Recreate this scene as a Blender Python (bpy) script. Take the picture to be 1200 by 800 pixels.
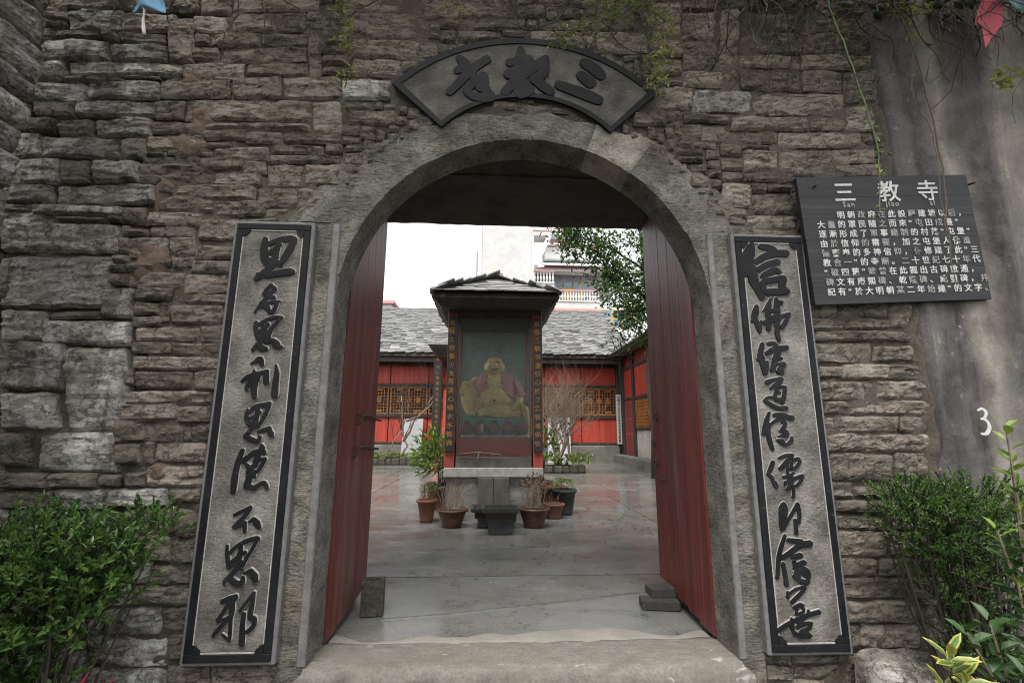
import bpy, bmesh, math, random
from mathutils import Vector, Matrix, noise

for o in list(bpy.data.objects):
    bpy.data.objects.remove(o, do_unlink=True)
SC = bpy.context.scene
COL = SC.collection
rad = math.radians

# ------------------------------------------------------------------ camera
YAW, PITCH, ROLL = 0.04818, 0.19070, 0.00532
cam_data = bpy.data.cameras.new('camera')
cam_data.sensor_width = 36.0
cam_data.lens = 16.2
cam_data.clip_start = 0.05
cam_data.clip_end = 900.0
cam = bpy.data.objects.new('camera', cam_data)
COL.objects.link(cam)
fwd = Vector((math.sin(YAW) * math.cos(PITCH), math.cos(YAW) * math.cos(PITCH), math.sin(PITCH)))
rgt = Vector((math.cos(YAW), -math.sin(YAW), 0))
upv = rgt.cross(fwd)
r2 = math.cos(ROLL) * rgt + math.sin(ROLL) * upv
u2 = -math.sin(ROLL) * rgt + math.cos(ROLL) * upv
cam.matrix_world = Matrix(((r2.x, u2.x, -fwd.x, -0.1938), (r2.y, u2.y, -fwd.y, -2.3907),
                           (r2.z, u2.z, -fwd.z, 1.0659), (0, 0, 0, 1)))
SC.camera = cam

# ------------------------------------------------------------------ sky, sun, exposure (overcast day)
SUN_EL, SUN_AZ = rad(64), rad(200)          # azimuth clockwise from +Y, seen from above
world = bpy.data.worlds.new('World')
SC.world = world
world.use_nodes = True
wn, wl = world.node_tree.nodes, world.node_tree.links
wn.clear()
sky = wn.new('ShaderNodeTexSky')
sky.sky_type = 'NISHITA'
sky.sun_disc = False
sky.sun_elevation = SUN_EL
sky.sun_rotation = SUN_AZ
sky.air_density = 1.0
sky.dust_density = 1.5
hs = wn.new('ShaderNodeHueSaturation')      # cloud cover takes the blue out of the sky
hs.inputs['Saturation'].default_value = 0.08
bgn = wn.new('ShaderNodeBackground')
bgn.inputs['Strength'].default_value = 0.105
wo = wn.new('ShaderNodeOutputWorld')
wl.new(sky.outputs[0], hs.inputs['Color'])
wl.new(hs.outputs[0], bgn.inputs['Color'])
wl.new(bgn.outputs[0], wo.inputs['Surface'])

sun_data = bpy.data.lights.new('sun', 'SUN')
sun_data.energy = 1.5
sun_data.angle = rad(32)
sun_data.color = (1.0, 0.95, 0.88)
sun = bpy.data.objects.new('sun', sun_data)
COL.objects.link(sun)
sdir = Vector((math.sin(SUN_AZ) * math.cos(SUN_EL), math.cos(SUN_AZ) * math.cos(SUN_EL), math.sin(SUN_EL)))
sun.rotation_euler = sdir.to_track_quat('Z', 'Y').to_euler()
sun.location = (0, -6, 12)

vs = SC.view_settings
vs.view_transform = 'Standard'
vs.look = 'None'
vs.exposure = 1.62
vs.gamma = 1.0
vs.use_curve_mapping = False
SC.cycles.filter_width = 1.05
SC.cycles.max_bounces = 8
SC.cycles.transparent_max_bounces = 12

# ------------------------------------------------------------------ helpers
rng = random.Random(11)
def U(a, b): return rng.uniform(a, b)

class MB:
    """collects shapes for one mesh"""
    def __init__(self): self.v, self.f = [], []
    def add(self, vs_, fs):
        b = len(self.v)
        self.v += [tuple(p) for p in vs_]
        self.f += [tuple(b + i for i in f) for f in fs]
        return self
    def box(self, x0, y0, z0, x1, y1, z1, m=None):
        p = [Vector(q) for q in ((x0,y0,z0),(x1,y0,z0),(x1,y1,z0),(x0,y1,z0),(x0,y0,z1),(x1,y0,z1),(x1,y1,z1),(x0,y1,z1))]
        if m: p = [m @ q for q in p]
        return self.add(p, [(3,2,1,0),(4,5,6,7),(0,1,5,4),(1,2,6,5),(2,3,7,6),(3,0,4,7)])
    def bbox(self, x0, y0, z0, x1, y1, z1, b=.01, m=None):
        """box with chamfered edges"""
        bm = bmesh.new()
        bmesh.ops.create_cube(bm, size=1)
        for w in bm.verts:
            w.co = Vector(((x0+x1)/2 + w.co.x*(x1-x0), (y0+y1)/2 + w.co.y*(y1-y0), (z0+z1)/2 + w.co.z*(z1-z0)))
        bmesh.ops.bevel(bm, geom=bm.edges[:], offset=b, segments=1, affect='EDGES')
        bm.verts.index_update()
        vv = [m @ w.co if m else w.co.copy() for w in bm.verts]
        ff = [tuple(w.index for w in f.verts) for f in bm.faces]
        bm.free()
        return self.add(vv, ff)
    def tube(self, pts, rs, n=6, cap=True):
        pts = [Vector(p) for p in pts]
        if not isinstance(rs, (list, tuple)): rs = [rs] * len(pts)
        vs_, fs = [], []
        a = None
        for i, p in enumerate(pts):
            d = (pts[min(i+1, len(pts)-1)] - pts[max(i-1, 0)])
            d = d.normalized() if d.length > 1e-9 else Vector((0,0,1))
            if a is None:
                a = d.cross(Vector((0,0,1)))
                if a.length < .1: a = d.cross(Vector((1,0,0)))
            a = (a - d * a.dot(d)).normalized()
            b = d.cross(a)
            for k in range(n):
                t = 2*math.pi*k/n
                vs_.append(p + (a*math.cos(t) + b*math.sin(t)) * rs[i])
        for i in range(len(pts)-1):
            for k in range(n):
                fs.append((i*n+k, i*n+(k+1)%n, (i+1)*n+(k+1)%n, (i+1)*n+k))
        if cap:
            fs.append(tuple(range(n-1, -1, -1)))
            fs.append(tuple((len(pts)-1)*n + k for k in range(n)))
        return self.add(vs_, fs)
    def lathe(self, prof, n=20, c=(0,0,0)):
        """profile of (radius, z) about a vertical axis through c"""
        vs_, fs = [], []
        for r, z in prof:
            for k in range(n):
                t = 2*math.pi*k/n
                vs_.append((c[0]+r*math.cos(t), c[1]+r*math.sin(t), c[2]+z))
        for i in range(len(prof)-1):
            for k in range(n):
                fs.append((i*n+k, i*n+(k+1)%n, (i+1)*n+(k+1)%n, (i+1)*n+k))
        return self.add(vs_, fs)
    def ball(self, c, r, n=14, m=9, rot=None):
        vs_, fs = [], []
        r = Vector(r) if not isinstance(r, (int, float)) else Vector((r,r,r))
        for i in range(m+1):
            ph = math.pi*i/m
            for k in range(n):
                t = 2*math.pi*k/n
                q = Vector((r.x*math.sin(ph)*math.cos(t), r.y*math.sin(ph)*math.sin(t), r.z*math.cos(ph)))
                if rot: q = rot @ q
                vs_.append(Vector(c) + q)
        for i in range(m):
            for k in range(n):
                fs.append((i*n+k, (i+1)*n+k, (i+1)*n+(k+1)%n, i*n+(k+1)%n))
        return self.add(vs_, fs)
    def prism(self, poly, y0, y1):
        """polygon of (x, z) pairs, counter-clockwise seen from -Y, between y0 (front) and y1"""
        n = len(poly)
        vs_ = [(x, y0, z) for x, z in poly] + [(x, y1, z) for x, z in poly]
        fs = [tuple(range(n)), tuple(range(2*n-1, n-1, -1))]
        fs += [(i, n+i, n+(i+1)%n, (i+1)%n) for i in range(n)]
        return self.add(vs_, fs)
    def mesh(self, name, mat, smooth=False):
        me = bpy.data.meshes.new(name)
        me.from_pydata([tuple(p) for p in self.v], [], self.f)
        if mat: me.materials.append(mat)
        if smooth:
            me.polygons.foreach_set('use_smooth', [True]*len(me.polygons))
        me.update()
        return me
    def build(self, name, mat, parent=None, smooth=False, centre=False):
        loc = Vector((0,0,0))
        if centre and self.v:
            loc = sum((Vector(p) for p in self.v), Vector()) / len(self.v)
            self.v = [tuple(Vector(p) - loc) for p in self.v]
        o = bpy.data.objects.new(name, self.mesh(name, mat, smooth))
        COL.objects.link(o)
        if parent is not None:
            o.parent = parent
            loc = loc - Vector(parent_pos.get(parent.name, (0,0,0)))
        o.location = loc
        return o

parent_pos = {}
def empty(name, loc=(0,0,0), rz=0.0):
    o = bpy.data.objects.new(name, None)
    o.empty_display_size = .1
    COL.objects.link(o)
    o.location = loc
    o.rotation_euler = (0, 0, rz)
    return o
def tag(o, label=None, cat=None, group=None, kind=None):
    if label: o['label'] = label
    if cat: o['category'] = cat
    if group: o['group'] = group
    if kind: o['kind'] = kind
    return o
def link_copy(o, parent, loc=None, rot=None, scale=None):
    c = o.copy()
    COL.objects.link(c)
    c.parent = parent
    if loc is not None: c.location = loc
    if rot is not None: c.rotation_euler = rot
    if scale is not None: c.scale = scale
    return c

# ------------------------------------------------------------------ materials
class NT:
    def __init__(self, name):
        self.m = bpy.data.materials.new(name)
        self.m.use_nodes = True
        self.t = self.m.node_tree
        self.n, self.l = self.t.nodes, self.t.links
        self.b = self.n['Principled BSDF']
        self.geo = None
    def node(self, t, **kw):
        x = self.n.new(t)
        for k, v in kw.items():
            if k in x.inputs: x.inputs[k].default_value = v
            else: setattr(x, k, v)
        return x
    def pos(self):
        if not self.geo: self.geo = self.n.new('ShaderNodeNewGeometry')
        return self.geo.outputs['Position']
    def mapped(self, scale=(1,1,1), obj=False, rnd=False):
        mp = self.n.new('ShaderNodeMapping')
        mp.inputs['Scale'].default_value = scale
        if obj:
            tc = self.n.new('ShaderNodeTexCoord')
            self.l.new(tc.outputs['Object'], mp.inputs['Vector'])
        else:
            self.l.new(self.pos(), mp.inputs['Vector'])
        if rnd:
            oi = self.n.new('ShaderNodeObjectInfo')
            mu = self.node('ShaderNodeMath', operation='MULTIPLY')
            mu.inputs[1].default_value = 37.0
            self.l.new(oi.outputs['Random'], mu.inputs[0])
            self.l.new(mu.outputs[0], mp.inputs['Location'])
        return mp.outputs[0]
    def noise(self, scale, detail=6, rough=.6, vec=None, dist=0.0):
        x = self.n.new('ShaderNodeTexNoise')
        x.inputs['Scale'].default_value = scale
        x.inputs['Detail'].default_value = detail
        x.inputs['Roughness'].default_value = rough
        x.inputs['Distortion'].default_value = dist
        self.l.new(vec if vec is not None else self.pos(), x.inputs['Vector'])
        return x.outputs['Fac']
    def voro(self, scale, vec=None, feature='F1'):
        x = self.n.new('ShaderNodeTexVoronoi')
        x.feature = feature
        x.inputs['Scale'].default_value = scale
        self.l.new(vec if vec is not None else self.pos(), x.inputs['Vector'])
        return x.outputs['Distance']
    def ramp(self, fac, stops, interp='LINEAR'):
        x = self.n.new('ShaderNodeValToRGB')
        x.color_ramp.interpolation = interp
        e = x.color_ramp.elements
        while len(e) < len(stops): e.new(0.5)
        for i, (p, c) in enumerate(stops):
            e[i].position = p
            e[i].color = (c, c, c, 1) if isinstance(c, (int, float)) else (*c, 1)
        self.l.new(fac, x.inputs['Fac'])
        return x.outputs['Color']
    def mix(self, fac, a, b, mode='MIX'):
        x = self.n.new('ShaderNodeMix')
        x.data_type = 'RGBA'
        x.blend_type = mode
        for s, v in ((x.inputs['Factor'], fac), (x.inputs['A'], a), (x.inputs['B'], b)):
            if isinstance(v, (int, float)): s.default_value = v if s.type == 'VALUE' else (v, v, v, 1)
            elif isinstance(v, tuple): s.default_value = (*v, 1)
            else: self.l.new(v, s)
        return x.outputs['Result']
    def math(self, op, a, b=0.0):
        x = self.node('ShaderNodeMath', operation=op)
        for i, v in enumerate((a, b)):
            if isinstance(v, (int, float)): x.inputs[i].default_value = v
            else: self.l.new(v, x.inputs[i])
        return x.outputs[0]
    def rand(self, lo, hi):
        oi = self.n.new('ShaderNodeObjectInfo')
        mr = self.n.new('ShaderNodeMapRange')
        mr.inputs['To Min'].default_value = lo
        mr.inputs['To Max'].default_value = hi
        self.l.new(oi.outputs['Random'], mr.inputs['Value'])
        return mr.outputs[0]
    def out(self, color=None, rough=.8, bump=None, strength=.5, dist=.01, metal=0.0, spec=None):
        i = self.b.inputs
        if isinstance(color, tuple): i['Base Color'].default_value = (*color, 1)
        elif color is not None: self.l.new(color, i['Base Color'])
        if isinstance(rough, (int, float)): i['Roughness'].default_value = rough
        else: self.l.new(rough, i['Roughness'])
        i['Metallic'].default_value = metal
        if spec is not None: i['Specular IOR Level'].default_value = spec
        if bump is not None:
            bn = self.n.new('ShaderNodeBump')
            bn.inputs['Strength'].default_value = strength
            bn.inputs['Distance'].default_value = dist
            self.l.new(bump, bn.inputs['Height'])
            self.l.new(bn.outputs[0], i['Normal'])
        return self.m

M = {}
def rock(name, dark, mid, light, lichen, orange, hue=(.22,.17,.125)):
    t = NT(name)
    vec = t.mapped((1, 1, 1.6), obj=True, rnd=True)
    bedv = t.mapped((1, 1, 1.9), obj=True, rnd=True)
    n1 = t.noise(6, 8, .65, vec)
    n2 = t.noise(30, 10, .75, bedv)
    c = t.ramp(t.mix(.5, n1, n2), [(.30, dark), (.48, mid), (.66, light)])
    # rusty and pale blotches with outlines of their own
    c = t.mix(t.ramp(t.noise(3.2, 7, .6, None, .6), [(.60 - orange, 0.0), (.76, .55)]), c, hue)
    c = t.mix(t.ramp(t.noise(8.0, 10, .78, None, .5), [(.585 - lichen, 0.0), (.655 - lichen*.5, .8)]), c, (.46, .45, .415))
    # lime that has run down the face
    if lichen > 0: c = t.mix(t.math('MULTIPLY', t.ramp(t.noise(1.0, 5, .6, t.mapped((5.5, 5.5, .55)), .4), [(.50, 0.0), (.60, .95)]), t.ramp(t.noise(11, 9, .78), [(.36, 0.0), (.52, 1.0)])), c, (.50, .49, .455))
    # dark weathering crust, fine speckle and hairline cracks of the rock itself
    c = t.mix(t.ramp(t.noise(2.4, 7, .7, vec), [(.52, 0.0), (.72, .55)]), c, (.06, .055, .05))
    c = t.mix(1.0, c, t.ramp(t.noise(70, 9, .85, vec), [(.34, .35), (.52, 1.0), (.70, 1.0)]), 'MULTIPLY')
    ck = t.math('ABSOLUTE', t.math('SUBTRACT', t.noise(6.5, 7, .68, bedv, .5), .5))
    c = t.mix(1.0, c, t.ramp(ck, [(.0, .28), (.018, 1.0)]), 'MULTIPLY')
    c = t.mix(1.0, c, t.rand(.75, 1.5), 'MULTIPLY')
    h = t.mix(.35, t.noise(36, 12, .76, bedv), t.voro(18, bedv))
    h2 = t.mix(.25, h, t.ramp(ck, [(.0, 0.0), (.03, 1.0)]))
    h3 = t.mix(.35, h2, t.noise(140, 6, .75, vec))
    M[name] = t.out(c, .93, h3, 1.0, .024, spec=.2)
rock('rock_grey',  (.085,.080,.073), (.205,.188,.163), (.36,.335,.295), .075, .02)
rock('rock_brown', (.090,.076,.062), (.215,.185,.154), (.355,.315,.268), -.02, .025)
rock('rock_pale',  (.16,.148,.13), (.29,.27,.24), (.43,.405,.365), .06, .02)

def m_hammered(name, base, light, chisel=1.0, lich=0.0):
    t = NT(name)
    v = t.mapped((1, 1, 1))
    mp = t.n.new('ShaderNodeMapping')
    mp.inputs['Rotation'].default_value = (0, rad(38), 0)
    mp.inputs['Scale'].default_value = (26, 26, 95)
    t.l.new(v, mp.inputs['Vector'])
    chis = t.noise(1.0, 5, .6, mp.outputs[0], .6)
    mp2 = t.n.new('ShaderNodeMapping')
    mp2.inputs['Rotation'].default_value = (0, rad(-30), 0)
    mp2.inputs['Scale'].default_value = (30, 30, 80)
    t.l.new(v, mp2.inputs['Vector'])
    pick = t.mix(t.ramp(t.noise(5, 4, .5), [(.45, 0.0), (.55, 1.0)]), chis, t.noise(1.0, 5, .6, mp2.outputs[0], .6))
    grit = t.noise(95, 9, .82)
    c = t.ramp(t.mix(.5, grit, t.noise(6, 6, .6)), [(.36, tuple(x*.35 for x in base)), (.5, base), (.62, light)])
    c = t.mix(t.ramp(t.noise(2.0, 6, .65, None, .5), [(.5, 0.0), (.75, .6)]), c, tuple(x*.45 for x in base))
    if lich: c = t.mix(t.ramp(t.noise(5, 8, .7), [(.56, 0.0), (.7, lich)]), c, (.34, .27, .18))
    h = t.mix(.35 + .35 * chisel, grit, pick)
    c = t.mix(1.0, c, t.ramp(pick, [(.34, 1.0 - .55*chisel), (.50, 1.0)]), 'MULTIPLY')
    M[name] = t.out(c, .92, h, .9, .022, spec=.25)
m_hammered('hammered_stone', (.170,.158,.140), (.30,.282,.255), 1.0, .40)
m_hammered('tablet_stone', (.195,.184,.168), (.36,.342,.315), .25)
m_hammered('pale_stone', (.33,.305,.26), (.50,.47,.41), .6)
m_hammered('fan_stone', (.135,.127,.115), (.235,.222,.20), .3)

t = NT('dressed_edge')
c = t.ramp(t.noise(22, 8, .7), [(.3, (.10,.10,.097)), (.7, (.21,.21,.205))])
M['dressed_edge'] = t.out(c, .8, t.noise(90, 6, .7), .35, .006)

t = NT('black_paint')
chips = t.ramp(t.noise(34, 10, .85, None, 1.2), [(.60, 0.0), (.66, .7)])
c = t.mix(chips, t.ramp(t.noise(9, 6, .6), [(.3, (.006,.0065,.008)), (.7, (.016,.017,.019))]), (.26,.25,.23))
M['black_paint'] = t.out(c, .62, t.noise(60, 6, .7), .3, .006, spec=.2)

t = NT('mortar')
c = t.ramp(t.mix(.5, t.noise(8, 8, .7), t.noise(60, 8, .7)), [(.3, (.06,.05,.042)), (.5, (.15,.13,.11)), (.7, (.25,.22,.188))])
c = t.mix(t.ramp(t.noise(2.6, 6, .6, None, .5), [(.5, 0.0), (.66, .6)]), c, (.18,.135,.10))
M['mortar'] = t.out(c, .95, t.mix(.5, t.noise(30, 10, .75), t.noise(120, 6, .7)), 1.0, .03, spec=.2)

t = NT('red_earth')
c = t.ramp(t.noise(20, 9, .7), [(.3, (.12,.088,.066)), (.7, (.22,.165,.128))])
M['red_earth'] = t.out(c, .95, t.noise(40, 10, .75), .9, .02, spec=.2)

t = NT('plaster')
st = t.noise(1.0, 6, .58, t.mapped((3.0, 3.0, .36)), 1.1)
st2 = t.noise(4.5, 9, .72, t.mapped((1, 1, .6)), .5)
c = t.ramp(t.mix(.35, st, st2), [(.36, (.032,.029,.028)), (.47, (.078,.072,.070)), (.57, (.145,.135,.130)), (.68, (.40,.365,.31))])
sx = t.n.new('ShaderNodeSeparateXYZ'); t.l.new(t.pos(), sx.inputs[0])
wv = t.math('ADD', sx.outputs['X'], t.math('MULTIPLY', t.noise(1.0, 5, .6, t.mapped((2, 2, 1.3))), .34))
run = t.ramp(t.math('MULTIPLY', t.math('SUBTRACT', wv, 2.3), .77), [(.22, 0.0), (.30, 1.0), (.34, .35), (.40, 0.0), (.50, 0.0), (.62, .8), (.75, .4)])
c = t.mix(t.math('MULTIPLY', run, t.ramp(t.noise(3.5, 8, .7), [(.36, .25), (.60, .95)])), c, (.38,.345,.29))
c = t.mix(t.ramp(t.noise(7, 9, .72), [(.50, 0.0), (.64, .5)]), c, (.17,.16,.16))
c = t.mix(t.ramp(t.noise(16, 9, .8), [(.60, 0.0), (.67, .7)]), c, (.36,.35,.335))
c = t.mix(1.0, c, t.ramp(t.noise(70, 9, .82), [(.3, .5), (.5, 1.0)]), 'MULTIPLY')
M['plaster'] = t.out(c, .9, t.mix(.5, t.noise(14, 8, .65), t.noise(90, 6, .7)), .45, .012, spec=.25)

def m_plain(name, col, rough=.7, var=.25, sc=14, bump=.25, bd=.006, spec=None, metal=0.0, rnd=0.0):
    t = NT(name)
    c = t.ramp(t.noise(sc, 8, .68), [(.3, tuple(x*(1-var) for x in col)), (.7, tuple(min(1, x*(1+var)) for x in col))])
    if rnd: c = t.mix(1.0, c, t.rand(1-rnd, 1+rnd), 'MULTIPLY')
    M[name] = t.out(c, rough, t.noise(sc*5, 6, .7), bump, bd, metal, spec)
    return M[name]

def m_wood(name, a, b, grain=(30, 30, 1.2), rough=.6, worn=None, wornamt=.6, rnd=.12, scuff=None):
    t = NT(name)
    v = t.mapped(grain, rnd=True)
    g = t.noise(1, 8, .65, v, .4)
    g2 = t.noise(1, 6, .6, t.mapped((grain[0]*.3, grain[1]*.3, grain[2]*.6), rnd=True))
    c = t.ramp(t.mix(.45, g, g2), [(.36, a), (.62, b)])
    if worn:
        c = t.mix(t.ramp(t.noise(1, 9, .75, t.mapped((grain[0]*.7, grain[1]*.7, grain[2]*1.2)), .5), [(.56, 0.0), (.70, wornamt)]), c, worn)
    if scuff:
        # bare, greyed patches and flakes in the paint
        c = t.mix(t.math('MULTIPLY', t.ramp(t.noise(1.0, 5, .6, t.mapped((4, 4, .9)), .8), [(.50, 0.0), (.66, .7)]), t.ramp(g, [(.38, .3), (.60, 1.0)])), c, scuff)
        c = t.mix(t.ramp(t.noise(1.0, 9, .8, t.mapped((30, 30, 5)), .5), [(.60, 0.0), (.66, .8)]), c, (.035,.022,.02))
    c = t.mix(1.0, c, t.rand(1-rnd, 1+rnd), 'MULTIPLY')
    M[name] = t.out(c, rough, g, .45, .008)
m_wood('door_red', (.032,.010,.009), (.20,.034,.028), (46, 46, .6), .42, (.135,.085,.08), .8, .13, (.15,.10,.095))
m_wood('board_black', (.009,.0095,.011), (.024,.025,.027), (1.2, 40, 26), .6, (.12,.115,.11), .45, .04)
m_wood('dark_timber', (.022,.018,.016), (.06,.05,.044), (18, 18, 2), .75)
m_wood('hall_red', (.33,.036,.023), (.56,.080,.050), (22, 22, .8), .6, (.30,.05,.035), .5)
m_wood('hall_red_dull', (.16,.035,.035), (.27,.06,.055), (22, 22, .8), .7)  # duller red for trim; on the upper boards it paints in eave shade
m_wood('lattice_wood', (.20,.075,.02), (.38,.16,.045), (20, 20, 6), .55)
m_wood('red_post', (.20,.03,.022), (.36,.06,.042), (26, 26, 1.0), .5, (.14,.05,.04), .6)
m_wood('grey_wood', (.075,.07,.062), (.17,.16,.145), (24, 24, 1.5), .8)

m_plain('white_paint', (.58,.58,.57), .8, .3, 60)
m_plain('dim_white', (.32,.32,.31), .85, .45, 60)
m_plain('chalk', (.55,.55,.55), .95, .2, 60)
m_plain('iron', (.055,.04,.035), .6, .5, 40, .4, .004, metal=.5)
m_plain('gold_paint', (.30,.15,.035), .45, .45, 90)
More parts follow.
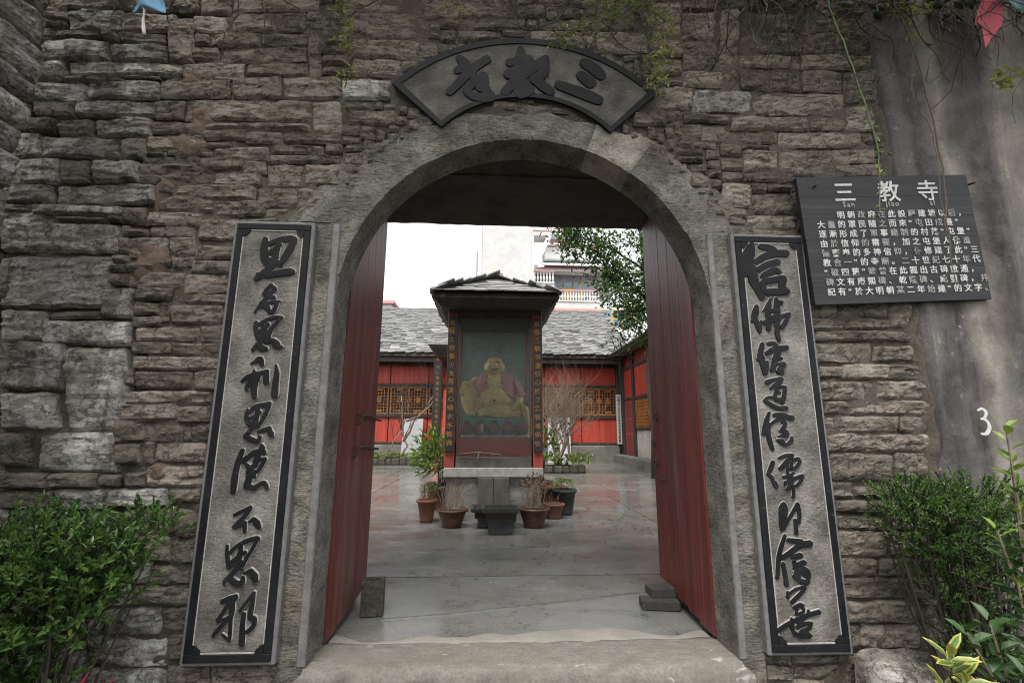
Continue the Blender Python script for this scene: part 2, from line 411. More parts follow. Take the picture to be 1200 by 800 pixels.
# outlines of the visible stones on the wall plane, millimetres: four (x, z) corners and a kind of rock
STONES = [
 (-2785,3458,-2304,3484,-2323,3606,-2813,3580,1),(-2298,3453,-1938,3478,-1962,3633,-2325,3609,1),(-1926,3460,-1758,3464,-1767,3577,-1932,3568,1),(-1755,3497,-1246,3520,-1255,3653,-1766,3617,1),(-2824,3366,-2664,3377,-2685,3473,-2839,3464,1),(-2647,3299,-2345,3316,-2373,3480,-2681,3458,0),
 (-2353,3312,-2051,3331,-2064,3457,-2370,3439,1),(-2063,3124,-1922,3131,-1965,3437,-2113,3429,1),(-1948,3332,-1762,3347,-1774,3462,-1965,3453,1),(-1735,3350,-1489,3368,-1500,3493,-1758,3478,1),(-1481,3364,-1311,3372,-1323,3511,-1496,3496,1),(-2825,3195,-2695,3207,-2717,3314,-2849,3307,0),
 (-2693,3233,-2441,3254,-2442,3308,-2707,3296,0),(-2431,3231,-2358,3238,-2372,3305,-2449,3304,0),(-2348,3243,-2098,3250,-2109,3320,-2365,3309,1),(-2740,3101,-2385,3122,-2399,3248,-2757,3232,0),(-2379,3120,-2080,3138,-2097,3252,-2398,3229,0),(-1927,3244,-1849,3250,-1863,3333,-1939,3324,1),
 (-1846,3245,-1562,3260,-1573,3353,-1858,3338,1),(-1561,3258,-1291,3270,-1304,3366,-1568,3355,1),(-1274,3074,-1197,3076,-1220,3378,-1294,3375,1),(-1942,3151,-1781,3157,-1795,3240,-1948,3234,1),(-1773,3140,-1285,3167,-1297,3266,-1786,3244,1),(-2823,2978,-2597,2993,-2616,3103,-2846,3093,0),
 (-2598,3021,-1968,3052,-1986,3138,-2614,3103,0),(-2603,2972,-2296,2991,-2303,3031,-2613,3017,0),(-2288,3014,-2098,3024,-2097,3040,-2288,3029,1),(-1971,3031,-1632,3051,-1640,3151,-1986,3130,1),(-1626,3061,-1276,3077,-1284,3165,-1633,3142,1),(-2812,2843,-2479,2856,-2507,2991,-2840,2972,0),
 (-2475,2870,-2083,2892,-2100,3022,-2505,2998,0),(-2077,2898,-1690,2909,-1707,3033,-2098,3015,1),(-1683,2913,-1403,2922,-1420,3063,-1699,3047,1),(-1398,2916,-1066,2930,-1084,3077,-1415,3060,1),(-2729,2743,-2515,2748,-2540,2850,-2748,2838,0),(-2511,2765,-2088,2783,-2096,2885,-2530,2865,2),
 (-2078,2752,-1925,2762,-1941,2886,-2098,2879,1),(-1925,2759,-1216,2790,-1226,2928,-1946,2899,1),(-1210,2711,-1051,2720,-1074,2917,-1227,2911,1),(-2733,2650,-2585,2654,-2602,2740,-2749,2735,0),(-2582,2639,-2402,2646,-2413,2744,-2600,2733,2),(-2390,2644,-2093,2652,-2111,2777,-2417,2762,0),
 (-2089,2672,-1843,2676,-1848,2753,-2107,2742,1),(-1837,2707,-1237,2738,-1239,2782,-1846,2751,1),(-2854,2506,-2646,2508,-2677,2660,-2887,2655,0),(-2643,2507,-2242,2519,-2263,2649,-2667,2628,2),(-2230,2510,-2098,2513,-2117,2648,-2251,2644,0),(-2107,2572,-1794,2585,-1802,2669,-2115,2659,1),
 (-1806,2644,-1576,2651,-1581,2720,-1814,2709,1),(-1573,2632,-1377,2636,-1391,2711,-1587,2708,1),(-1375,2639,-1046,2650,-1056,2708,-1386,2695,1),(-1733,2528,-1435,2537,-1446,2612,-1744,2600,1),(-1427,2574,-1142,2581,-1147,2636,-1427,2625,1),(-2822,2347,-2515,2359,-2549,2510,-2857,2499,0),
 (-2512,2358,-2373,2366,-2399,2504,-2541,2502,2),(-2348,2368,-2110,2376,-2126,2498,-2365,2491,0),(-1800,2460,-1573,2468,-1582,2546,-1811,2535,1),(-1568,2437,-1442,2443,-1452,2526,-1580,2524,1),(-1438,2509,-1156,2523,-1165,2575,-1445,2564,1),(-2114,2450,-1808,2466,-1817,2543,-2123,2529,1),
 (-2117,2371,-1719,2380,-1733,2491,-2127,2480,1),(-1715,2360,-1466,2373,-1474,2457,-1723,2453,1),(-1431,2369,-1229,2372,-1241,2515,-1444,2508,1),(-1231,2381,-1032,2385,-1042,2522,-1245,2508,1),(-2803,2234,-2535,2242,-2557,2350,-2825,2340,0),(-2525,2232,-2000,2251,-2024,2367,-2550,2349,0),
 (-2009,2310,-1909,2311,-1921,2373,-2014,2371,1),(-1907,2282,-1486,2291,-1489,2386,-1920,2373,1),(-2790,2177,-2615,2179,-2627,2233,-2797,2228,0),(-2611,2164,-2163,2179,-2173,2242,-2618,2226,0),(-2472,2129,-2235,2137,-2243,2170,-2480,2162,0),(-1992,2211,-1696,2219,-1707,2317,-2012,2307,1),
 (-1688,2192,-1424,2204,-1428,2287,-1701,2282,1),(-1475,2242,-1261,2244,-1274,2369,-1485,2361,1),(-1418,2186,-1300,2184,-1305,2243,-1422,2239,1),(-2154,2138,-2032,2139,-2054,2234,-2167,2230,0),(-2032,2129,-1748,2133,-1760,2210,-2042,2208,1),(-2004,2053,-1777,2056,-1787,2131,-2017,2123,1),
 (-1762,2052,-1551,2058,-1562,2180,-1775,2174,1),(-1256,2199,-1012,2202,-1026,2374,-1271,2370,1),(-2742,1964,-2453,1973,-2495,2208,-2790,2202,0),(-2476,1971,-2137,1976,-2162,2129,-2508,2125,0),(-2149,2064,-2114,2066,-2123,2128,-2160,2125,0),(-2158,1968,-2097,1968,-2108,2059,-2171,2059,0),
 (-2681,1659,-2621,1661,-2674,1935,-2741,1936,0),(-2667,1662,-2136,1669,-2183,1963,-2719,1950,2),(-2172,1915,-2094,1913,-2099,1961,-2179,1959,0),(-2174,1862,-2099,1865,-2100,1912,-2180,1908,0),(-2171,1793,-2086,1794,-2094,1859,-2177,1859,0),(-2186,1622,-2025,1622,-2050,1785,-2209,1782,0),
 (-2105,1949,-1891,1952,-1907,2062,-2119,2056,1),(-1873,1889,-1753,1889,-1771,2071,-1906,2068,1),(-1763,1946,-1556,1954,-1561,2026,-1772,2020,1),(-1773,1865,-1549,1867,-1562,1942,-1777,1936,1),(-1790,1760,-1562,1766,-1580,1864,-1804,1860,1),(-1838,1698,-1568,1702,-1570,1759,-1841,1754,1),
 (-1833,1594,-1568,1598,-1584,1701,-1855,1695,1),(-1891,1608,-1840,1607,-1860,1711,-1904,1710,1),(-2651,1495,-2423,1498,-2450,1650,-2677,1652,2),(-2434,1608,-2190,1616,-2195,1655,-2442,1647,0),(-2438,1472,-2019,1476,-2038,1613,-2464,1607,0),(-2594,1243,-2295,1247,-2338,1493,-2651,1490,0),
 (-2259,1048,-1967,1049,-2038,1467,-2335,1467,0),(-1990,1505,-1675,1508,-1691,1579,-2003,1573,1),(-1669,1508,-1568,1504,-1576,1587,-1683,1587,1),(-1999,1438,-1814,1445,-1823,1500,-2012,1498,1),(-1802,1430,-1564,1436,-1577,1498,-1815,1494,1),(-1986,1352,-1556,1357,-1562,1430,-2003,1424,1),
 (-2015,1275,-1964,1280,-1981,1355,-2027,1354,0),(-1958,1259,-1679,1260,-1692,1351,-1969,1345,1),(-1673,1255,-1555,1250,-1570,1357,-1686,1351,1),(-1993,1185,-1584,1186,-1592,1253,-2008,1249,1),(-2010,1101,-1731,1102,-1752,1196,-2021,1192,1),(-1732,1091,-1568,1089,-1583,1179,-1745,1178,1),
 (-2556,1057,-2303,1055,-2341,1238,-2596,1237,2),(-2521,881,-2390,883,-2421,1038,-2556,1040,2),(-2352,858,-1998,856,-2031,1045,-2383,1041,0),(-2012,994,-1874,999,-1886,1112,-2035,1107,0),(-1870,1004,-1650,1005,-1664,1086,-1886,1087,1),(-1650,1004,-1561,1005,-1573,1091,-1663,1090,1),
 (-1996,892,-1874,890,-1886,995,-2013,993,0),(-1866,891,-1818,893,-1828,998,-1878,999,1),(-1818,909,-1567,907,-1585,1001,-1826,997,1),(-2499,781,-2280,780,-2293,854,-2516,856,0),(-2273,787,-2060,784,-2072,858,-2290,854,0),(-1932,788,-1840,788,-1844,858,-1944,857,0),
 (-1834,793,-1568,790,-1579,888,-1849,889,1),(-2486,692,-2241,690,-2253,772,-2499,773,0),(-2235,682,-1994,685,-2010,780,-2252,781,0),(-1990,696,-1720,698,-1734,783,-2008,781,0),(-1721,716,-1570,713,-1576,781,-1732,783,1),(-1661,555,-1570,556,-1583,690,-1676,692,1),
 (-1674,448,-1563,444,-1577,549,-1690,550,1),(-1755,355,-1560,352,-1575,439,-1762,438,1),(-1820,271,-1554,268,-1567,352,-1829,352,1),(-1921,147,-1673,140,-1692,262,-1940,262,0),(-1673,148,-1557,148,-1573,259,-1692,263,1),(-1979,16,-1626,8,-1643,136,-2005,140,0),
 (-1629,38,-1552,36,-1571,142,-1641,141,1),(-1615,-91,-1433,-90,-1447,17,-1626,18,1),(-1430,-93,-1118,-98,-1128,14,-1445,18,1),(-2463,583,-2125,583,-2146,685,-2479,687,0),(-2121,566,-1894,569,-1910,680,-2139,678,0),(-1895,578,-1665,579,-1680,690,-1911,690,1),
 (-2435,467,-2200,466,-2218,574,-2458,579,0),(-2199,477,-1938,476,-1945,562,-2217,564,0),(-1927,452,-1674,451,-1695,574,-1947,573,1),(-2411,351,-2100,348,-2117,458,-2435,459,0),(-2099,359,-1759,358,-1770,467,-2122,471,0),(-2391,252,-2134,248,-2149,343,-2412,348,0),
 (-2132,265,-1820,261,-1834,349,-2147,352,0),(-2373,138,-2161,138,-2188,244,-2395,246,0),(-2166,144,-1926,140,-1943,256,-2186,262,0),(-2339,6,-1985,3,-2009,129,-2370,136,0),(-2323,-88,-1968,-95,-1984,-6,-2338,0,0),(-1961,-93,-1614,-101,-1628,4,-1982,12,0),
 (-1103,3345,-592,3368,-604,3550,-1112,3523,1),(-1040,3203,-514,3233,-520,3367,-1049,3335,1),(-1032,3089,-741,3096,-744,3213,-1031,3201,1),(-738,3136,-627,3136,-623,3209,-735,3204,1),(-1067,2929,-789,2945,-797,3082,-1078,3071,2),(-1068,2861,-835,2873,-837,2928,-1069,2922,1),
 (-1021,2773,-746,2781,-746,2868,-1028,2857,1),(-405,3444,-68,3456,-69,3534,-407,3512,1),(-148,3408,-14,3413,-16,3454,-150,3450,1),(-426,3351,-148,3366,-158,3444,-419,3432,1),(-526,3276,-418,3279,-425,3338,-528,3334,1),(-63,3537,116,3552,119,3636,-59,3623,1),
 (-5,3465,69,3468,65,3536,-2,3535,1),(123,3473,436,3483,436,3560,126,3540,1),(22,3363,432,3387,428,3475,30,3459,1),(431,3314,746,3330,751,3488,436,3472,1),(593,3274,769,3280,769,3321,589,3315,1),(756,3445,965,3454,987,3734,777,3720,1),
 (755,3302,966,3319,972,3447,763,3439,1),(760,3183,957,3192,957,3303,769,3293,1),(780,2944,996,2949,1014,3114,789,3101,1),(630,2833,832,2846,832,2929,631,2918,1),(835,2870,929,2874,931,2947,849,2939,1),(-66,2873,120,2876,120,2948,-59,2944,1),
 (-1111,3523,-637,3551,-642,3710,-1128,3681,1),(-636,3512,-69,3540,-71,3725,-644,3688,1),(-56,3633,445,3660,446,3778,-62,3747,1),(441,3472,760,3494,768,3800,450,3779,1),(963,3436,1178,3448,1200,3653,979,3639,1),(951,3226,1160,3239,1182,3435,967,3422,1),
 (947,3101,1196,3116,1210,3232,949,3218,1),(1175,3095,1298,3098,1349,3685,1226,3677,1),(1328,3363,1945,3392,1968,3552,1344,3514,1),(1318,3262,1710,3281,1716,3373,1324,3354,1),(1303,3097,1690,3118,1702,3266,1322,3253,1),(1692,3109,1954,3120,1968,3270,1713,3260,1),
 (937,2937,1354,2956,1371,3103,946,3091,2),(1371,2938,1943,2962,1964,3110,1386,3083,1),(934,2864,1216,2875,1216,2936,936,2929,1),(926,2770,1036,2772,1045,2859,929,2853,1),(1041,2740,1208,2749,1213,2846,1044,2840,1),(1224,2826,1712,2843,1718,2944,1232,2921,1),
 (1718,2844,1938,2858,1946,2948,1730,2940,1),(1940,2853,2116,2861,2143,3031,1968,3023,1),(1215,2741,1507,2752,1508,2821,1220,2813,1),(1503,2725,2023,2744,2031,2845,1516,2826,1),(1277,2559,1482,2571,1493,2702,1284,2696,1),(1484,2534,1812,2541,1830,2716,1503,2701,1),
 (1829,2633,2083,2641,2093,2732,1837,2725,1),(1827,2538,2113,2549,2127,2636,1840,2622,1),(1367,2500,1483,2500,1487,2557,1373,2557,1),(1489,2495,1638,2506,1642,2532,1491,2530,1),(981,3650,1396,3676,1418,3859,992,3831,1),(1403,3689,1857,3717,1888,3887,1422,3858,1),
 (1866,3667,2239,3691,2268,3914,1891,3892,1),(1351,3526,1965,3560,1986,3701,1366,3663,1),(1950,3396,2181,3404,2214,3675,1984,3661,1),(1716,3265,2154,3288,2179,3394,1721,3374,1),(1942,3034,2161,3044,2204,3277,1978,3267,1),(1119,2326,1297,2335,1312,2490,1141,2484,1),
 (1301,2293,1556,2301,1563,2433,1311,2420,1),(1260,2199,1558,2205,1567,2297,1266,2287,1),(1569,1690,1731,1689,1754,1873,1597,1870,1),(1730,1693,2013,1699,2048,1875,1755,1873,1),(2014,1635,2202,1642,2247,1880,2049,1879,1),(1565,1615,1755,1620,1763,1683,1576,1681,1),
 (1767,1622,2015,1627,2023,1685,1775,1684,1),(1581,1552,1992,1560,2001,1622,1587,1613,1),(1553,1441,1890,1441,1909,1549,1569,1541,1),(1906,1444,2125,1447,2135,1535,1915,1530,1),(2123,1440,2177,1440,2210,1621,2155,1622,1),(1569,1349,1711,1348,1715,1415,1581,1415,1),
 (1706,1346,1968,1346,1986,1435,1724,1430,1),(1973,1347,2183,1350,2201,1436,1982,1431,1),(1575,1238,1871,1242,1886,1341,1583,1334,1),(1880,1246,2174,1245,2190,1343,1892,1337,1),(1580,1159,1718,1163,1721,1228,1594,1227,1),(1728,1158,2171,1160,2183,1239,1731,1234,1),
 (1580,1063,1978,1067,1991,1149,1589,1148,1),(1986,1068,2185,1070,2202,1153,1999,1153,1),(1578,966,2204,965,2225,1061,1591,1060,1),(1564,815,1918,819,1939,956,1586,956,1),(1925,832,2043,834,2059,959,1945,959,1),(2049,835,2201,831,2228,959,2066,962,1),
 (1903,738,2209,735,2224,803,1908,803,1),(1565,660,1859,657,1872,727,1574,728,1),(1572,582,1834,576,1853,653,1582,651,1),(1570,451,1825,452,1847,570,1583,574,1),(1569,359,1758,362,1774,441,1579,447,1),(1766,361,1927,358,1939,442,1774,445,1),
 (1572,257,1884,255,1900,353,1584,357,1),(1885,250,2029,250,2052,349,1900,352,1),(1562,150,1938,146,1958,245,1577,251,1),(1621,34,1930,30,1949,139,1642,143,1),(1557,15,1622,18,1640,142,1575,143,1),(1532,-147,1723,-152,1749,8,1553,15,1),
 (1724,-152,2048,-159,2077,20,1757,23,1),(1853,574,2216,571,2247,728,1875,725,1),(1833,450,2254,446,2279,566,1855,568,1),(1938,361,2266,356,2289,440,1946,445,1),(2035,253,2293,247,2314,350,2056,353,1),(1948,143,2293,138,2313,243,1962,246,1),
 (1935,25,2297,20,2322,135,1953,137,1),(2058,-157,2349,-164,2389,16,2091,19,1),(-3497,-501,-3052,-492,-3049,-363,-3497,-363,0),(-3050,-497,-2590,-494,-2596,-337,-3044,-333,0),(-2581,-498,-2174,-495,-2172,-327,-2589,-319,0),(-2167,-499,-1808,-491,-1810,-338,-2163,-336,0),
 (-1794,-497,-1208,-495,-1209,-362,-1800,-365,1),(-1201,-494,-1059,-494,-1048,-291,-1203,-295,1),(1050,-491,1489,-491,1482,-379,1056,-375,1),(1497,-497,2006,-497,2006,-306,1494,-298,1),(2012,-491,2201,-501,2198,-305,2014,-303,1),(1058,-367,1482,-362,1487,-227,1059,-224,1),
 (-3495,-359,-3114,-350,-3112,-197,-3494,-193,0),(-1798,-360,-1420,-350,-1425,-227,-1791,-220,1),(-1414,-349,-1211,-348,-1210,-145,-1414,-141,1),(-3108,-327,-2800,-330,-2809,-190,-3108,-181,0),(-2797,-332,-2589,-323,-2599,-178,-2793,-174,0),(-2170,-330,-1831,-322,-1836,-135,-2163,-136,0),
 (-2587,-320,-2219,-315,-2220,-184,-2586,-179,0),(1490,-296,1993,-300,2001,-167,1498,-160,1),(-1830,-212,-1488,-218,-1488,-99,-1829,-107,1),(1054,-222,1438,-216,1439,-100,1057,-102,1),(-3491,-185,-3114,-181,-3118,-13,-3490,-16,0),(-3101,-175,-2809,-178,-2802,27,-3109,25,0),
 (-2586,-180,-2171,-177,-2175,-91,-2588,-99,0),(-2791,-170,-2599,-160,-2598,34,-2799,33,0),(1147,-98,1277,-100,1277,-39,1149,-29,1),(1283,-93,1507,-93,1505,-35,1287,-38,1),(-2591,-85,-2320,-89,-2329,65,-2583,69,0),(1147,-24,1266,-32,1272,21,1141,29,1),
 (1273,-23,1548,-25,1549,27,1274,23,1),(-3500,-9,-3118,-11,-3120,202,-3490,190,0),(-3101,34,-2804,28,-2799,221,-3105,227,0),(-2794,47,-2598,42,-2593,214,-2791,215,0),(-2585,125,-2369,120,-2370,263,-2591,264,0),(-3492,205,-3116,201,-3119,340,-3497,341,0),
 (-2790,221,-2596,227,-2593,363,-2800,371,0),(-3110,232,-2801,238,-2804,388,-3101,388,0),(-3498,356,-3137,350,-3128,510,-3500,514,0),(-2790,376,-2425,380,-2419,555,-2796,556,0),(-3126,398,-2798,393,-2808,591,-3131,586,0),(-3501,518,-3133,525,-3140,720,-3493,717,0),
 (-2793,570,-2454,563,-2449,698,-2790,698,0),(-3123,591,-2809,598,-2806,712,-3125,714,0),(-2794,699,-2493,702,-2492,831,-2794,833,0),(-3491,730,-3071,720,-3076,914,-3492,919,0),(-3068,725,-2805,727,-2810,930,-3061,928,0),(1549,738,1689,730,1691,819,1551,814,1),
 (1694,743,1888,739,1884,791,1689,794,1),(-2052,790,-1954,789,-1955,849,-2061,848,0),(-2796,839,-2511,845,-2518,978,-2793,970,0),(-3496,923,-3072,923,-3075,1050,-3492,1043,0),(-3066,934,-2807,932,-2810,1061,-3062,1054,0),(-2791,990,-2542,990,-2549,1127,-2790,1123,0),
 (-3500,1053,-3145,1060,-3144,1259,-3493,1253,0),(-3139,1069,-2842,1061,-2840,1227,-3134,1229,0),(-2837,1140,-2573,1139,-2579,1280,-2832,1286,0),(-3136,1234,-2845,1236,-2848,1373,-3139,1375,0),(-3494,1260,-3210,1262,-3202,1410,-3500,1407,0),(-3197,1381,-2744,1389,-2748,1516,-3196,1515,0),
 (-3501,1415,-3206,1410,-3200,1620,-3496,1616,0),(-3196,1519,-2716,1524,-2708,1696,-3194,1698,0),(1995,1565,2143,1560,2145,1617,1998,1617,1),(-2031,1579,-1879,1578,-1881,1634,-2029,1634,1),(-3498,1622,-3204,1625,-3206,1750,-3501,1760,0),(-2025,1639,-1903,1639,-1900,1701,-2029,1709,1),
 (-3193,1708,-2690,1701,-2688,1881,-3201,1874,0),(-2041,1709,-1854,1716,-1849,1783,-2031,1792,1),(-3497,1761,-3210,1763,-3208,1959,-3496,1956,0),(-2087,1792,-1799,1791,-1788,1870,-2090,1870,1),(1558,1806,1592,1798,1585,1886,1557,1882,1),(-2098,1868,-1958,1870,-1953,1924,-2092,1920,1),
 (1599,1870,1872,1879,1878,1929,1593,1931,1),(1888,1879,1992,1878,1992,1958,1881,1955,1),(-3198,1880,-2750,1881,-2759,2071,-3194,2082,0),(2000,1890,2198,1883,2201,1961,2003,1955,1),(-1944,1899,-1885,1903,-1879,1949,-1951,1947,1),(1549,1933,1764,1934,1767,2005,1556,2003,1),
 (1775,1935,1881,1940,1870,1999,1774,1998,1),(-3494,1966,-3204,1963,-3204,2128,-3498,2132,0),(1880,1966,2068,1963,2070,2042,1880,2047,1),(2076,1961,2196,1964,2199,2005,2077,2004,1),(1772,2000,1880,2007,1872,2086,1779,2085,1),(1555,2012,1771,2013,1768,2070,1558,2066,1),
 (2072,2014,2197,2015,2198,2085,2078,2090,1),(1884,2058,2061,2051,2064,2118,1889,2118,1),(-2120,2068,-2016,2067,-2019,2107,-2123,2106,0),(1559,2079,1702,2070,1707,2120,1555,2122,1),(1710,2077,1763,2071,1771,2132,1712,2140,1),(-3198,2086,-2773,2087,-2772,2282,-3194,2282,0),
 (1776,2092,1874,2088,1873,2132,1769,2133,1),(2079,2095,2196,2095,2198,2153,2071,2158,1),(1548,2127,1668,2125,1663,2172,1559,2175,1),(1884,2121,2061,2128,2070,2208,1881,2211,1),(-3493,2138,-3200,2133,-3207,2300,-3491,2301,0),(-2234,2149,-2155,2140,-2159,2178,-2238,2171,0),
 (1672,2149,1878,2140,1874,2192,1677,2198,1),(-1556,2151,-1349,2159,-1343,2190,-1554,2180,1),(1139,2153,1238,2154,1236,2212,1144,2211,1),(1248,2151,1492,2159,1494,2196,1246,2201,1),(2072,2160,2199,2166,2200,2232,2070,2232,1),(1104,2171,1132,2168,1130,2252,1101,2255,1),
 (1557,2199,1672,2205,1673,2260,1558,2271,1),(1690,2199,1879,2202,1876,2262,1687,2254,1),(1144,2219,1253,2210,1254,2262,1149,2271,1),(1882,2209,1980,2211,1970,2283,1888,2282,1),(1988,2218,2069,2216,2062,2280,1979,2274,1),(2072,2246,2194,2239,2190,2301,2080,2302,1),
 (1063,2264,1138,2267,1140,2303,1068,2312,1),(1687,2260,1880,2265,1874,2312,1690,2312,1),(1148,2269,1271,2269,1262,2325,1148,2326,1),(1579,2277,1681,2270,1672,2316,1570,2318,1),(1983,2287,2064,2287,2072,2370,1985,2364,1),(-3199,2292,-2835,2298,-2833,2481,-3202,2482,0),
 (1881,2290,1977,2298,1978,2359,1878,2354,1),(-3492,2300,-3198,2307,-3202,2465,-3494,2471,0),(2078,2318,2199,2310,2197,2370,2070,2371,1),(1568,2319,1751,2323,1741,2384,1568,2384,1),(1758,2326,1879,2327,1881,2411,1749,2412,1),(1027,2332,1120,2331,1111,2385,1022,2382,1),
 (1884,2359,1975,2367,1982,2441,1885,2441,1),(1988,2377,2071,2370,2070,2440,1990,2443,1),(2069,2385,2198,2387,2190,2443,2075,2447,1),(-1030,2395,-983,2391,-988,2455,-1024,2459,1),(980,2392,1085,2392,1082,2439,986,2435,1),(1559,2388,1740,2395,1737,2434,1564,2437,1),
 (1741,2410,1872,2409,1877,2466,1747,2470,1),(1318,2427,1400,2420,1403,2484,1311,2490,1),(1412,2440,1551,2440,1552,2479,1412,2481,1),(945,2440,1051,2441,1061,2523,948,2530,1),(1060,2438,1140,2444,1130,2502,1062,2509,1),(1563,2443,1734,2442,1737,2492,1567,2491,1),
 (1887,2452,2152,2454,2144,2490,1888,2494,1),(-1030,2466,-931,2466,-938,2511,-1032,2508,1),(-3493,2478,-3204,2470,-3205,2608,-3491,2607,0),(1749,2472,1880,2476,1880,2539,1744,2540,1),(-3195,2489,-2877,2489,-2872,2694,-3197,2694,0),(1140,2488,1268,2498,1264,2552,1146,2558,1),
 (1274,2501,1367,2499,1363,2544,1278,2547,1),(1631,2500,1741,2507,1737,2539,1638,2530,1),(1883,2500,2009,2503,2009,2538,1882,2541,1),(2013,2499,2193,2507,2190,2551,2019,2546,1),(-1033,2512,-917,2513,-916,2596,-1040,2592,1),(1062,2517,1134,2517,1136,2568,1070,2566,1),
 (-1151,2525,-1055,2522,-1056,2571,-1161,2582,1),(880,2528,939,2524,938,2597,872,2600,1),(-2093,2539,-1993,2529,-1991,2565,-2101,2562,1),(-901,2529,-858,2528,-860,2596,-902,2600,1),(947,2533,1055,2532,1057,2600,945,2590,1),(-1984,2545,-1839,2542,-1834,2578,-1987,2574,1),
 (-1823,2548,-1741,2544,-1741,2572,-1822,2571,1),(2111,2550,2192,2551,2191,2604,2119,2611,1),(1146,2560,1272,2568,1282,2642,1145,2644,1),(829,2579,863,2569,868,2650,824,2660,1),(1061,2575,1137,2571,1140,2626,1063,2620,1),(-1138,2584,-1043,2588,-1046,2645,-1138,2649,1),
 (-860,2591,-804,2598,-799,2657,-853,2653,1),(-1793,2601,-1640,2600,-1647,2633,-1795,2634,1),(-1031,2601,-931,2610,-932,2650,-1030,2649,1),(-922,2602,-861,2607,-860,2671,-928,2681,1),(869,2605,1040,2609,1041,2642,876,2640,1),(-3490,2615,-3204,2610,-3206,2772,-3497,2776,0),
 (778,2624,814,2624,820,2705,772,2712,1),(2140,2620,2202,2630,2194,2682,2129,2674,1),(1057,2632,1136,2637,1135,2693,1054,2697,1),(-1048,2648,-953,2660,-951,2691,-1046,2700,1),(-796,2649,-730,2649,-734,2725,-798,2721,1),(870,2654,1046,2659,1043,2701,877,2694,1),
 (1149,2658,1276,2648,1274,2733,1148,2733,1),(-2864,2665,-2740,2668,-2746,2751,-2866,2748,0),(-852,2658,-807,2659,-802,2748,-861,2746,1),(721,2659,768,2662,767,2740,727,2748,1),(829,2669,872,2669,861,2749,829,2752,1),(-947,2682,-864,2688,-861,2762,-946,2770,1),
 (-724,2683,-698,2683,-692,2764,-726,2760,1),(2090,2685,2197,2679,2198,2729,2096,2726,1),(-3200,2704,-2869,2708,-2879,2894,-3199,2898,0),(-1053,2707,-953,2702,-952,2768,-1059,2760,1),(658,2709,715,2709,711,2787,669,2780,1),(872,2706,978,2701,970,2763,879,2762,1),
 (984,2705,1123,2700,1127,2740,980,2737,1),(1280,2708,1450,2702,1443,2736,1286,2738,1),(770,2729,813,2724,813,2782,774,2789,1),(-793,2733,-736,2733,-730,2772,-794,2781,1),(-685,2737,-617,2738,-616,2820,-684,2820,1),(611,2731,658,2738,653,2794,616,2796,1),
 (2109,2740,2202,2738,2197,2781,2110,2773,1),(-2860,2758,-2737,2757,-2730,2817,-2871,2820,0),(719,2750,769,2752,761,2832,723,2835,1),(829,2753,870,2759,871,2827,819,2828,1),(560,2761,601,2762,611,2841,561,2844,1),(-610,2772,-541,2779,-546,2839,-609,2841,1),
 (870,2780,926,2769,925,2855,878,2860,1),(2037,2772,2095,2768,2094,2830,2035,2822,1),(-3499,2781,-3199,2786,-3200,2911,-3501,2905,0),(-749,2785,-693,2786,-697,2838,-742,2839,1),(2105,2782,2196,2785,2194,2858,2099,2850,1),(-689,2829,-612,2827,-617,2892,-688,2892,1),
 (-744,2850,-693,2850,-689,2901,-745,2903,1),(2121,2866,2194,2861,2197,2903,2118,2909,1),(-827,2872,-750,2875,-756,2914,-828,2915,1),(141,2895,251,2893,253,2939,139,2934,1),(-3198,2907,-2838,2905,-2840,3041,-3199,3051,0),(-3495,2920,-3207,2919,-3200,3040,-3501,3047,0),
 (-202,2912,-65,2908,-66,2954,-210,2962,1),(2135,2926,2201,2921,2197,2971,2131,2971,1),(-51,2956,51,2953,44,2983,-50,2989,1),(2147,2981,2197,2984,2200,3037,2141,3041,1),(754,3031,784,3036,783,3114,757,3122,1),(-3500,3053,-2964,3059,-2960,3252,-3496,3252,0),
 (-2957,3059,-2845,3053,-2848,3094,-2953,3100,0),(700,3080,746,3079,751,3142,704,3137,1),(-1199,3095,-1035,3088,-1031,3151,-1190,3148,1),(-2953,3102,-2825,3101,-2823,3144,-2960,3149,0),(792,3105,861,3104,861,3153,797,3158,1),(865,3116,947,3118,948,3158,863,3152,1),
 (656,3121,699,3119,694,3197,649,3198,1),(-2820,3148,-2751,3148,-2759,3200,-2817,3199,0),(707,3142,791,3139,786,3181,700,3180,1),(-2961,3159,-2819,3153,-2827,3235,-2959,3233,0),(-1200,3153,-1035,3160,-1036,3224,-1200,3228,1),(596,3164,647,3167,648,3249,593,3247,1),
 (707,3190,756,3194,753,3268,707,3270,1),(534,3200,582,3207,589,3262,529,3269,1),(657,3201,696,3198,693,3275,657,3281,1),(-1212,3236,-1045,3231,-1042,3281,-1212,3289,1),(488,3232,531,3234,528,3310,484,3318,1),(-2955,3242,-2849,3244,-2844,3285,-2954,3291,0),
 (-3495,3255,-3066,3251,-3061,3412,-3499,3421,0),(412,3259,478,3266,478,3305,410,3304,1),(-3062,3281,-2965,3287,-2963,3370,-3055,3369,0),(-411,3287,-358,3280,-365,3341,-411,3345,1),(361,3286,405,3286,400,3371,368,3371,1),(-2955,3294,-2850,3300,-2857,3373,-2958,3377,0),
 (-1205,3300,-1054,3295,-1058,3347,-1202,3340,1),(-357,3305,-305,3304,-308,3352,-357,3351,1),(298,3303,353,3303,361,3372,307,3376,1),(-2846,3312,-2655,3313,-2660,3365,-2841,3363,0),(229,3322,298,3323,302,3378,229,3375,1),(-512,3343,-426,3341,-419,3423,-522,3424,1),
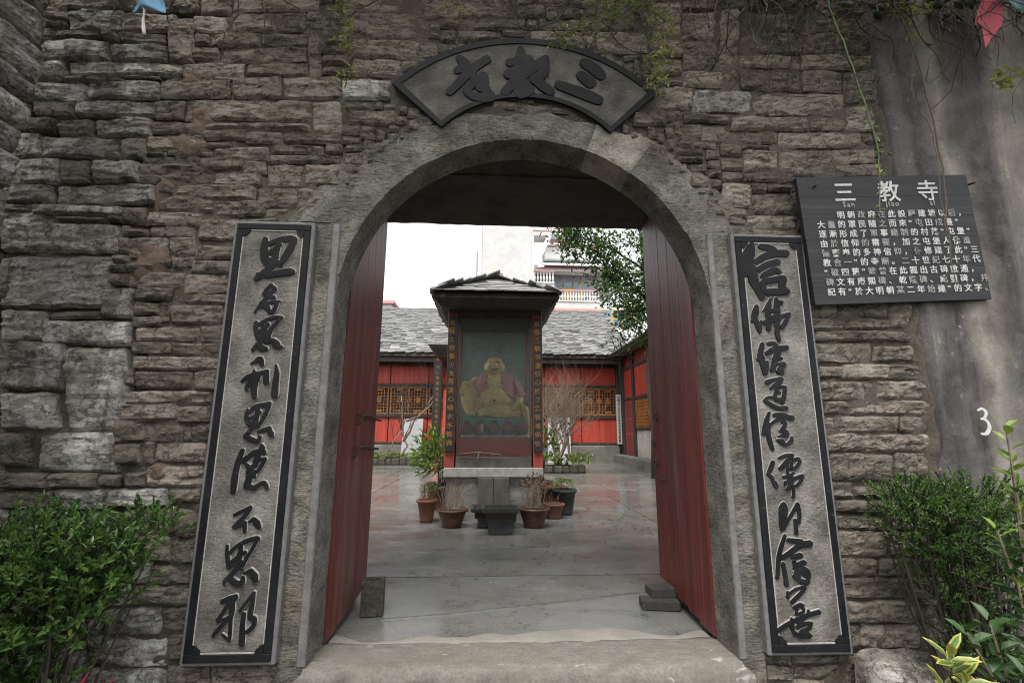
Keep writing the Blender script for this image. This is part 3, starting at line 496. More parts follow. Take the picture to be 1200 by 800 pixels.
 (-1212,3350,-1102,3349,-1102,3453,-1215,3451,1),(-164,3358,21,3363,21,3401,-161,3401,1),(-3051,3375,-2959,3371,-2959,3443,-3060,3440,1),(-591,3378,-520,3374,-526,3474,-587,3479,1),(-2956,3383,-2833,3387,-2836,3453,-2959,3456,1),(-1305,3382,-1222,3388,-1224,3449,-1309,3446,1),
 (-3493,3421,-3130,3429,-3129,3573,-3497,3574,1),(-516,3443,-402,3442,-405,3514,-519,3517,1),(-1315,3458,-1223,3451,-1226,3521,-1320,3514,1),(-3127,3462,-2821,3467,-2822,3594,-3124,3592,1),(-1213,3463,-1116,3464,-1111,3574,-1217,3575,1),(-61,3460,-8,3459,-11,3535,-69,3540,1),
 (76,3476,122,3470,121,3541,73,3547,1),(121,3548,193,3540,192,3639,126,3639,1),(203,3559,356,3554,360,3620,205,3613,1),(366,3570,441,3568,439,3642,370,3648,1),(-1949,3572,-1813,3576,-1815,3692,-1948,3684,1),(-3502,3579,-3139,3589,-3138,3718,-3497,3718,1),
 (-1249,3580,-1120,3590,-1126,3699,-1251,3693,1),(-2811,3593,-2532,3595,-2531,3768,-2818,3763,1),(-3123,3604,-2824,3602,-2825,3735,-3130,3736,1),(-2521,3614,-2240,3620,-2234,3747,-2527,3751,1),(-1802,3610,-1772,3618,-1770,3694,-1810,3700,1),(-1763,3619,-1656,3619,-1650,3708,-1768,3709,1),
 (-2224,3630,-1954,3631,-1952,3806,-2223,3804,1),(-1643,3632,-1516,3637,-1510,3728,-1649,3731,1),(-1505,3649,-1373,3646,-1370,3716,-1506,3718,1),(-1362,3652,-1260,3652,-1258,3718,-1368,3713,1),(-1113,3693,-896,3699,-898,3841,-1112,3849,1),(-638,3695,-542,3700,-540,3796,-641,3796,1),
 (-1942,3704,-1773,3706,-1768,3911,-1950,3905,1),(-886,3710,-737,3700,-728,3910,-891,3906,1),(-532,3710,-387,3707,-379,3788,-535,3788,1),(-371,3710,-234,3708,-230,3814,-371,3822,1),(-3495,3720,-3136,3726,-3130,3891,-3493,3894,1),(-1501,3729,-1123,3729,-1121,3908,-1510,3907,1),
 (-221,3723,-64,3720,-67,3775,-220,3781,1),(776,3720,845,3730,848,3839,777,3835,1),(-1771,3736,-1516,3737,-1518,3897,-1767,3897,1),(858,3731,982,3729,991,3781,857,3788,1),(-3124,3740,-2823,3749,-2819,3932,-3123,3936,1),(-2529,3760,-2235,3751,-2235,3890,-2525,3898,1),
 (-58,3763,228,3762,222,3904,-52,3904,1),(-2812,3775,-2535,3769,-2534,3979,-2819,3979,1),(-227,3781,-60,3785,-61,3962,-231,3964,1),(234,3779,539,3787,536,3902,231,3908,1),(854,3794,989,3794,982,3884,860,3892,1),(-721,3806,-389,3801,-384,4008,-721,4010,1),
 (-2226,3811,-1957,3815,-1954,4017,-2226,4016,1),(541,3815,767,3813,768,4011,539,4008,1),(997,3848,1201,3843,1193,4009,999,4010,1),(-1121,3857,-890,3853,-890,4038,-1117,4030,1),(1204,3859,1521,3865,1530,4055,1209,4057,1),(-375,3877,-232,3871,-235,4081,-380,4071,1),
 (1538,3885,1853,3886,1862,4068,1529,4063,1),(779,3897,980,3899,986,4057,775,4060,1),(-3493,3908,-3136,3908,-3130,4099,-3490,4102,1),(-2526,3903,-2237,3899,-2228,4031,-2529,4035,1),(-1765,3901,-1512,3898,-1520,4031,-1769,4029,1),(1867,3900,2101,3899,2105,4051,1869,4055,1),
 (-1952,3915,-1779,3914,-1776,4122,-1942,4120,1),(-1501,3915,-1121,3908,-1124,4105,-1502,4111,1),(-60,3910,260,3909,261,4062,-55,4052,1),(270,3917,532,3911,540,4060,270,4050,1),(-889,3919,-736,3930,-734,4131,-882,4126,1),(-3125,3946,-2828,3943,-2823,4101,-3128,4101,1),
 (-230,3971,-62,3968,-66,4166,-222,4160,1),(-2819,3986,-2539,3983,-2533,4114,-2815,4112,1),(-720,4018,-378,4015,-386,4192,-727,4186,1),(549,4019,765,4019,770,4157,539,4158,1),(994,4009,1192,4018,1195,4153,999,4158,1),(-2225,4020,-1948,4021,-1952,4162,-2221,4168,1),
 (-1764,4033,-1520,4032,-1512,4191,-1772,4187,1),(-2526,4047,-2229,4047,-2237,4200,-2526,4200,1),(-1120,4050,-895,4043,-892,4183,-1119,4184,1),(-59,4063,441,4065,433,4210,-50,4200,1),(773,4068,982,4059,984,4250,774,4252,1),(1208,4069,1521,4061,1530,4210,1208,4211,1),
 (1868,4059,2193,4064,2191,4200,1867,4201,1),(1537,4078,1856,4077,1859,4237,1534,4230,1),(-3497,4104,-3135,4099,-3139,4242,-3501,4245,1),(-3126,4117,-2822,4119,-2829,4246,-3129,4248,1),(-1501,4117,-1127,4114,-1122,4245,-1501,4252,1),(-2814,4123,-2534,4125,-2533,4248,-2810,4242,1),
]
# brush strokes of the carved characters, millimetres on the wall plane: (x, z, width) per point
GLYPHS_LEFT = [
 [(-1381,2046,24,-1381,1992,34,-1374,1938,36,-1355,1906,28),(-1367,2017,20,-1304,2044,28,-1251,2051,32,-1227,2046,24),(-1234,2037,32,-1249,1991,36,-1271,1945,32,-1290,1903,20),(-1368,1959,24,-1333,1985,20,-1301,2019,16),(-1310,2027,20,-1319,1964,28,-1325,1911,32),(-1354,1930,28,-1322,1915,32,-1291,1915,24),(-1324,1902,28,-1355,1873,27,-1386,1844,31,-1407,1827,19),(-1399,1852,16,-1345,1849,27,-1286,1862,31,-1241,1868,35,-1222,1868,24)],
 [(-1324,1799,13,-1343,1770,22,-1357,1744,17),(-1330,1789,20,-1302,1776,15,-1322,1753,20,-1351,1711,20,-1374,1678,17,-1394,1647,7),(-1339,1732,20,-1305,1728,20),(-1362,1681,20,-1321,1702,15,-1274,1710,10),(-1288,1705,20,-1290,1682,15,-1302,1656,20,-1321,1653,15),(-1359,1696,30,-1333,1676,25,-1321,1656,15)],
 [(-1380,1597,17,-1378,1565,22,-1365,1525,24,-1348,1501,19),(-1366,1585,17,-1326,1613,17,-1285,1626,17,-1253,1624,12),(-1260,1619,15,-1281,1591,17,-1302,1561,19,-1317,1526,29),(-1353,1550,19,-1324,1586,24),(-1338,1585,24,-1336,1540,29,-1338,1501,24),(-1350,1516,29,-1312,1521,29),(-1343,1501,19,-1364,1476,19,-1381,1454,14),(-1360,1481,24,-1340,1466,29,-1316,1462,19),(-1323,1491,12,-1292,1506,19,-1271,1487,34,-1255,1473,24,-1239,1473,10)],
 [(-1383,1384,6,-1359,1399,19,-1342,1407,30,-1328,1381,18),(-1363,1356,7,-1363,1331,18,-1355,1298,29,-1355,1261,27,-1349,1224,22),(-1417,1297,11,-1394,1316,22,-1363,1331,22,-1327,1339,22,-1299,1351,15),(-1367,1305,22,-1385,1276,22,-1389,1257,15),(-1341,1328,22,-1342,1306,22),(-1296,1351,11,-1301,1328,22,-1299,1295,26),(-1259,1381,7,-1251,1336,22,-1253,1288,27,-1251,1233,29)],
 [(-1373,1162,8,-1376,1134,17,-1368,1103,21,-1351,1082,18),(-1366,1140,12,-1342,1171,19,-1307,1182,20,-1270,1191,16),(-1273,1181,19,-1284,1141,17,-1299,1107,15,-1317,1079,18),(-1352,1119,18,-1329,1131,18,-1312,1150,12),(-1323,1168,15,-1328,1122,21,-1332,1079,24),(-1349,1094,21,-1318,1088,18),(-1340,1069,18,-1359,1045,18,-1370,1033,18),(-1369,1030,18,-1341,1018,21,-1309,1009,18,-1300,1030,15),(-1311,1054,12,-1285,1064,17,-1258,1073,15),(-1261,1070,18,-1250,1045,24,-1243,1036,15)],
 [(-1376,966,18,-1388,921,23,-1396,869,24,-1398,821,27,-1398,777,24),(-1367,914,24,-1342,938,21,-1309,959,25,-1273,956,21),(-1291,995,7,-1286,977,25,-1297,945,21,-1311,914,21),(-1348,900,14,-1335,883,21,-1309,897,21,-1294,921,14,-1267,928,14),(-1266,925,17,-1278,897,17,-1296,869,14,-1337,865,21),(-1330,865,28,-1330,835,28,-1340,800,24),(-1335,848,21,-1307,848,17),(-1330,800,24,-1301,793,21,-1272,814,17,-1255,814,17,-1242,793,14)],
 [(-1379,670,14,-1349,687,15,-1309,705,16),(-1309,702,15,-1329,670,17,-1352,642,20,-1378,616,14),(-1372,611,9,-1339,628,12,-1323,639,9),(-1331,639,14,-1326,619,17,-1324,596,11),(-1311,639,6,-1289,653,17),(-1289,653,17,-1272,633,25,-1259,616,17)],
 [(-1396,536,11,-1395,512,14,-1387,477,18,-1379,443,18),(-1380,505,14,-1354,532,16,-1313,556,18,-1267,569,16,-1259,560,14),(-1266,553,14,-1286,511,12,-1307,473,14,-1322,439,18),(-1371,463,14,-1342,487,18,-1311,508,14),(-1332,532,14,-1335,494,21,-1342,456,25),(-1372,443,9,-1336,466,18,-1313,459,14),(-1336,442,21,-1362,412,19,-1387,385,16,-1389,371,9),(-1359,391,21,-1336,374,24,-1311,377,21,-1310,401,14),(-1305,418,11,-1278,431,14),(-1277,428,18,-1260,404,28,-1252,390,21)],
 [(-1390,299,18,-1362,309,22,-1332,319,18),(-1332,316,18,-1345,295,22,-1343,266,22,-1344,224,15,-1341,182,14,-1340,140,14),(-1359,288,18,-1381,252,16,-1400,221,15),(-1399,217,11,-1371,228,9,-1350,241,9),(-1356,227,15,-1379,200,18,-1405,169,16,-1414,155,7),(-1374,165,7,-1342,140,9),(-1253,335,13,-1277,301,13,-1307,259,11),(-1254,333,15,-1256,279,18,-1259,233,18,-1239,226,18,-1240,198,16,-1263,174,18),(-1287,248,15,-1289,205,18,-1285,167,22,-1284,125,22)],
]
GLYPHS_RIGHT = [
 [(1247,2085,26,1228,2038,56,1206,1986,64,1188,1929,51,1173,1895,25),(1232,1943,51,1238,1875,47,1262,1820,38,1274,1778,29),(1295,2075,26,1333,2067,35,1370,2051,35),(1257,1983,26,1319,2019,34,1372,2033,35,1436,2037,35),(1269,1940,26,1323,1967,32,1380,1985,32),(1291,1901,28,1331,1924,32,1366,1938,30,1386,1925,21),(1283,1867,21,1287,1825,29,1310,1800,21),(1287,1869,25,1356,1884,28,1403,1891,32),(1403,1887,34,1390,1844,36,1416,1819,25),(1307,1812,29,1365,1814,34,1416,1815,30)],
 [(1238,1729,21,1229,1697,32,1217,1665,28,1205,1647,11),(1227,1654,25,1238,1623,25,1242,1588,14),(1255,1651,9,1250,1619,12,1243,1588,11),(1321,1774,11,1303,1741,18,1274,1705,7),(1307,1741,25,1296,1691,27,1295,1645,25,1293,1609,25),(1351,1774,18,1348,1710,32,1343,1649,30,1338,1586,21,1343,1544,18),(1355,1756,22,1376,1753,22),(1307,1705,18,1350,1710,21),(1272,1641,21,1316,1656,21,1360,1674,18,1412,1693,14),(1412,1689,18,1394,1657,18,1368,1618,21),(1299,1662,14,1332,1681,14)],
 [(1250,1523,21,1237,1485,26,1223,1443,21),(1238,1457,28,1244,1416,29,1250,1369,24),(1267,1430,10,1261,1396,17,1253,1369,17),(1283,1527,17,1312,1527,21,1327,1510,21),(1268,1475,19,1308,1496,24,1351,1503,24,1379,1506,24),(1329,1489,28,1322,1462,31,1304,1427,28,1290,1386,21),(1345,1448,14,1324,1445,21,1299,1441,17),(1321,1417,10,1353,1421,17,1355,1407,17),(1351,1411,21,1324,1387,21),(1317,1380,17,1337,1370,21,1342,1383,14)],
 [(1254,1321,20,1293,1333,17,1332,1340,19),(1335,1338,17,1323,1321,20,1294,1304,20,1275,1291,14),(1315,1311,24,1301,1278,20,1287,1244,17),(1324,1298,14,1345,1298,14),(1348,1295,17,1341,1265,19,1331,1231,20,1325,1211,13),(1301,1271,17,1314,1268,14),(1293,1234,20,1320,1231,20),(1281,1244,10,1249,1241,13,1233,1227,12),(1234,1224,15,1266,1204,17,1302,1188,18,1340,1187,22)],
 [(1250,1164,12,1234,1128,22,1220,1089,25,1209,1056,16),(1239,1105,20,1234,1057,21,1240,1015,20,1249,980,16),(1278,1151,20,1309,1154,20,1339,1151,17),(1251,1105,10,1282,1125,15,1321,1141,20,1368,1138,25),(1322,1119,23,1327,1102,17,1307,1076,20),(1299,1070,13,1323,1070,20,1328,1054,23,1290,1044,10),(1278,1026,10,1301,1018,26,1313,1006,13),(1354,1041,10,1348,1019,20,1319,1001,10),(1314,1080,17,1325,1057,20)],
 [(1244,916,18,1230,888,21,1212,858,14),(1216,855,14,1232,841,16,1237,818,14,1249,794,10),(1245,824,9,1255,804,9,1247,794,9),(1278,936,11,1312,948,16,1349,952,14),(1349,950,14,1312,916,19,1280,885,18),(1320,916,14,1313,875,14,1311,841,16),(1346,926,14,1376,933,16,1385,919,14),(1385,919,14,1360,892,14,1341,882,14),(1294,845,14,1320,851,10,1343,865,9),(1338,916,11,1334,885,14),(1327,851,21,1322,808,21,1301,784,10),(1298,818,14,1347,838,14,1388,851,14),(1388,848,14,1374,824,12,1350,801,12),(1332,804,12,1332,771,12,1329,748,12),(1295,821,10,1295,808,9)],
 [(1279,716,17,1261,694,20,1256,644,20,1256,595,17),(1278,713,20,1285,688,20,1271,644,23,1263,600,20),(1262,672,23,1273,660,17),(1348,716,15,1316,671,14,1274,616,14),(1348,713,17,1352,671,17,1344,627,14),(1327,638,17,1326,578,17)],
 [(1268,567,14,1245,519,18,1224,460,20,1209,375,16),(1245,438,18,1249,396,20,1252,343,19),(1281,548,14,1319,540,23,1349,542,14),(1242,465,17,1290,491,21,1340,521,24,1389,529,28),(1293,467,17,1335,475,23),(1300,448,17,1302,416,17),(1306,427,22,1349,443,22),(1302,395,22,1339,405,28,1356,405,28,1360,384,28),(1301,385,28,1312,374,22),(1327,358,22,1350,352,19,1358,368,17)],
 [(1253,310,13,1252,289,15),(1258,303,9,1296,324,11,1341,331,13),(1340,327,13,1313,302,15,1270,267,17),(1279,243,15,1308,253,17,1323,253,11),(1291,243,11,1283,211,11),(1319,246,11,1320,225,11,1283,211,9),(1183,143,15,1227,167,15,1281,190,15,1342,210,17,1397,222,17),(1258,197,9,1258,163,15,1266,135,15,1304,117,17,1339,120,17),(1345,231,9,1334,207,13,1286,173,11),(1281,159,13,1322,172,15,1352,175,13),(1349,172,13,1335,151,15,1302,141,15),(1294,134,18,1325,131,18,1344,123,11)],
]
GLYPHS_FAN = [
 [(-401,3219,30,-365,3173,50,-412,3131,29),(-235,3219,36,-317,3152,38,-383,3070,38,-449,2989,32),(-372,3173,44,-323,3120,41),(-354,3001,32,-294,3074,35,-254,3103,41),(-254,3092,41,-246,3022,41,-211,2961,38,-299,2963,35,-351,2993,29),(-315,3081,26,-273,3013,26)],
 [(-37,3302,27,-34,3222,57,-40,3110,53,-47,3000,44),(-103,3202,37,15,3232,38),(-110,3122,44,-41,3157,45,57,3194,42,113,3245,27),(43,3177,45,-54,3093,44,-129,3004,35),(-68,3077,53,-13,3040,59,15,3018,44,-40,2981,29),(113,3237,30,98,3148,42,56,3098,42),(43,3098,42,84,3060,44,139,3016,38)],
 [(345,3224,45,408,3179,54,442,3141,45),(322,3135,42,377,3090,54),(188,3065,39,305,3023,50,422,2974,44)],
]
# ------------------------------------------------------------------ the ground outside the gate
g = MB(); g.add([(-150,-150,-.55),(150,-150,-.55),(150,150,-.55),(-150,150,-.55)], [(0,1,2,3)])
m_plain('earth', (.055,.05,.042), .95, .4, 5, .6, .03)
tag(g.build('ground', M['earth']), kind='structure')

# ------------------------------------------------------------------ the gate wall
def fbm(p, o=4):
    return noise.fractal(p, 1.0, 2.0, o)

def rock_face(quad, protr, edge, rough, seed, depth=.09, step=.012, wob=.07):
    """a split stone: angular outline, a front broken into facets along its bedding"""
    a, b, c, d = [Vector((q[0], q[1])) for q in quad]     # bl, br, tr, tl
    w = ((b - a).length + (c - d).length) / 2
    h = ((d - a).length + (c - b).length) / 2
    nx = max(4, min(34, int(w/step))); nz = max(3, min(18, int(h/step)))
    cx = (a + b + c + d) / 4
    so = Vector((seed*7.31, seed*3.77, seed*1.93))
    tx, tz = rng.uniform(-.04, .04), rng.uniform(-.10, .06)
    # facets: planes leaning away from the middle, the lowest of them is the surface
    planes = []
    for k in range(rng.randint(5, 9)):
        t = rng.uniform(0, 2*math.pi)
        planes.append((math.cos(t)*rng.uniform(.05, .30), math.sin(t)*rng.uniform(.10, .50),
                       rng.uniform(-.35, .35)*w, rng.uniform(-.3, .3)*h, rng.uniform(0, .35)*rough))
    ca, cb, cc, cd = [rng.uniform(.0, .5) for _ in range(4)]
    vs_, fs = [], []
    for j in range(nz+1):
        for i in range(nx+1):
            u, v = i/nx, j/nz
            p = a*(1-u)*(1-v) + b*u*(1-v) + c*u*v + d*(1-u)*v
            p = cx + (p - cx) * .992
            du, dv = abs(u-.5)*2, abs(v-.5)*2
            cut = (ca if v < .5 else cc) if u < .5 else (cb if v < .5 else cd)
            cr = max(0, du + dv*.5 - 1.5 + cut*.4)
            p = Vector((p.x - (p.x-cx.x)*cr*.12, p.y - (p.y-cx.y)*cr*.55))
            k = fbm(Vector((p.x*12, p.y*12, 0)) + so, 3)
            k2 = fbm(Vector((p.x*10, p.y*10, 9)) + so, 4)
            p = p + Vector((k*.008, k2*wob*min(h, .14)))
            e = min(min(u, 1-u)*w, min(v, 1-v)*h)
            t = min(1.0, e/edge)
            prof = .25*t + .75*math.sqrt(max(0, 1 - (1-t)**2))
            x, z = p.x-cx.x, p.y-cx.y
            fac = 0.0
            for A, B, px, pz, o_ in planes:
                fac = max(fac, A*(x-px) + B*(z-pz) - o_)
            q = Vector((p.x*7, p.y*13, seed*.37)) + so
            nn = fbm(q, 5) + .6 * abs(fbm(q*2.3 + Vector((5,1,2)), 4))
            st = math.floor((p.y + .02*fbm(Vector((p.x*5, p.y*3, seed)), 2)) / .021)
            bed = noise.noise(Vector((st*3.7, seed*2.1, math.floor(p.x/.13 + .4*k)*1.3)))
            y = -protr*prof + min(.05, fac)*(.5 if rough < .025 else .32) - (nn*.45 + bed*.38)*rough*(.35+.65*prof) + x*tx + z*tz
            vs_.append((p.x, y, p.y))
    W = nx+1
    for j in range(nz):
        for i in range(nx):
            fs.append((j*W+i, j*W+i+1, (j+1)*W+i+1, (j+1)*W+i))
    rim = [i for i in range(W)] + [j*W+nx for j in range(1, nz+1)] + [nz*W+i for i in range(nx-1, -1, -1)] + [j*W for j in range(nz-1, 0, -1)]
    base = len(vs_)
    for r in rim: vs_.append((vs_[r][0], depth, vs_[r][2]))
    n = len(rim)
    for k in range(n):
        fs.append((rim[(k+1) % n], rim[k], base+k, base+(k+1) % n))
    return vs_, fs

wall = tag(empty('gate_wall'), 'rough stone wall of uneven blocks pierced by the arched gateway', 'wall')

def area(s):
    x = [s[i] for i in (0,2,4,6)]; z = [s[i] for i in (1,3,5,7)]
    return abs(sum(x[i]*z[(i+1)%4] - x[(i+1)%4]*z[i] for i in range(4)))/2
order = sorted(range(len(STONES)), key=lambda i: -area(STONES[i]))
KIND = ('rock_grey', 'rock_brown', 'rock_pale')
small = MB()
for rank, i in enumerate(order):
    s = STONES[i]
    q = [(s[k]/1000, s[k+1]/1000) for k in (0,2,4,6)]
    zc = sum(p[1] for p in q)/4; xc = sum(p[0] for p in q)/4
    big = s[8] == 0 or s[8] == 2 and xc < -1.6
    h = q[3][1] - q[0][1]
    pr = rng.uniform(.016, .036) if big else rng.uniform(.004, .019)
    vs_, fs = rock_face(q, pr, min(.018, max(.007, h*.15)), .024 if big else .0255, i*.61)
    if rank < 290:
        MB().add(vs_, fs).build('stone', M[KIND[s[8]]], wall, False, True)
    else:
        small.add(vs_, fs)
tag(small.build('rubble_stones', M['rock_brown'], wall), kind='stuff')

# mortar bed behind the faces of the stones, rough, open at the gateway
def in_open(x, z, r=1.06):
    return (abs(x) < r and z < 1.703) or math.hypot(x, z - 1.703) < r
mo = MB()
gx = [-3.6 + i*.035 for i in range(167)]; gz = [-.55 + j*.035 for j in range(140)]
idx = {}
for j, z in enumerate(gz):
    for i, x in enumerate(gx):
        idx[i, j] = len(mo.v)
        left = .026 if x < -1.95 else 0
        y = .012 + left + .020*fbm(Vector((x*7, z*9, 2.2)), 5) + .012*fbm(Vector((x*30, z*30, 7)), 3)
        mo.v.append((x, y, z))
for j in range(len(gz)-1):
    for i in range(len(gx)-1):
        x, z = gx[i]+.0175, gz[j]+.0175
        if not in_open(x, z): mo.f.append((idx[i,j], idx[i+1,j], idx[i+1,j+1], idx[i,j+1]))
mo.build('mortar', M['mortar'], wall, True)

# body of the wall behind the face
b = MB()
b.box(-3.6, .12, -.55, -1.09, 1.10, 4.4)
b.box(1.09, .12, -.55, 2.25, 1.10, 4.4)
b.box(-1.09, .12, 2.91, 1.09, 1.10, 4.4)
b.build('wall_core', M['mortar'], wall)
# patches of reddish mortar smeared over the rubble
for cx, cz, sx, sz, sd in ((-1.985, 1.93, .12, .17, 1), (-1.90, 2.62, .16, .10, 2), (-1.98, 2.36, .055, .24, 3), (-1.80, .86, .09, .05, 4), (-1.93,3.02,.12,.07,5), (-1.83, 2.78, .09, .12, 6)):
    p = MB(); n = 16
    for j in range(n+1):
        for i in range(n+1):
            u, v = i/n*2-1, j/n*2-1
            x, z = cx+u*sx*1.3, cz+v*sz*1.3
            d = math.hypot(u, v)*1.25 + .45*fbm(Vector((x*11, z*11, sd)), 4)
            y = .03 - .042*max(-.5, min(1, (1.0-d)*1.6)) - .020*fbm(Vector((x*20, z*20, sd)), 5)
            p.v.append((x, y, z))
    for j in range(n):
        for i in range(n):
            k = j*(n+1)+i
            p.f.append((k, k+1, k+n+2, k+n+1))
    p.build('mortar_patch', M['red_earth'], wall, True)

# dressed stones of the arch
AC, AR = 1.703, 1.015
def strip_block(inner, outer, y0, y1, mat, name, rough=.006, cols=10, seed=0):
    """block between two polylines in the wall plane, front at y0"""
    m = MB(); n = len(inner)
    for i in range(n):
        for k in range(cols+1):
            t = k/cols
            x = inner[i][0]*(1-t) + outer[i][0]*t; z = inner[i][1]*(1-t) + outer[i][1]*t
            e = min(t, 1-t, i/(n-1), 1-i/(n-1))
            y = y0 - rough*fbm(Vector((x*14, z*14, seed)), 4) + (.004 if e == 0 else 0)
            m.v.append((x, y, z))
    W = cols+1
    for i in range(n-1):
        for k in range(cols):
            m.f.append((i*W+k, i*W+k+1, (i+1)*W+k+1, (i+1)*W+k))
    rim = list(range(W)) + [i*W+cols for i in range(1, n)] + [(n-1)*W+k for k in range(cols-1, -1, -1)] + [i*W for i in range(n-2, 0, -1)]
    base = len(m.v)
    for r in rim: m.v.append((m.v[r][0], y1, m.v[r][2]))
    L = len(rim)
    for k in range(L):
        m.f.append((rim[(k+1)%L], rim[k], base+k, base+(k+1)%L))
    # make the front look towards the street
    a, b_, c_ = (Vector(m.v[q]) for q in m.f[0][:3])
    if (b_-a).cross(c_-a).y > 0: m.f = [tuple(reversed(f)) for f in m.f]
    return m.build(name, mat, wall, False)
def arc(r, a0, a1, n):
    return [(r*math.cos(rad(a0+(a1-a0)*i/n)), AC + r*math.sin(rad(a0+(a1-a0)*i/n))) for i in range(n+1)]
def outer_r(a):
    d = abs(a - 90)/63
    return 1.185 + .165*min(1, max(0, d-.25)/.75)
for a0, a1, mt in ((27.3, 54, 'hammered_stone'), (54.08, 69.92, 'pale_stone'), (70, 107, 'hammered_stone'), (107.08, 152.7, 'hammered_stone')):
    n = 26
    inn = arc(AR, a0, a1, n)
    out = []
    for i in range(n+1):
        a = a0 + (a1-a0)*i/n
        r = outer_r(a) + .05*fbm(Vector((a*.10, 3, 1)), 4)
        out.append((r*math.cos(rad(a)), max(2.172, AC + r*math.sin(rad(a)))))
    if a0 < 30: out[0] = (1.30, 2.172)
    if a1 > 150: out[-1] = (-1.30, 2.172)
    strip_block(inn, out, -.006, .21, M[mt], 'arch_stone', .012, 10, a0)
# jambs: a hammered post with a dressed fillet along its arris
for s in (-1, 1):
    zs = [-.10 + 2.268*i/48 for i in range(49)]
    inn = [(s*(1.012 if z < AC else math.sqrt(max(0, AR*AR - (z-AC)**2))), z) for z in zs]
    out = [(s*1.139, z) for z in zs]
    strip_block(inn, out, -.008, .21, M['hammered_stone'], 'jamb_stone', .011, 8, s*4.2)
    f = MB(); f.bbox(min(s*1.014, s*1.052), -.019, .006, max(s*1.014, s*1.048), .02, 2.160, .005)
    f.build('fillet', M['dressed_edge'], wall)
# strip of stone between jamb and the top of each tablet
for s in (-1, 1):
    x0, x1 = sorted((s*1.141, s*1.30))
    strip_block([(x0, 2.155), (x0, 2.163), (x0, 2.170)], [(x1, 2.155), (x1, 2.163), (x1, 2.170)], -.004, .1, M['hammered_stone'], 'arch_stone', .004, 8, 2)

# flat slabs that close the passage above the doors
m_plain('dark_soffit_stone', (.055,.047,.038), .95, .5, 5, .8, .02)  # dark brown mottled stone for the undersides of the slabs
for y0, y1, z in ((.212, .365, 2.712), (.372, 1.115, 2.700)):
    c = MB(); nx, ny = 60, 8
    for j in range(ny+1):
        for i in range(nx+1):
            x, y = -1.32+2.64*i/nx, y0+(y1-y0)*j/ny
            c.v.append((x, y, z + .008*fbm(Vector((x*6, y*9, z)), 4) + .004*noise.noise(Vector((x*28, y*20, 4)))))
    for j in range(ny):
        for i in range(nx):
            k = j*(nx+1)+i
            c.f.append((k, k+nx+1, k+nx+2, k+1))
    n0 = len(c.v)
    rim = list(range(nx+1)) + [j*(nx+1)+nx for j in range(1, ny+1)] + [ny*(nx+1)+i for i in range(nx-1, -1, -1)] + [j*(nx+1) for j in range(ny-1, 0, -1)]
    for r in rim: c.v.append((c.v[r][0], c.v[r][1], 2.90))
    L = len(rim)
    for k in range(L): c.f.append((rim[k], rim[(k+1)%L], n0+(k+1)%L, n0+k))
    c.build('passage_slab', M['dark_soffit_stone'], wall)

# threshold
th = MB(); n1, n2 = 70, 6
t = NT('threshold_stone')
c = t.ramp(t.mix(.5, t.noise(9, 8, .7, t.mapped((1, 3, 1))), t.noise(70, 8, .7)), [(.3, (.085,.078,.066)), (.5, (.17,.159,.139)), (.7, (.27,.254,.226))])
c = t.mix(t.ramp(t.noise(3.5, 7, .65, t.mapped((1, 2.5, 2)), .6), [(.50, 0.0), (.68, .75)]), c, (.13,.115,.095))
c = t.mix(t.ramp(t.noise(6, 7, .65, t.mapped((1, 2.5, 2)), .6), [(.62, 0.0), (.70, .6)]), c, (.50,.49,.47))
M['threshold_stone'] = t.out(c, .82, t.mix(.5, t.noise(26, 10, .7), t.noise(120, 6, .7)), .6, .015)
prof = [(-.03, -.60, 1), (-.045, -.42, 1), (-.05, -.30, 1), (-.045, -.20, 1), (-.05, -.10, 1), (-.045, -.045, 1), (-.035, -.012, .4), (-.018, 0.0, .15), (.03, .002, .12), (.08, .001, .12), (.13, .003, .12), (.18, .001, .12), (.225, -.002, .12), (.262, -.005, .1), (.272, -.12, 0)]
for i in range(n1+1):
    for (y, z, r) in prof:
        u = i/n1*2-1
        hw = 1.06 if z < -.03 else 1.02
        x = u*hw
        k = fbm(Vector((x*7, y*9, z*9)), 5)
        k2 = fbm(Vector((x*3, y*3, 7)), 3)
        th.v.append((x, y - .035*r*k if z < -.005 else y + .01*k2, z + (.006*k if z > -.005 else .012*k*r) - (.006*(1-u*u) if z > -.02 else 0)))
W = len(prof)
for i in range(n1):
    for k in range(W-1):
        th.f.append((i*W+k, (i+1)*W+k, (i+1)*W+k+1, i*W+k+1))
tag(th.build('threshold', M['threshold_stone'], None, True), 'worn pale stone threshold with a roughly hewn front under the arch', 'threshold')

# ------------------------------------------------------------------ plastered wall on the right
pl = tag(empty('plastered_wall', (0,0,0)), 'stained grey plastered wall right of the stone masonry', 'wall')
p = MB(); nx, nz = 60, 100
for j in range(nz+1):
    for i in range(nx+1):
        z = -.55 + 4.95*j/nz
        x0 = 2.155 + .03*fbm(Vector((1, z*2.3, 3)), 4) + .012*fbm(Vector((1, z*14, 3)), 3)
        x = x0 + (5.2-x0)*(i/nx)**1.6
        e = min(1, (x-x0)/.05)
        y = .03 - .062*math.sqrt(e*(2-e)) + .012*fbm(Vector((x*2.5, z*1.4, 5)), 4) + .005*fbm(Vector((x*14, z*14, 5)), 3)
        # a broad rounded pilaster edge further right
        y -= .03*(1/(1+math.exp(-(x-2.62)*30)))
        p.v.append((x, y, z))
for j in range(nz):
    for i in range(nx):
        k = j*(nx+1)+i
        p.f.append((k, k+1, k+nx+2, k+nx+1))
p.build('plaster', M['plaster'], pl, True)
b = MB(); b.box(2.30, .08, -.55, 5.2, .9, 4.4); b.build('wall_core', M['mortar'], pl)
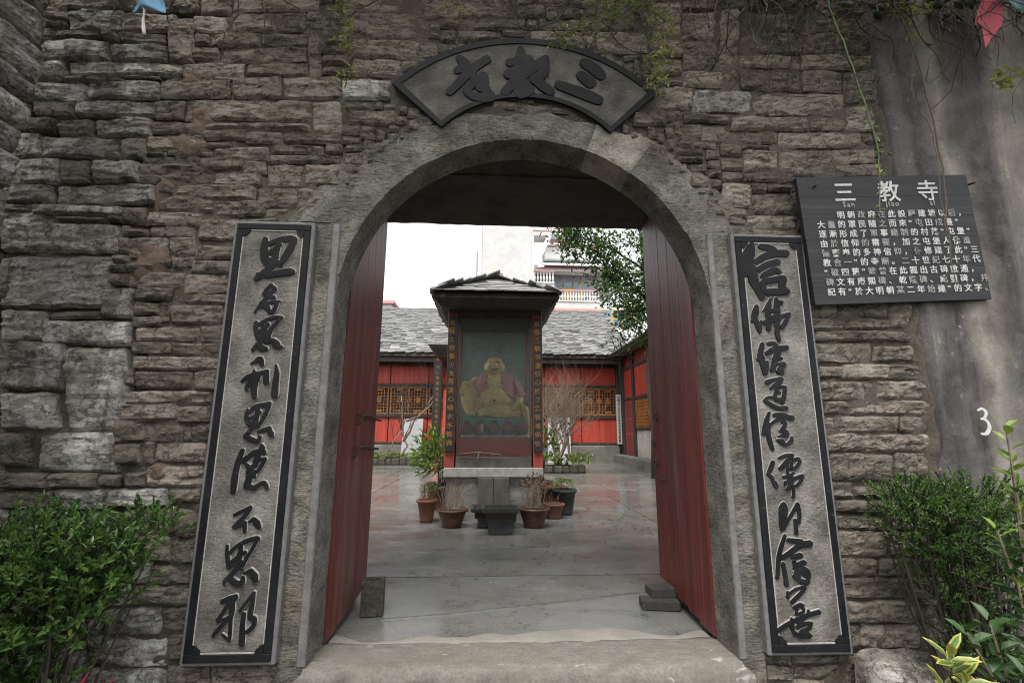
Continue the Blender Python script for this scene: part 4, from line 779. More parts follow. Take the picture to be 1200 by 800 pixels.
# ragged mortar seam between the masonry and the plaster
s = MB(); nz = 90
for j in range(nz+1):
    z = -.5 + 3.5*j/nz
    for k in range(9):
        u = k/8
        wv = .05*fbm(Vector((2, z*3, 1)), 3)
        x = 2.10 + wv + .11*u
        s.v.append((x, .03 - .055*math.sin(math.pi*u) - .022*fbm(Vector((x*20, z*16, 9)), 4), z))
for j in range(nz):
    for k in range(8):
        q = j*9+k
        s.f.append((q, q+1, q+10, q+9))
s.build('mortar_seam', M['mortar'], pl, True)

# ------------------------------------------------------------------ brush strokes
def stroke(mb, st, yb, h, k=0, wide=1.0):
    """one painted or carved stroke: smooth centre line, swelling width, domed section"""
    P = [Vector((st[i]/1000, st[i+1]/1000)) for i in range(0, len(st), 3)]
    Wd = [wide*st[i+2]/1000 for i in range(0, len(st), 3)]
    pts, ws = [], []
    n = len(P)
    for i in range(n-1):
        p0, p1, p2, p3 = P[max(i-1,0)], P[i], P[i+1], P[min(i+2,n-1)]
        for j in range(5):
            t = j/5
            pts.append(.5*((2*p1) + (p2-p0)*t + (2*p0-5*p1+4*p2-p3)*t*t + (3*p1-p0-3*p2+p3)*t**3))
            ws.append(Wd[i]*(1-t) + Wd[i+1]*t)
    pts.append(P[-1]); ws.append(Wd[-1])
    # round the ends
    d0 = (pts[0]-pts[1]).normalized(); d1 = (pts[-1]-pts[-2]).normalized()
    pts = [pts[0]+d0*ws[0]*.42, pts[0]+d0*ws[0]*.25] + pts + [pts[-1]+d1*ws[-1]*.25, pts[-1]+d1*ws[-1]*.42]
    ws = [ws[0]*.35, ws[0]*.8] + ws + [ws[-1]*.8, ws[-1]*.35]
    vs_, fs = [], []
    for i, p in enumerate(pts):
        d = (pts[min(i+1,len(pts)-1)] - pts[max(i-1,0)])
        d = d.normalized() if d.length > 1e-9 else Vector((1,0))
        nn = Vector((-d.y, d.x))
        w = ws[i]/2*(1 + .10*noise.noise(Vector((p.x*60, p.y*60, 1))))
        for u, hh in ((-1, 0), (-.96, .93), (0, 1.0), (.96, .93), (1, 0)):
            q = p + nn*w*u
            vs_.append((q.x, yb - (h + k*.0005)*hh + (.002 if hh == 0 else 0), q.y))
    for i in range(len(pts)-1):
        for c_ in range(4):
            fs.append((i*5+c_, (i+1)*5+c_, (i+1)*5+c_+1, i*5+c_+1))
    a, b_, c_ = (Vector(vs_[q]) for q in fs[1][:3])
    if (b_-a).cross(c_-a).y > 0: fs = [tuple(reversed(f)) for f in fs]
    mb.add(vs_, fs)

m_plain('worn_lit_edge', (.36,.345,.32), .9, .35, 60)  # pale worn stone; also the colour of the characters' painted highlights
def tablet(name, s, glyphs, label):
    root = tag(empty(name, (0,0,0)), label, 'tablet')
    x0, x1 = sorted((s*1.135, s*1.552)); z0, z1 = .030, 2.150
    sl = MB()
    # the slab: a hammered field a little sunk inside a dressed rim
    sl.bbox(x0, -.046, z0, x1, .03, z1, .006)
    sl.build('slab', M['dressed_edge'], root)
    f = MB(); nx, nz = 40, 200
    a0, a1, c0, c1 = x0+.058, x1-.058, z0+.062, z1-.062
    for j in range(nz+1):
        for i in range(nx+1):
            x, z = a0+(a1-a0)*i/nx, c0+(c1-c0)*j/nz
            f.v.append((x, -.0495 - .0022*noise.noise(Vector((x*120, z*120, s))) - .0016*noise.noise(Vector((x*55, z*55, 4))), z))
    for j in range(nz):
        for i in range(nx):
            k = j*(nx+1)+i
            f.f.append((k, k+1, k+nx+2, k+nx+1))
    f.build('hammered_field', M['tablet_stone'], root, True)
    bw = .034
    o = .018
    bd = MB()
    X0, X1, Z0, Z1 = x0+o, x1-o, z0+o, z1-o
    bd.bbox(X0, -.056, Z0, X1, -.040, Z0+bw, .003)
    bd.bbox(X0, -.056, Z1-bw, X1, -.040, Z1, .003)
    bd.bbox(X0, -.0555, Z0+bw, X0+bw, -.040, Z1-bw, .003)
    bd.bbox(X1-bw, -.0555, Z0+bw, X1, -.040, Z1-bw, .003)
    bd.build('border', M['black_paint'], root)
    ci = .040
    for cx, cz, sx, sz in ((X0+bw, Z0+bw, 1, 1), (X1-bw, Z0+bw, -1, 1), (X0+bw, Z1-bw, 1, -1), (X1-bw, Z1-bw, -1, -1)):
        poly = [(cx, cz), (cx+sx*ci, cz)]
        for k in range(1, 6):
            t_ = k/6*math.pi/2
            poly.append((cx+sx*(ci-.022*math.sin(t_)), cz+sz*(ci-.022*math.cos(t_))))
        poly.append((cx, cz+sz*ci))
        if sx*sz < 0: poly.reverse()
        cm = MB(); cm.prism(poly, -.0558, -.045); cm.build('corner_ornament', M['black_paint'], root)
    fr_ = MB(); e0, e1, g0, g1 = X0+bw, X1-bw, Z0+bw, Z1-bw
    fr_.box(e0+.001, -.0532, g0+.001, e1-.001, -.045, g0+.006); fr_.box(e0+.001, -.0532, g1-.006, e1-.001, -.045, g1-.001)
    fr_.box(e0+.001, -.0530, g0+.0065, e0+.006, -.045, g1-.0065); fr_.box(e1-.006, -.0530, g0+.0065, e1-.001, -.045, g1-.0065)
    fr_.build('inner_fillet', M['worn_lit_edge'], root)
    for gl in glyphs:
        m_, e_ = MB(), MB()
        for k, st in enumerate(gl):
            stroke(m_, st, -.0495, .0068, k, 1.22)
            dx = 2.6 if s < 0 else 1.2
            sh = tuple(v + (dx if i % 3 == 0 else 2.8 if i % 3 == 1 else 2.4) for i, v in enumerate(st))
            stroke(e_, sh, -.0495, .0036, k*.5, 1.22)  # pale copy shifted up and right: worn edge plus painted highlight
        ch = m_.build('character', M['black_paint'], root)
        e_.build('edge_highlight', M['worn_lit_edge'], ch)
    return root
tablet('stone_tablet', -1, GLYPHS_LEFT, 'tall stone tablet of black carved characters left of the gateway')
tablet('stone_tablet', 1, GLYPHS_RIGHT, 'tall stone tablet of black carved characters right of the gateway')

# fan-shaped plaque
fan = tag(empty('fan_plaque', (0,0,0)), 'fan-shaped stone plaque with three large black characters above the arch', 'plaque')
def fan_poly(r0, r1, a0, a1, n=40):
    c = 2.312
    P = [(r1*math.cos(rad(a0+(a1-a0)*i/n)), c+r1*math.sin(rad(a0+(a1-a0)*i/n))) for i in range(n+1)]
    P += [(r0*math.cos(rad(a1-(a1-a0)*i/n)), c+r0*math.sin(rad(a1-(a1-a0)*i/n))) for i in range(n+1)]
    return P
m_ = MB(); m_.prism(fan_poly(.667, 1.058, 43.2, 137.2), -.020, .06); m_.build('slab', M['fan_stone'], fan)
def fan_band(ra, rb, y0, y1, a0, a1, n=40):
    b_ = MB(); b_.prism(fan_poly(ra, rb, a0, a1, n), y0, y1); return b_
bb = fan_band(1.026, 1.062, -.028, -.01, 43.0, 137.4)
for args in ((.664, .692, 43.0, 137.4), ):
    q = fan_band(args[0], args[1], -.028, -.01, args[2], args[3]); bb.add(q.v, q.f)
for aa, ab in ((43.0, 45.2), (135.2, 137.4)):
    q = fan_band(.692, 1.026, -.0275, -.01, aa, ab, 2); bb.add(q.v, q.f)
bb.build('border', M['black_paint'], fan)
for gl in GLYPHS_FAN:
    m_ = MB()
    for k, st in enumerate(gl): stroke(m_, st, -.020, .010, k, 1.5)
    m_.build('character', M['black_paint'], fan)

# ------------------------------------------------------------------ inscription board
def text_mesh(body, size, spacing=1.0, bold=0.0, depth=.0012, align='LEFT'):
    cu = bpy.data.curves.new('writing', 'FONT')
    cu.body = body; cu.size = size; cu.space_character = spacing
    cu.offset = bold; cu.extrude = depth; cu.align_x = align
    cu.resolution_u = 2
    ob = bpy.data.objects.new('writing', cu); COL.objects.link(ob)
    dg = bpy.context.evaluated_depsgraph_get()
    me = bpy.data.meshes.new_from_object(ob.evaluated_get(dg))
    bpy.data.objects.remove(ob, do_unlink=True)
    bpy.data.curves.remove(cu)
    return me
def writing(parent, body, size, loc, mat, spacing=1.0, bold=0.0, name='writing', align='LEFT', rot=(math.pi/2, 0, 0)):
    me = text_mesh(body, size, spacing, bold, align=align)
    me.materials.clear(); me.materials.append(mat)
    o = bpy.data.objects.new(name, me); COL.objects.link(o)
    o.parent = parent; o.location = loc; o.rotation_euler = rot
    return o
board = tag(empty('inscription_board', (2.040, -.075, 2.132)), 'black wooden board with rows of white Chinese text on the wall', 'sign')
board.rotation_euler = (rad(2.0), -rad(3.0), 0)
BW, BH = 1.012, .735
nb = 6
for k in range(nb):
    z0 = -BH/2 + BH*k/nb; z1 = z0 + BH/nb
    q = MB(); q.bbox(-BW/2 + U(-.003,.003), -.010 - .0003*(k % 2), z0+.0002, BW/2 + U(-.003,.003), .016, z1-.0002, .0006)
    q.build('plank', M['board_black'], board)
for x in (-.33, .33):
    q = MB(); q.box(x-.03, .0165, -BH/2+.02, x+.03, .05, BH/2-.02); q.build('batten', M['grey_wood'], board)
yt = -.0125
for ch, u in (('三', .262), ('教', .522), ('寺', .752)):
    writing(board, ch, .132, (-BW/2+u*BW, yt, BH/2-.195*BH), M['white_paint'], 1, .0012, 'title_character', 'CENTER')
for w_, u in (('San', .275), ('jiao', .53), ('si', .765)):
    writing(board, w_, .044, (-BW/2+u*BW, yt, BH/2-.248*BH), M['dim_white'], 1.25, .0008, 'romanised_word', 'CENTER')
LINES = ['　　明朝政府在此設驛建塘以后，', '大量的軍民隨之而來“屯田戍邊”', '逐漸形成了軍事建制的村落“屯堡”', '由於信仰的需要，加之屯堡人佛道', '儒齊奉的多神信仰，便修建了此“三',
         '教合一”的寺廟。二十世紀七十年代', '“破四舊”時曾在此掘出古碑數通，', '碑文有康熙碑、乾隆碑、咸豐碑，并', '記有“於大明朝某二年始建”的文字。']
for k, ln in enumerate(LINES):
    v = .335 + .0745*k
    x = -BW/2 + .075*BW
    for ch in ln:
        if ch == '　': x += .0615; continue
        if ch in '“”': 
            writing(board, ch, .046, (x, yt, BH/2-v*BH), M['white_paint'], 1, .0006, 'character'); x += .036; continue
        o = writing(board, ch, .046, (x+.001, yt, BH/2-v*BH), M['white_paint' if rng.random() < .7 else 'dim_white'], 1, .0006, 'character')
        x += .0595
# pegs that hold the board
for x in (-.42, .52):
    q = MB(); q.tube([(x, .05, BH/2-.05), (x+.01, -.03, BH/2-.06)], .006, 6); q.build('nail', M['iron'], board)

# number chalked on the plaster
n3 = tag(empty('chalk_number', (0,0,0)), 'white hand-painted figure 3 on the stained plaster', 'number')
m_ = MB()
for k, st in enumerate([(2372,1182,8, 2398,1192,14, 2416,1172,17, 2402,1144,11, 2384,1142,6), (2380,1138,7, 2408,1132,14, 2420,1096,19, 2398,1064,18, 2368,1062,9)]):
    stroke(m_, st, -.066, .0015, k)
m_.build('painted_stroke', M['chalk'], n3)

# ------------------------------------------------------------------ side wall at the left edge, running towards the camera
sw = tag(empty('side_wall', (0,0,0)), 'stacked stone side wall jutting out at the top left corner', 'wall')
SX, SY = -2.285, -.42
m_ = MB(); m_.box(-2.9, -3.6, -.55, SX-.045, SY-.05, 4.3); m_.build('wall_core', M['mortar'], sw)
z = 1.9
while z < 4.2:
    hgt = U(.10, .20)
    y = SY + U(-.03, .02)
    while y > -1.5:
        wd = U(.18, .5)
        vs_, fs = rock_face([(-y, z+.004), (-y+wd, z+.004), (-y+wd, z+hgt-.004), (-y, z+hgt-.004)], U(.02,.06), .035, .035, z*9+y, .14)
        # turn the face towards +X
        vs_ = [(SX - .02 - yy, -xx, zz) for xx, yy, zz in vs_]
        fs = [tuple(reversed(f)) for f in fs]
        MB().add(vs_, fs).build('stone', M['rock_pale'], sw, False, True)
        y -= wd
    z += hgt
# ------------------------------------------------------------------ courtyard floor: wet concrete slabs
t = NT('wet_concrete')
soft = t.noise(.8, 3, .5, t.mapped((1, 1.6, 1)), .4)
mid_ = t.noise(3.2, 5, .6, t.mapped((1, 1.7, 1)), .3)
fine = t.noise(85, 9, .82)
c = t.ramp(t.mix(.5, soft, mid_), [(.25, (.095,.098,.096)), (.75, (.215,.216,.207))])
# worn, grainy brown patches
br_ = t.math('MULTIPLY', t.ramp(t.noise(1.15, 4, .55, t.mapped((1, 1.5, 1), rnd=True), .6), [(.50, 0.0), (.66, .8)]), t.ramp(t.noise(26, 8, .75), [(.38, .15), (.58, 1.0)]))
c = t.mix(br_, c, (.105,.082,.060))
c = t.mix(1.0, c, t.ramp(fine, [(.34, .6), (.52, 1.0)]), 'MULTIPLY')
ck = t.math('ABSOLUTE', t.math('SUBTRACT', t.noise(.9, 5, .6, None, .8), .5))
c = t.mix(1.0, c, t.ramp(ck, [(.0, .5), (.004, 1.0)]), 'MULTIPLY')
c = t.mix(1.0, c, t.rand(.9, 1.1), 'MULTIPLY')
wet = t.ramp(t.mix(.35, soft, mid_), [(.32, .07), (.52, .20), (.72, .42)])
M['wet_concrete'] = t.out(c, wet, t.mix(.35, t.noise(9, 6, .6), fine), .16, .006, spec=.4)
t = NT('dusty_concrete')
c = t.ramp(t.mix(.4, t.noise(5, 8, .65), t.noise(60, 8, .7)), [(.3, (.17,.16,.14)), (.7, (.30,.28,.25))])
M['dusty_concrete'] = t.out(c, .8, t.noise(50, 8, .7), .3, .008)

court = tag(empty('courtyard_floor'), kind='structure')
def slab(x0, y0, x1, y1, z=0.0, m=M['wet_concrete'], skew=0.0):
    q = MB(); n = max(2, int((x1-x0)/.25)); k = max(2, int((y1-y0)/.25))
    g_ = .007
    for j in range(k+1):
        for i in range(n+1):
            y = y0+g_ + (y1-y0-2*g_)*j/k
            x = x0+g_ + (x1-x0-2*g_)*i/n + skew*(y-y0)
            e = min(i, n-i, j, k-j) == 0
            q.v.append((x, y, z + .004*fbm(Vector((x*.8, y*.8, 3)), 3) - (.004 if e else 0)))
    for j in range(k):
        for i in range(n):
            w_ = j*(n+1)+i
            q.f.append((w_, w_+1, w_+n+2, w_+n+1))
    n0 = len(q.v)
    rim = list(range(n+1)) + [j*(n+1)+n for j in range(1, k+1)] + [k*(n+1)+i for i in range(n-1, -1, -1)] + [j*(n+1) for j in range(k-1, 0, -1)]
    for r in rim: q.v.append((q.v[r][0], q.v[r][1], z-.08))
    L = len(rim)
    for a in range(L): q.f.append((rim[(a+1)%L], rim[a], n0+a, n0+(a+1)%L))
    return q.build('floor_slab', m, court)
ROWS = [(.262, 1.385, [-1.6, 1.6], 0), (1.385, 3.36, [-3.2, 2.9], 0), (3.36, 5.82, [-4.6, -1.95, 1.84, 4.5], 0), (5.82, 9.1, [-5.4, -2.2, 2.1, 4.55], 0), (9.1, 11.6, [-5.4, -2.6, .6, 3.4, 4.55], 0), (11.6, 14.0, [-5.4, -1.4, 2.2, 4.55], 0)]
for y0, y1, xs, sk in ROWS:
    for a, b_ in zip(xs, xs[1:]):
        slab(a, y0, b_, y1, U(-.003, .003) - .015)
q = MB(); q.box(-8, .24, -.5, 8, 16, -.027); q.build('slab_bed', M['mortar'], court)
# dry dust blown in behind the threshold
q = MB(); n = 40
for i in range(n+1):
    x = -1.0 + 2.0*i/n
    ye = .33 + .10*fbm(Vector((x*2.2, 1, 6)), 3) + .09*math.exp(-((x-.38)/.35)**2)
    for k in range(5):
        q.v.append((x, .235 + (ye-.235)*k/4, (-.010, -.0055, -.0060, -.0085, -.0145)[k]))
for i in range(n):
    for k in range(4):
        w_ = i*5+k
        q.f.append((w_, w_+5, w_+6, w_+1))
tag(q.build('dust_drift', M['dusty_concrete'], court), kind='stuff')

# ------------------------------------------------------------------ the two door leaves
def door_leaf(s, label):
    root = tag(empty('door_leaf', (s*1.0, .215, 0)), label, 'door')
    widths = [.17, .15, .16, .14, .15]
    y = 0.0
    for k, w_ in enumerate(widths):
        q = MB()
        x0, x1 = (.000, .050) if s > 0 else (-.050, .000)
        zb = .012 + .018*k*(1 if s > 0 else .5)
        q.bbox(x0 + s*U(0,.003), y+.0005, zb, x1, y+w_-.0005, 2.675 - U(0, .01), .0016)
        o = q.build('plank', M['door_red'], root)
        y += w_
    q = MB(); x0, x1 = sorted((s*.0505, s*.085))
    for z in (.35, 1.3, 2.3): q.box(x0, .03, z, x1, y-.03, z+.09)
    q.build('rail', M['door_red'], root)
    if s < 0:
        for z, y0 in ((1.15, .30), (.955, .26)):
            q = MB()
            q.tube([(.002, y0, z-.055), (.018, y0, z-.045), (.026, y0+.004, z), (.026, y0+.10, z+.008), (.024, y0+.30, z-.004), (.022, y0+.43, z-.016), (.03, y0+.50, z-.02)], [.006, .007, .009, .009, .009, .009, .007], 6)
            q.build('iron_bolt', M['iron'], root, True)
    else:
        for z, y0 in ((1.16, .66), (.98, .73), (.84, .70)):
            q = MB()
            ring = [(-.012 - .012*math.sin(a)*0, y0 + .035*math.cos(a), z + .024*math.sin(a)) for a in [i*math.pi/7 for i in range(15)]]
            q.tube(ring, .004, 5, False)
            q.build('iron_ring', M['iron'], root, True)
        q = MB(); q.tube([(-.002, .55, .745), (-.02, .60, .745), (-.022, .74, .742)], .006, 6); q.build('iron_staple', M['iron'], root, True)
    return root
door_leaf(-1, 'left red wooden door leaf with two iron bolts, open inwards')
door_leaf(1, 'right red wooden door leaf with small iron rings, open inwards')

# fallen leaves and grit on the wet floor
q = MB()
for _ in range(90):
    x, y = U(-2.0, 2.6), U(2.2, 7)
    if rng.random() < .5: x, y = rng.gauss(1.5, .35), rng.gauss(3.4, .6)
    if abs(x+.1) < .9 and 2.5 < y < 4.9: continue
    s_ = U(.012, .032); a = U(0, 6.28)
    q.add([(x+s_*math.cos(a), y+s_*math.sin(a), -.004), (x-.4*s_*math.sin(a), y+.4*s_*math.cos(a), .002), (x-s_*math.cos(a), y-s_*math.sin(a), -.005), (x+.4*s_*math.sin(a), y-.4*s_*math.cos(a), .003)], [(0,1,2,3)])
m_plain('litter', (.07,.085,.03), .8, .6, 2, .2)
tag(q.build('leaf_litter', M['litter'], court), kind='stuff')
# raised seam of newer cement crossing the floor in an arc
q = MB(); n = 40
for i in range(n+1):
    u = i/n; x = -.80 + 1.72*u; y = .57 + .43*u**1.25 + .01*fbm(Vector((x*4, 1, 2)), 3)
    for k, (o_, z_) in enumerate(((-.018, -.018), (-.010, -.008), (.010, -.008), (.018, -.018))): q.v.append((x, y+o_, z_))
for i in range(n):
    for k in range(3):
        w_ = i*4+k; q.f.append((w_, w_+4, w_+5, w_+1))
m_plain('dark_seam', (.10,.10,.10), .5, .3, 20)
q.build('cement_seam', M['dark_seam'], court)

# hollow cement block and bricks that hold the doors open
m_plain('mossy_cement', (.075,.072,.055), .95, .75, 34, .8, .02)
blk = tag(empty('cement_block', (-.875, .655, -.013), rad(6)), 'mossy hollow cement block propping the left door open', 'block')
q = MB()
for x0, x1, y0, y1 in ((-.065, -.040, -.05, .05), (.040, .065, -.05, .05), (-.040, .040, -.05, -.026), (-.040, .040, .026, .05)):
    q.bbox(x0, y0, 0, x1, y1, .195, .004)
q.build('block_body', M['mossy_cement'], blk)
M['mossy_cement'].node_tree.nodes['Bump'].inputs['Strength'].default_value = 1.0
m_plain('dark_brick', (.045,.042,.038), .9, .5, 30, .7, .012)
for k, (x, y, z, rz) in enumerate(((.885, .695, -.011, -8), (.925, .765, .040, 5))):
    q = MB(); q.bbox(-(.115,.085)[k], -.055, 0, (.115,.085)[k], .055, .050, .003, Matrix.Rotation(rad(rz), 4, 'Z'))
    o = q.build('brick', M['dark_brick']); o.location = (x, y, z)
    tag(o, ('lower', 'upper')[k] + ' dark brick of the pair beside the right door', 'brick', 'bricks at the right door')

# ------------------------------------------------------------------ the shrine
m_plain('shrine_cement', (.20,.195,.18), .85, .35, 7, .7, .02)
m_plain('slab_cement', (.30,.295,.28), .8, .3, 12, .35, .01)
m_plain('old_plank', (.085,.08,.072), .85, .4, 9, .4, .01)
m_plain('teal_paint', (.04,.20,.17), .6, .35, 20)
m_plain('lotus_brown', (.16,.055,.045), .5, .5, 14)
m_plain('lotus_white', (.36,.40,.38), .6, .35, 14)
m_plain('gold_statue', (.50,.35,.11), .38, .35, 10, .25, .008)
m_plain('robe_pink', (.33,.115,.12), .7, .25, 16)
m_plain('cloth_red', (.40,.06,.065), .8, .25, 16)
m_plain('niche_green', (.17,.215,.205), .85, .35, 4)
t = NT('pane_glass')
gl = t.n.new('ShaderNodeBsdfGlossy'); gl.inputs['Roughness'].default_value = .28
tr = t.n.new('ShaderNodeBsdfTransparent'); tr.inputs['Color'].default_value = (.95,.97,.96,1)
fr = t.n.new('ShaderNodeFresnel'); fr.inputs['IOR'].default_value = 1.28
mx = t.n.new('ShaderNodeMixShader')
t.l.new(fr.outputs[0], mx.inputs[0]); t.l.new(tr.outputs[0], mx.inputs[1]); t.l.new(gl.outputs[0], mx.inputs[2])
du = t.n.new('ShaderNodeBsdfDiffuse'); du.inputs['Color'].default_value = (.36,.40,.37,1)   # thin dust film, also painting in the pane's reflected haze
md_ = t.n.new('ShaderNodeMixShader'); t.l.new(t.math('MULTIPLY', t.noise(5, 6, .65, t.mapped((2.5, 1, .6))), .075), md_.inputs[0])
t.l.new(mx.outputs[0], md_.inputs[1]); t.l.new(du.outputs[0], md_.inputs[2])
t.l.new(md_.outputs[0], t.n['Material Output'].inputs['Surface'])
M['pane_glass'] = t.m

SHX, SHY = -.128, 3.50            # middle of the front
shr = tag(empty('shrine', (SHX, SHY, 0)), 'small slate-roofed glazed shrine in the middle of the courtyard', 'shrine')
def sp(mb, name, mat, smooth=False, parent=None): return mb.build(name, mat, parent or shr, smooth)
q = MB()                          # rough plinth, rubble under thin cement
n = 14
for side in range(4):
    for j in range(9):
        for i in range(n+1):
            u = i/n*2-1
            z = -.03 + .53*j/8
            d = .025*fbm(Vector((u*3+side*5, z*6, 1)), 4)
            x, y = {0: (u*.58, .03-d), 1: (.58+d, .03+(u+1)*.57), 2: (-u*.58, 1.17+d), 3: (-.58-d, 1.17-(u+1)*.57)}[side]
            q.v.append((x, y, z))
    b0 = side*9*(n+1)
    for j in range(8):
        for i in range(n):
            k = b0+j*(n+1)+i
            q.f.append((k, k+1, k+n+2, k+n+1))
sp(q, 'plinth', M['shrine_cement'], True)
q = MB(); q.bbox(-.615, -.03, .500, .615, 1.23, .612, .008); sp(q, 'plinth_slab', M['slab_cement'])
q = MB(); q.bbox(-.19, -.055, .0, -.002, -.028+.01, .50, .004); q.bbox(.002, -.057, .0, .19, -.028+.01, .495, .004); sp(q, 'leaning_plank', M['old_plank'])
# posts
for x in (-.552, .552):
    for y in (.06, 1.14):
        q = MB(); q.bbox(x-.062, y-.055, .6125, x+.062, y+.055, 2.62, .006); sp(q, 'post', M['red_post'])
# couplet boards on the front posts
m_plain('lacquer_black', (.014,.015,.013), .4, .3, 20)
COUP = {-1: '年程之存像少女芳淺心緣大水無神', 1: '負雲三教寺金日心於了之智者明怡'}
for s in (-1, 1):
    cb = MB(); cb.bbox(s*.552-.056, -.030, .80, s*.552+.056, .004, 2.52, .005); cb = sp(cb, 'couplet_board', M['lacquer_black'])
    for k, ch in enumerate(COUP[s]):
        o = writing(cb, ch, U(.070,.086), (s*.552+U(-.006,.006), -.0325, 2.405 - k*.109), M['gold_paint'], 1, 0.0, 'gilt_character', 'CENTER')
        o.rotation_euler = (math.pi/2, -rad(U(2, 16)), 0)
# sill box and red cloth in front
q = MB(); q.bbox(-.472, .005, .6125, .472, .05, .74, .004); sp(q, 'sill_board', M['old_plank'])
q = MB(); nx, nz = 40, 12
for j in range(nz+1):
    for i in range(nx+1):
        x = -.470+.94*i/nx; z = .735+.245*j/nz
        f_ = .018*math.sin(x*14+2.2*math.sin(z*16)) * (1-j/nz*.6) + .014*fbm(Vector((x*5, z*11, 3)), 3)
        q.v.append((x, .060+f_*.6, z + (.0 if j else .03*abs(fbm(Vector((x*4, 1, 1)), 2)))))
for j in range(nz):
    for i in range(nx):
        k = j*(nx+1)+i
        q.f.append((k, k+1, k+nx+2, k+nx+1))
sp(q, 'altar_cloth', M['cloth_red'], True)
# glazed front with frame
q = MB()
for x0, x1, z0, z1 in ((-.472, -.452, .74, 2.56), (.452, .472, .74, 2.56), (-.452, .452, 2.52, 2.56)):
    q.box(x0, .015, z0, x1, .045, z1)
sp(q, 'glazing_frame', M['dark_timber'])
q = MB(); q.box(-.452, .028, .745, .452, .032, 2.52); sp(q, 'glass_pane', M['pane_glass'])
# back and side walls of the niche
q = MB(); q.box(-.50, 1.10, .6125, .50, 1.13, 2.615); sp(q, 'back_panel', M['niche_green'])
for s in (-1, 1):
    q = MB(); x0, x1 = sorted((s*.50, s*.525)); q.box(x0, .12, .6125, x1, 1.09, .95); sp(q, 'side_panel', M['red_post'])
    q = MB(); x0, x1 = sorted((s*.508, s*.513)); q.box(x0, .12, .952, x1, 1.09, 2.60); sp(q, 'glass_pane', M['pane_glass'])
q = MB(); q.box(-.60, 0.0, 2.56, .60, 1.2, 2.62); sp(q, 'ceiling_board', M['dark_timber'])
# fallen twig lying on the sill
q = MB(); q.tube([(-.44, -.02, .775), (-.2, -.035, .80), (0, -.03, .78), (.1, -.03, .765)], .007, 5); q.tube([(-.18, -.035, .797), (-.20, -.04, .73), (-.22, -.04, .66)], .006, 5)
sp(q, 'dry_twig', M['grey_wood'], True)
# roof: timber eaves, two tiers of slates
q = MB()
ZE = 2.62
def tier(z0, hx0, y0, y1, z1, hx1, yy0, yy1):
    return [(-hx0,y0,z0),(hx0,y0,z0),(hx0,y1,z0),(-hx0,y1,z0),(-hx1,yy0,z1),(hx1,yy0,z1),(hx1,yy1,z1),(-hx1,yy1,z1)]
bx = [(3,2,1,0),(4,5,6,7),(0,1,5,4),(1,2,6,5),(2,3,7,6),(3,0,4,7)]
q.add(tier(ZE, .70, -.14, 1.34, ZE+.10, .79, -.24, 1.44), bx)
q.add(tier(ZE+.10, .79, -.24, 1.44, ZE+.16, .79, -.24, 1.44), bx)
sp(q, 'eaves', M['dark_timber'])
t = NT('slate')
c = t.ramp(t.mix(.5, t.noise(9, 8, .7, t.mapped((1,1,1), rnd=True)), t.noise(50, 6, .7)), [(.3, (.10,.10,.095)), (.5, (.20,.20,.195)), (.7, (.34,.335,.325))])
c = t.mix(1.0, c, t.rand(.65, 1.3), 'MULTIPLY')
M['slate'] = t.out(c, .62, t.noise(30, 8, .7), .5, .012)
def slate_mesh(w, l, th):
    q_ = MB(); n_ = 7
    pts = [(-w/2, 0), (-w*.2, -l*.06), (w*.25, -l*.03), (w/2, .02), (w*.52, l*.5), (w*.46, l), (-w*.45, l*.97), (-w*.53, l*.45)]
    k = len(pts)
    q_.v = [(x, y, 0) for x, y in pts] + [(x*.97, y*.98, th) for x, y in pts]
    q_.f = [tuple(range(k-1, -1, -1)), tuple(range(k, 2*k))] + [(i, (i+1)%k, k+(i+1)%k, k+i) for i in range(k)]
    return q_
apex = Vector((0, .60, 3.26))
sm = [slate_mesh(U(.17,.23), .235, .014).mesh('roof_slate', M['slate']) for _ in range(4)]
def put_slate(parent, me, p, ex, ey, ez, name='roof_slate'):
    o = bpy.data.objects.new(name, me); COL.objects.link(o); o.parent = parent
    o.matrix_local = Matrix(((ex.x, ey.x, ez.x, p.x), (ex.y, ey.y, ez.y, p.y), (ex.z, ey.z, ez.z, p.z), (0,0,0,1)))
    return o
hc = Vector((0, .60, ZE+.175))
for side in range(4):
    ca = [(-.81,-.86), (.81,-.86), (.81,.86), (-.81,.86)]
    A = hc + Vector((*ca[side], 0)); B = hc + Vector((*ca[(side+1)%4], 0))
    ex = (B-A).normalized()
    midp = (A+B)/2
    up = (apex - midp); Ls = up.length; ey0 = up.normalized()
    ez = ex.cross(ey0).normalized()
    rows = 8
    for r in range(rows):
        tt = r/rows
        half = (B-A).length/2*(1-tt) + .03
        x = -half + (.06 if r % 2 else 0)
        while x < half:
            w_ = U(.15, .2)
            cxm = x + w_/2
            if abs(cxm) > half + .05: break
            lift = .07 + U(-.02, .02)
            ey = (ey0*math.cos(lift) - ez*math.sin(lift)).normalized()
            e2 = ex.cross(ey).normalized()
            yaw = U(-.06, .06)
            exr = (ex*math.cos(yaw) + ey*math.sin(yaw)).normalized(); eyr = e2.cross(exr)
            p = midp + ex*cxm + ey0*(tt*Ls*.97 - .02) + ez*(.006 + U(0,.012))
            put_slate(shr, sm[rng.randrange(4)], p, exr, eyr, e2)
            x += w_ + .004
q = MB(); q.add([hc+Vector((-.79,-.84,-.005)), hc+Vector((.79,-.84,-.005)), hc+Vector((.79,.84,-.005)), hc+Vector((-.79,.84,-.005)), apex-Vector((0,0,.02))], [(0,1,4),(1,2,4),(2,3,4),(3,0,4),(3,2,1,0)])
sp(q, 'roof_boards', M['dark_timber'])
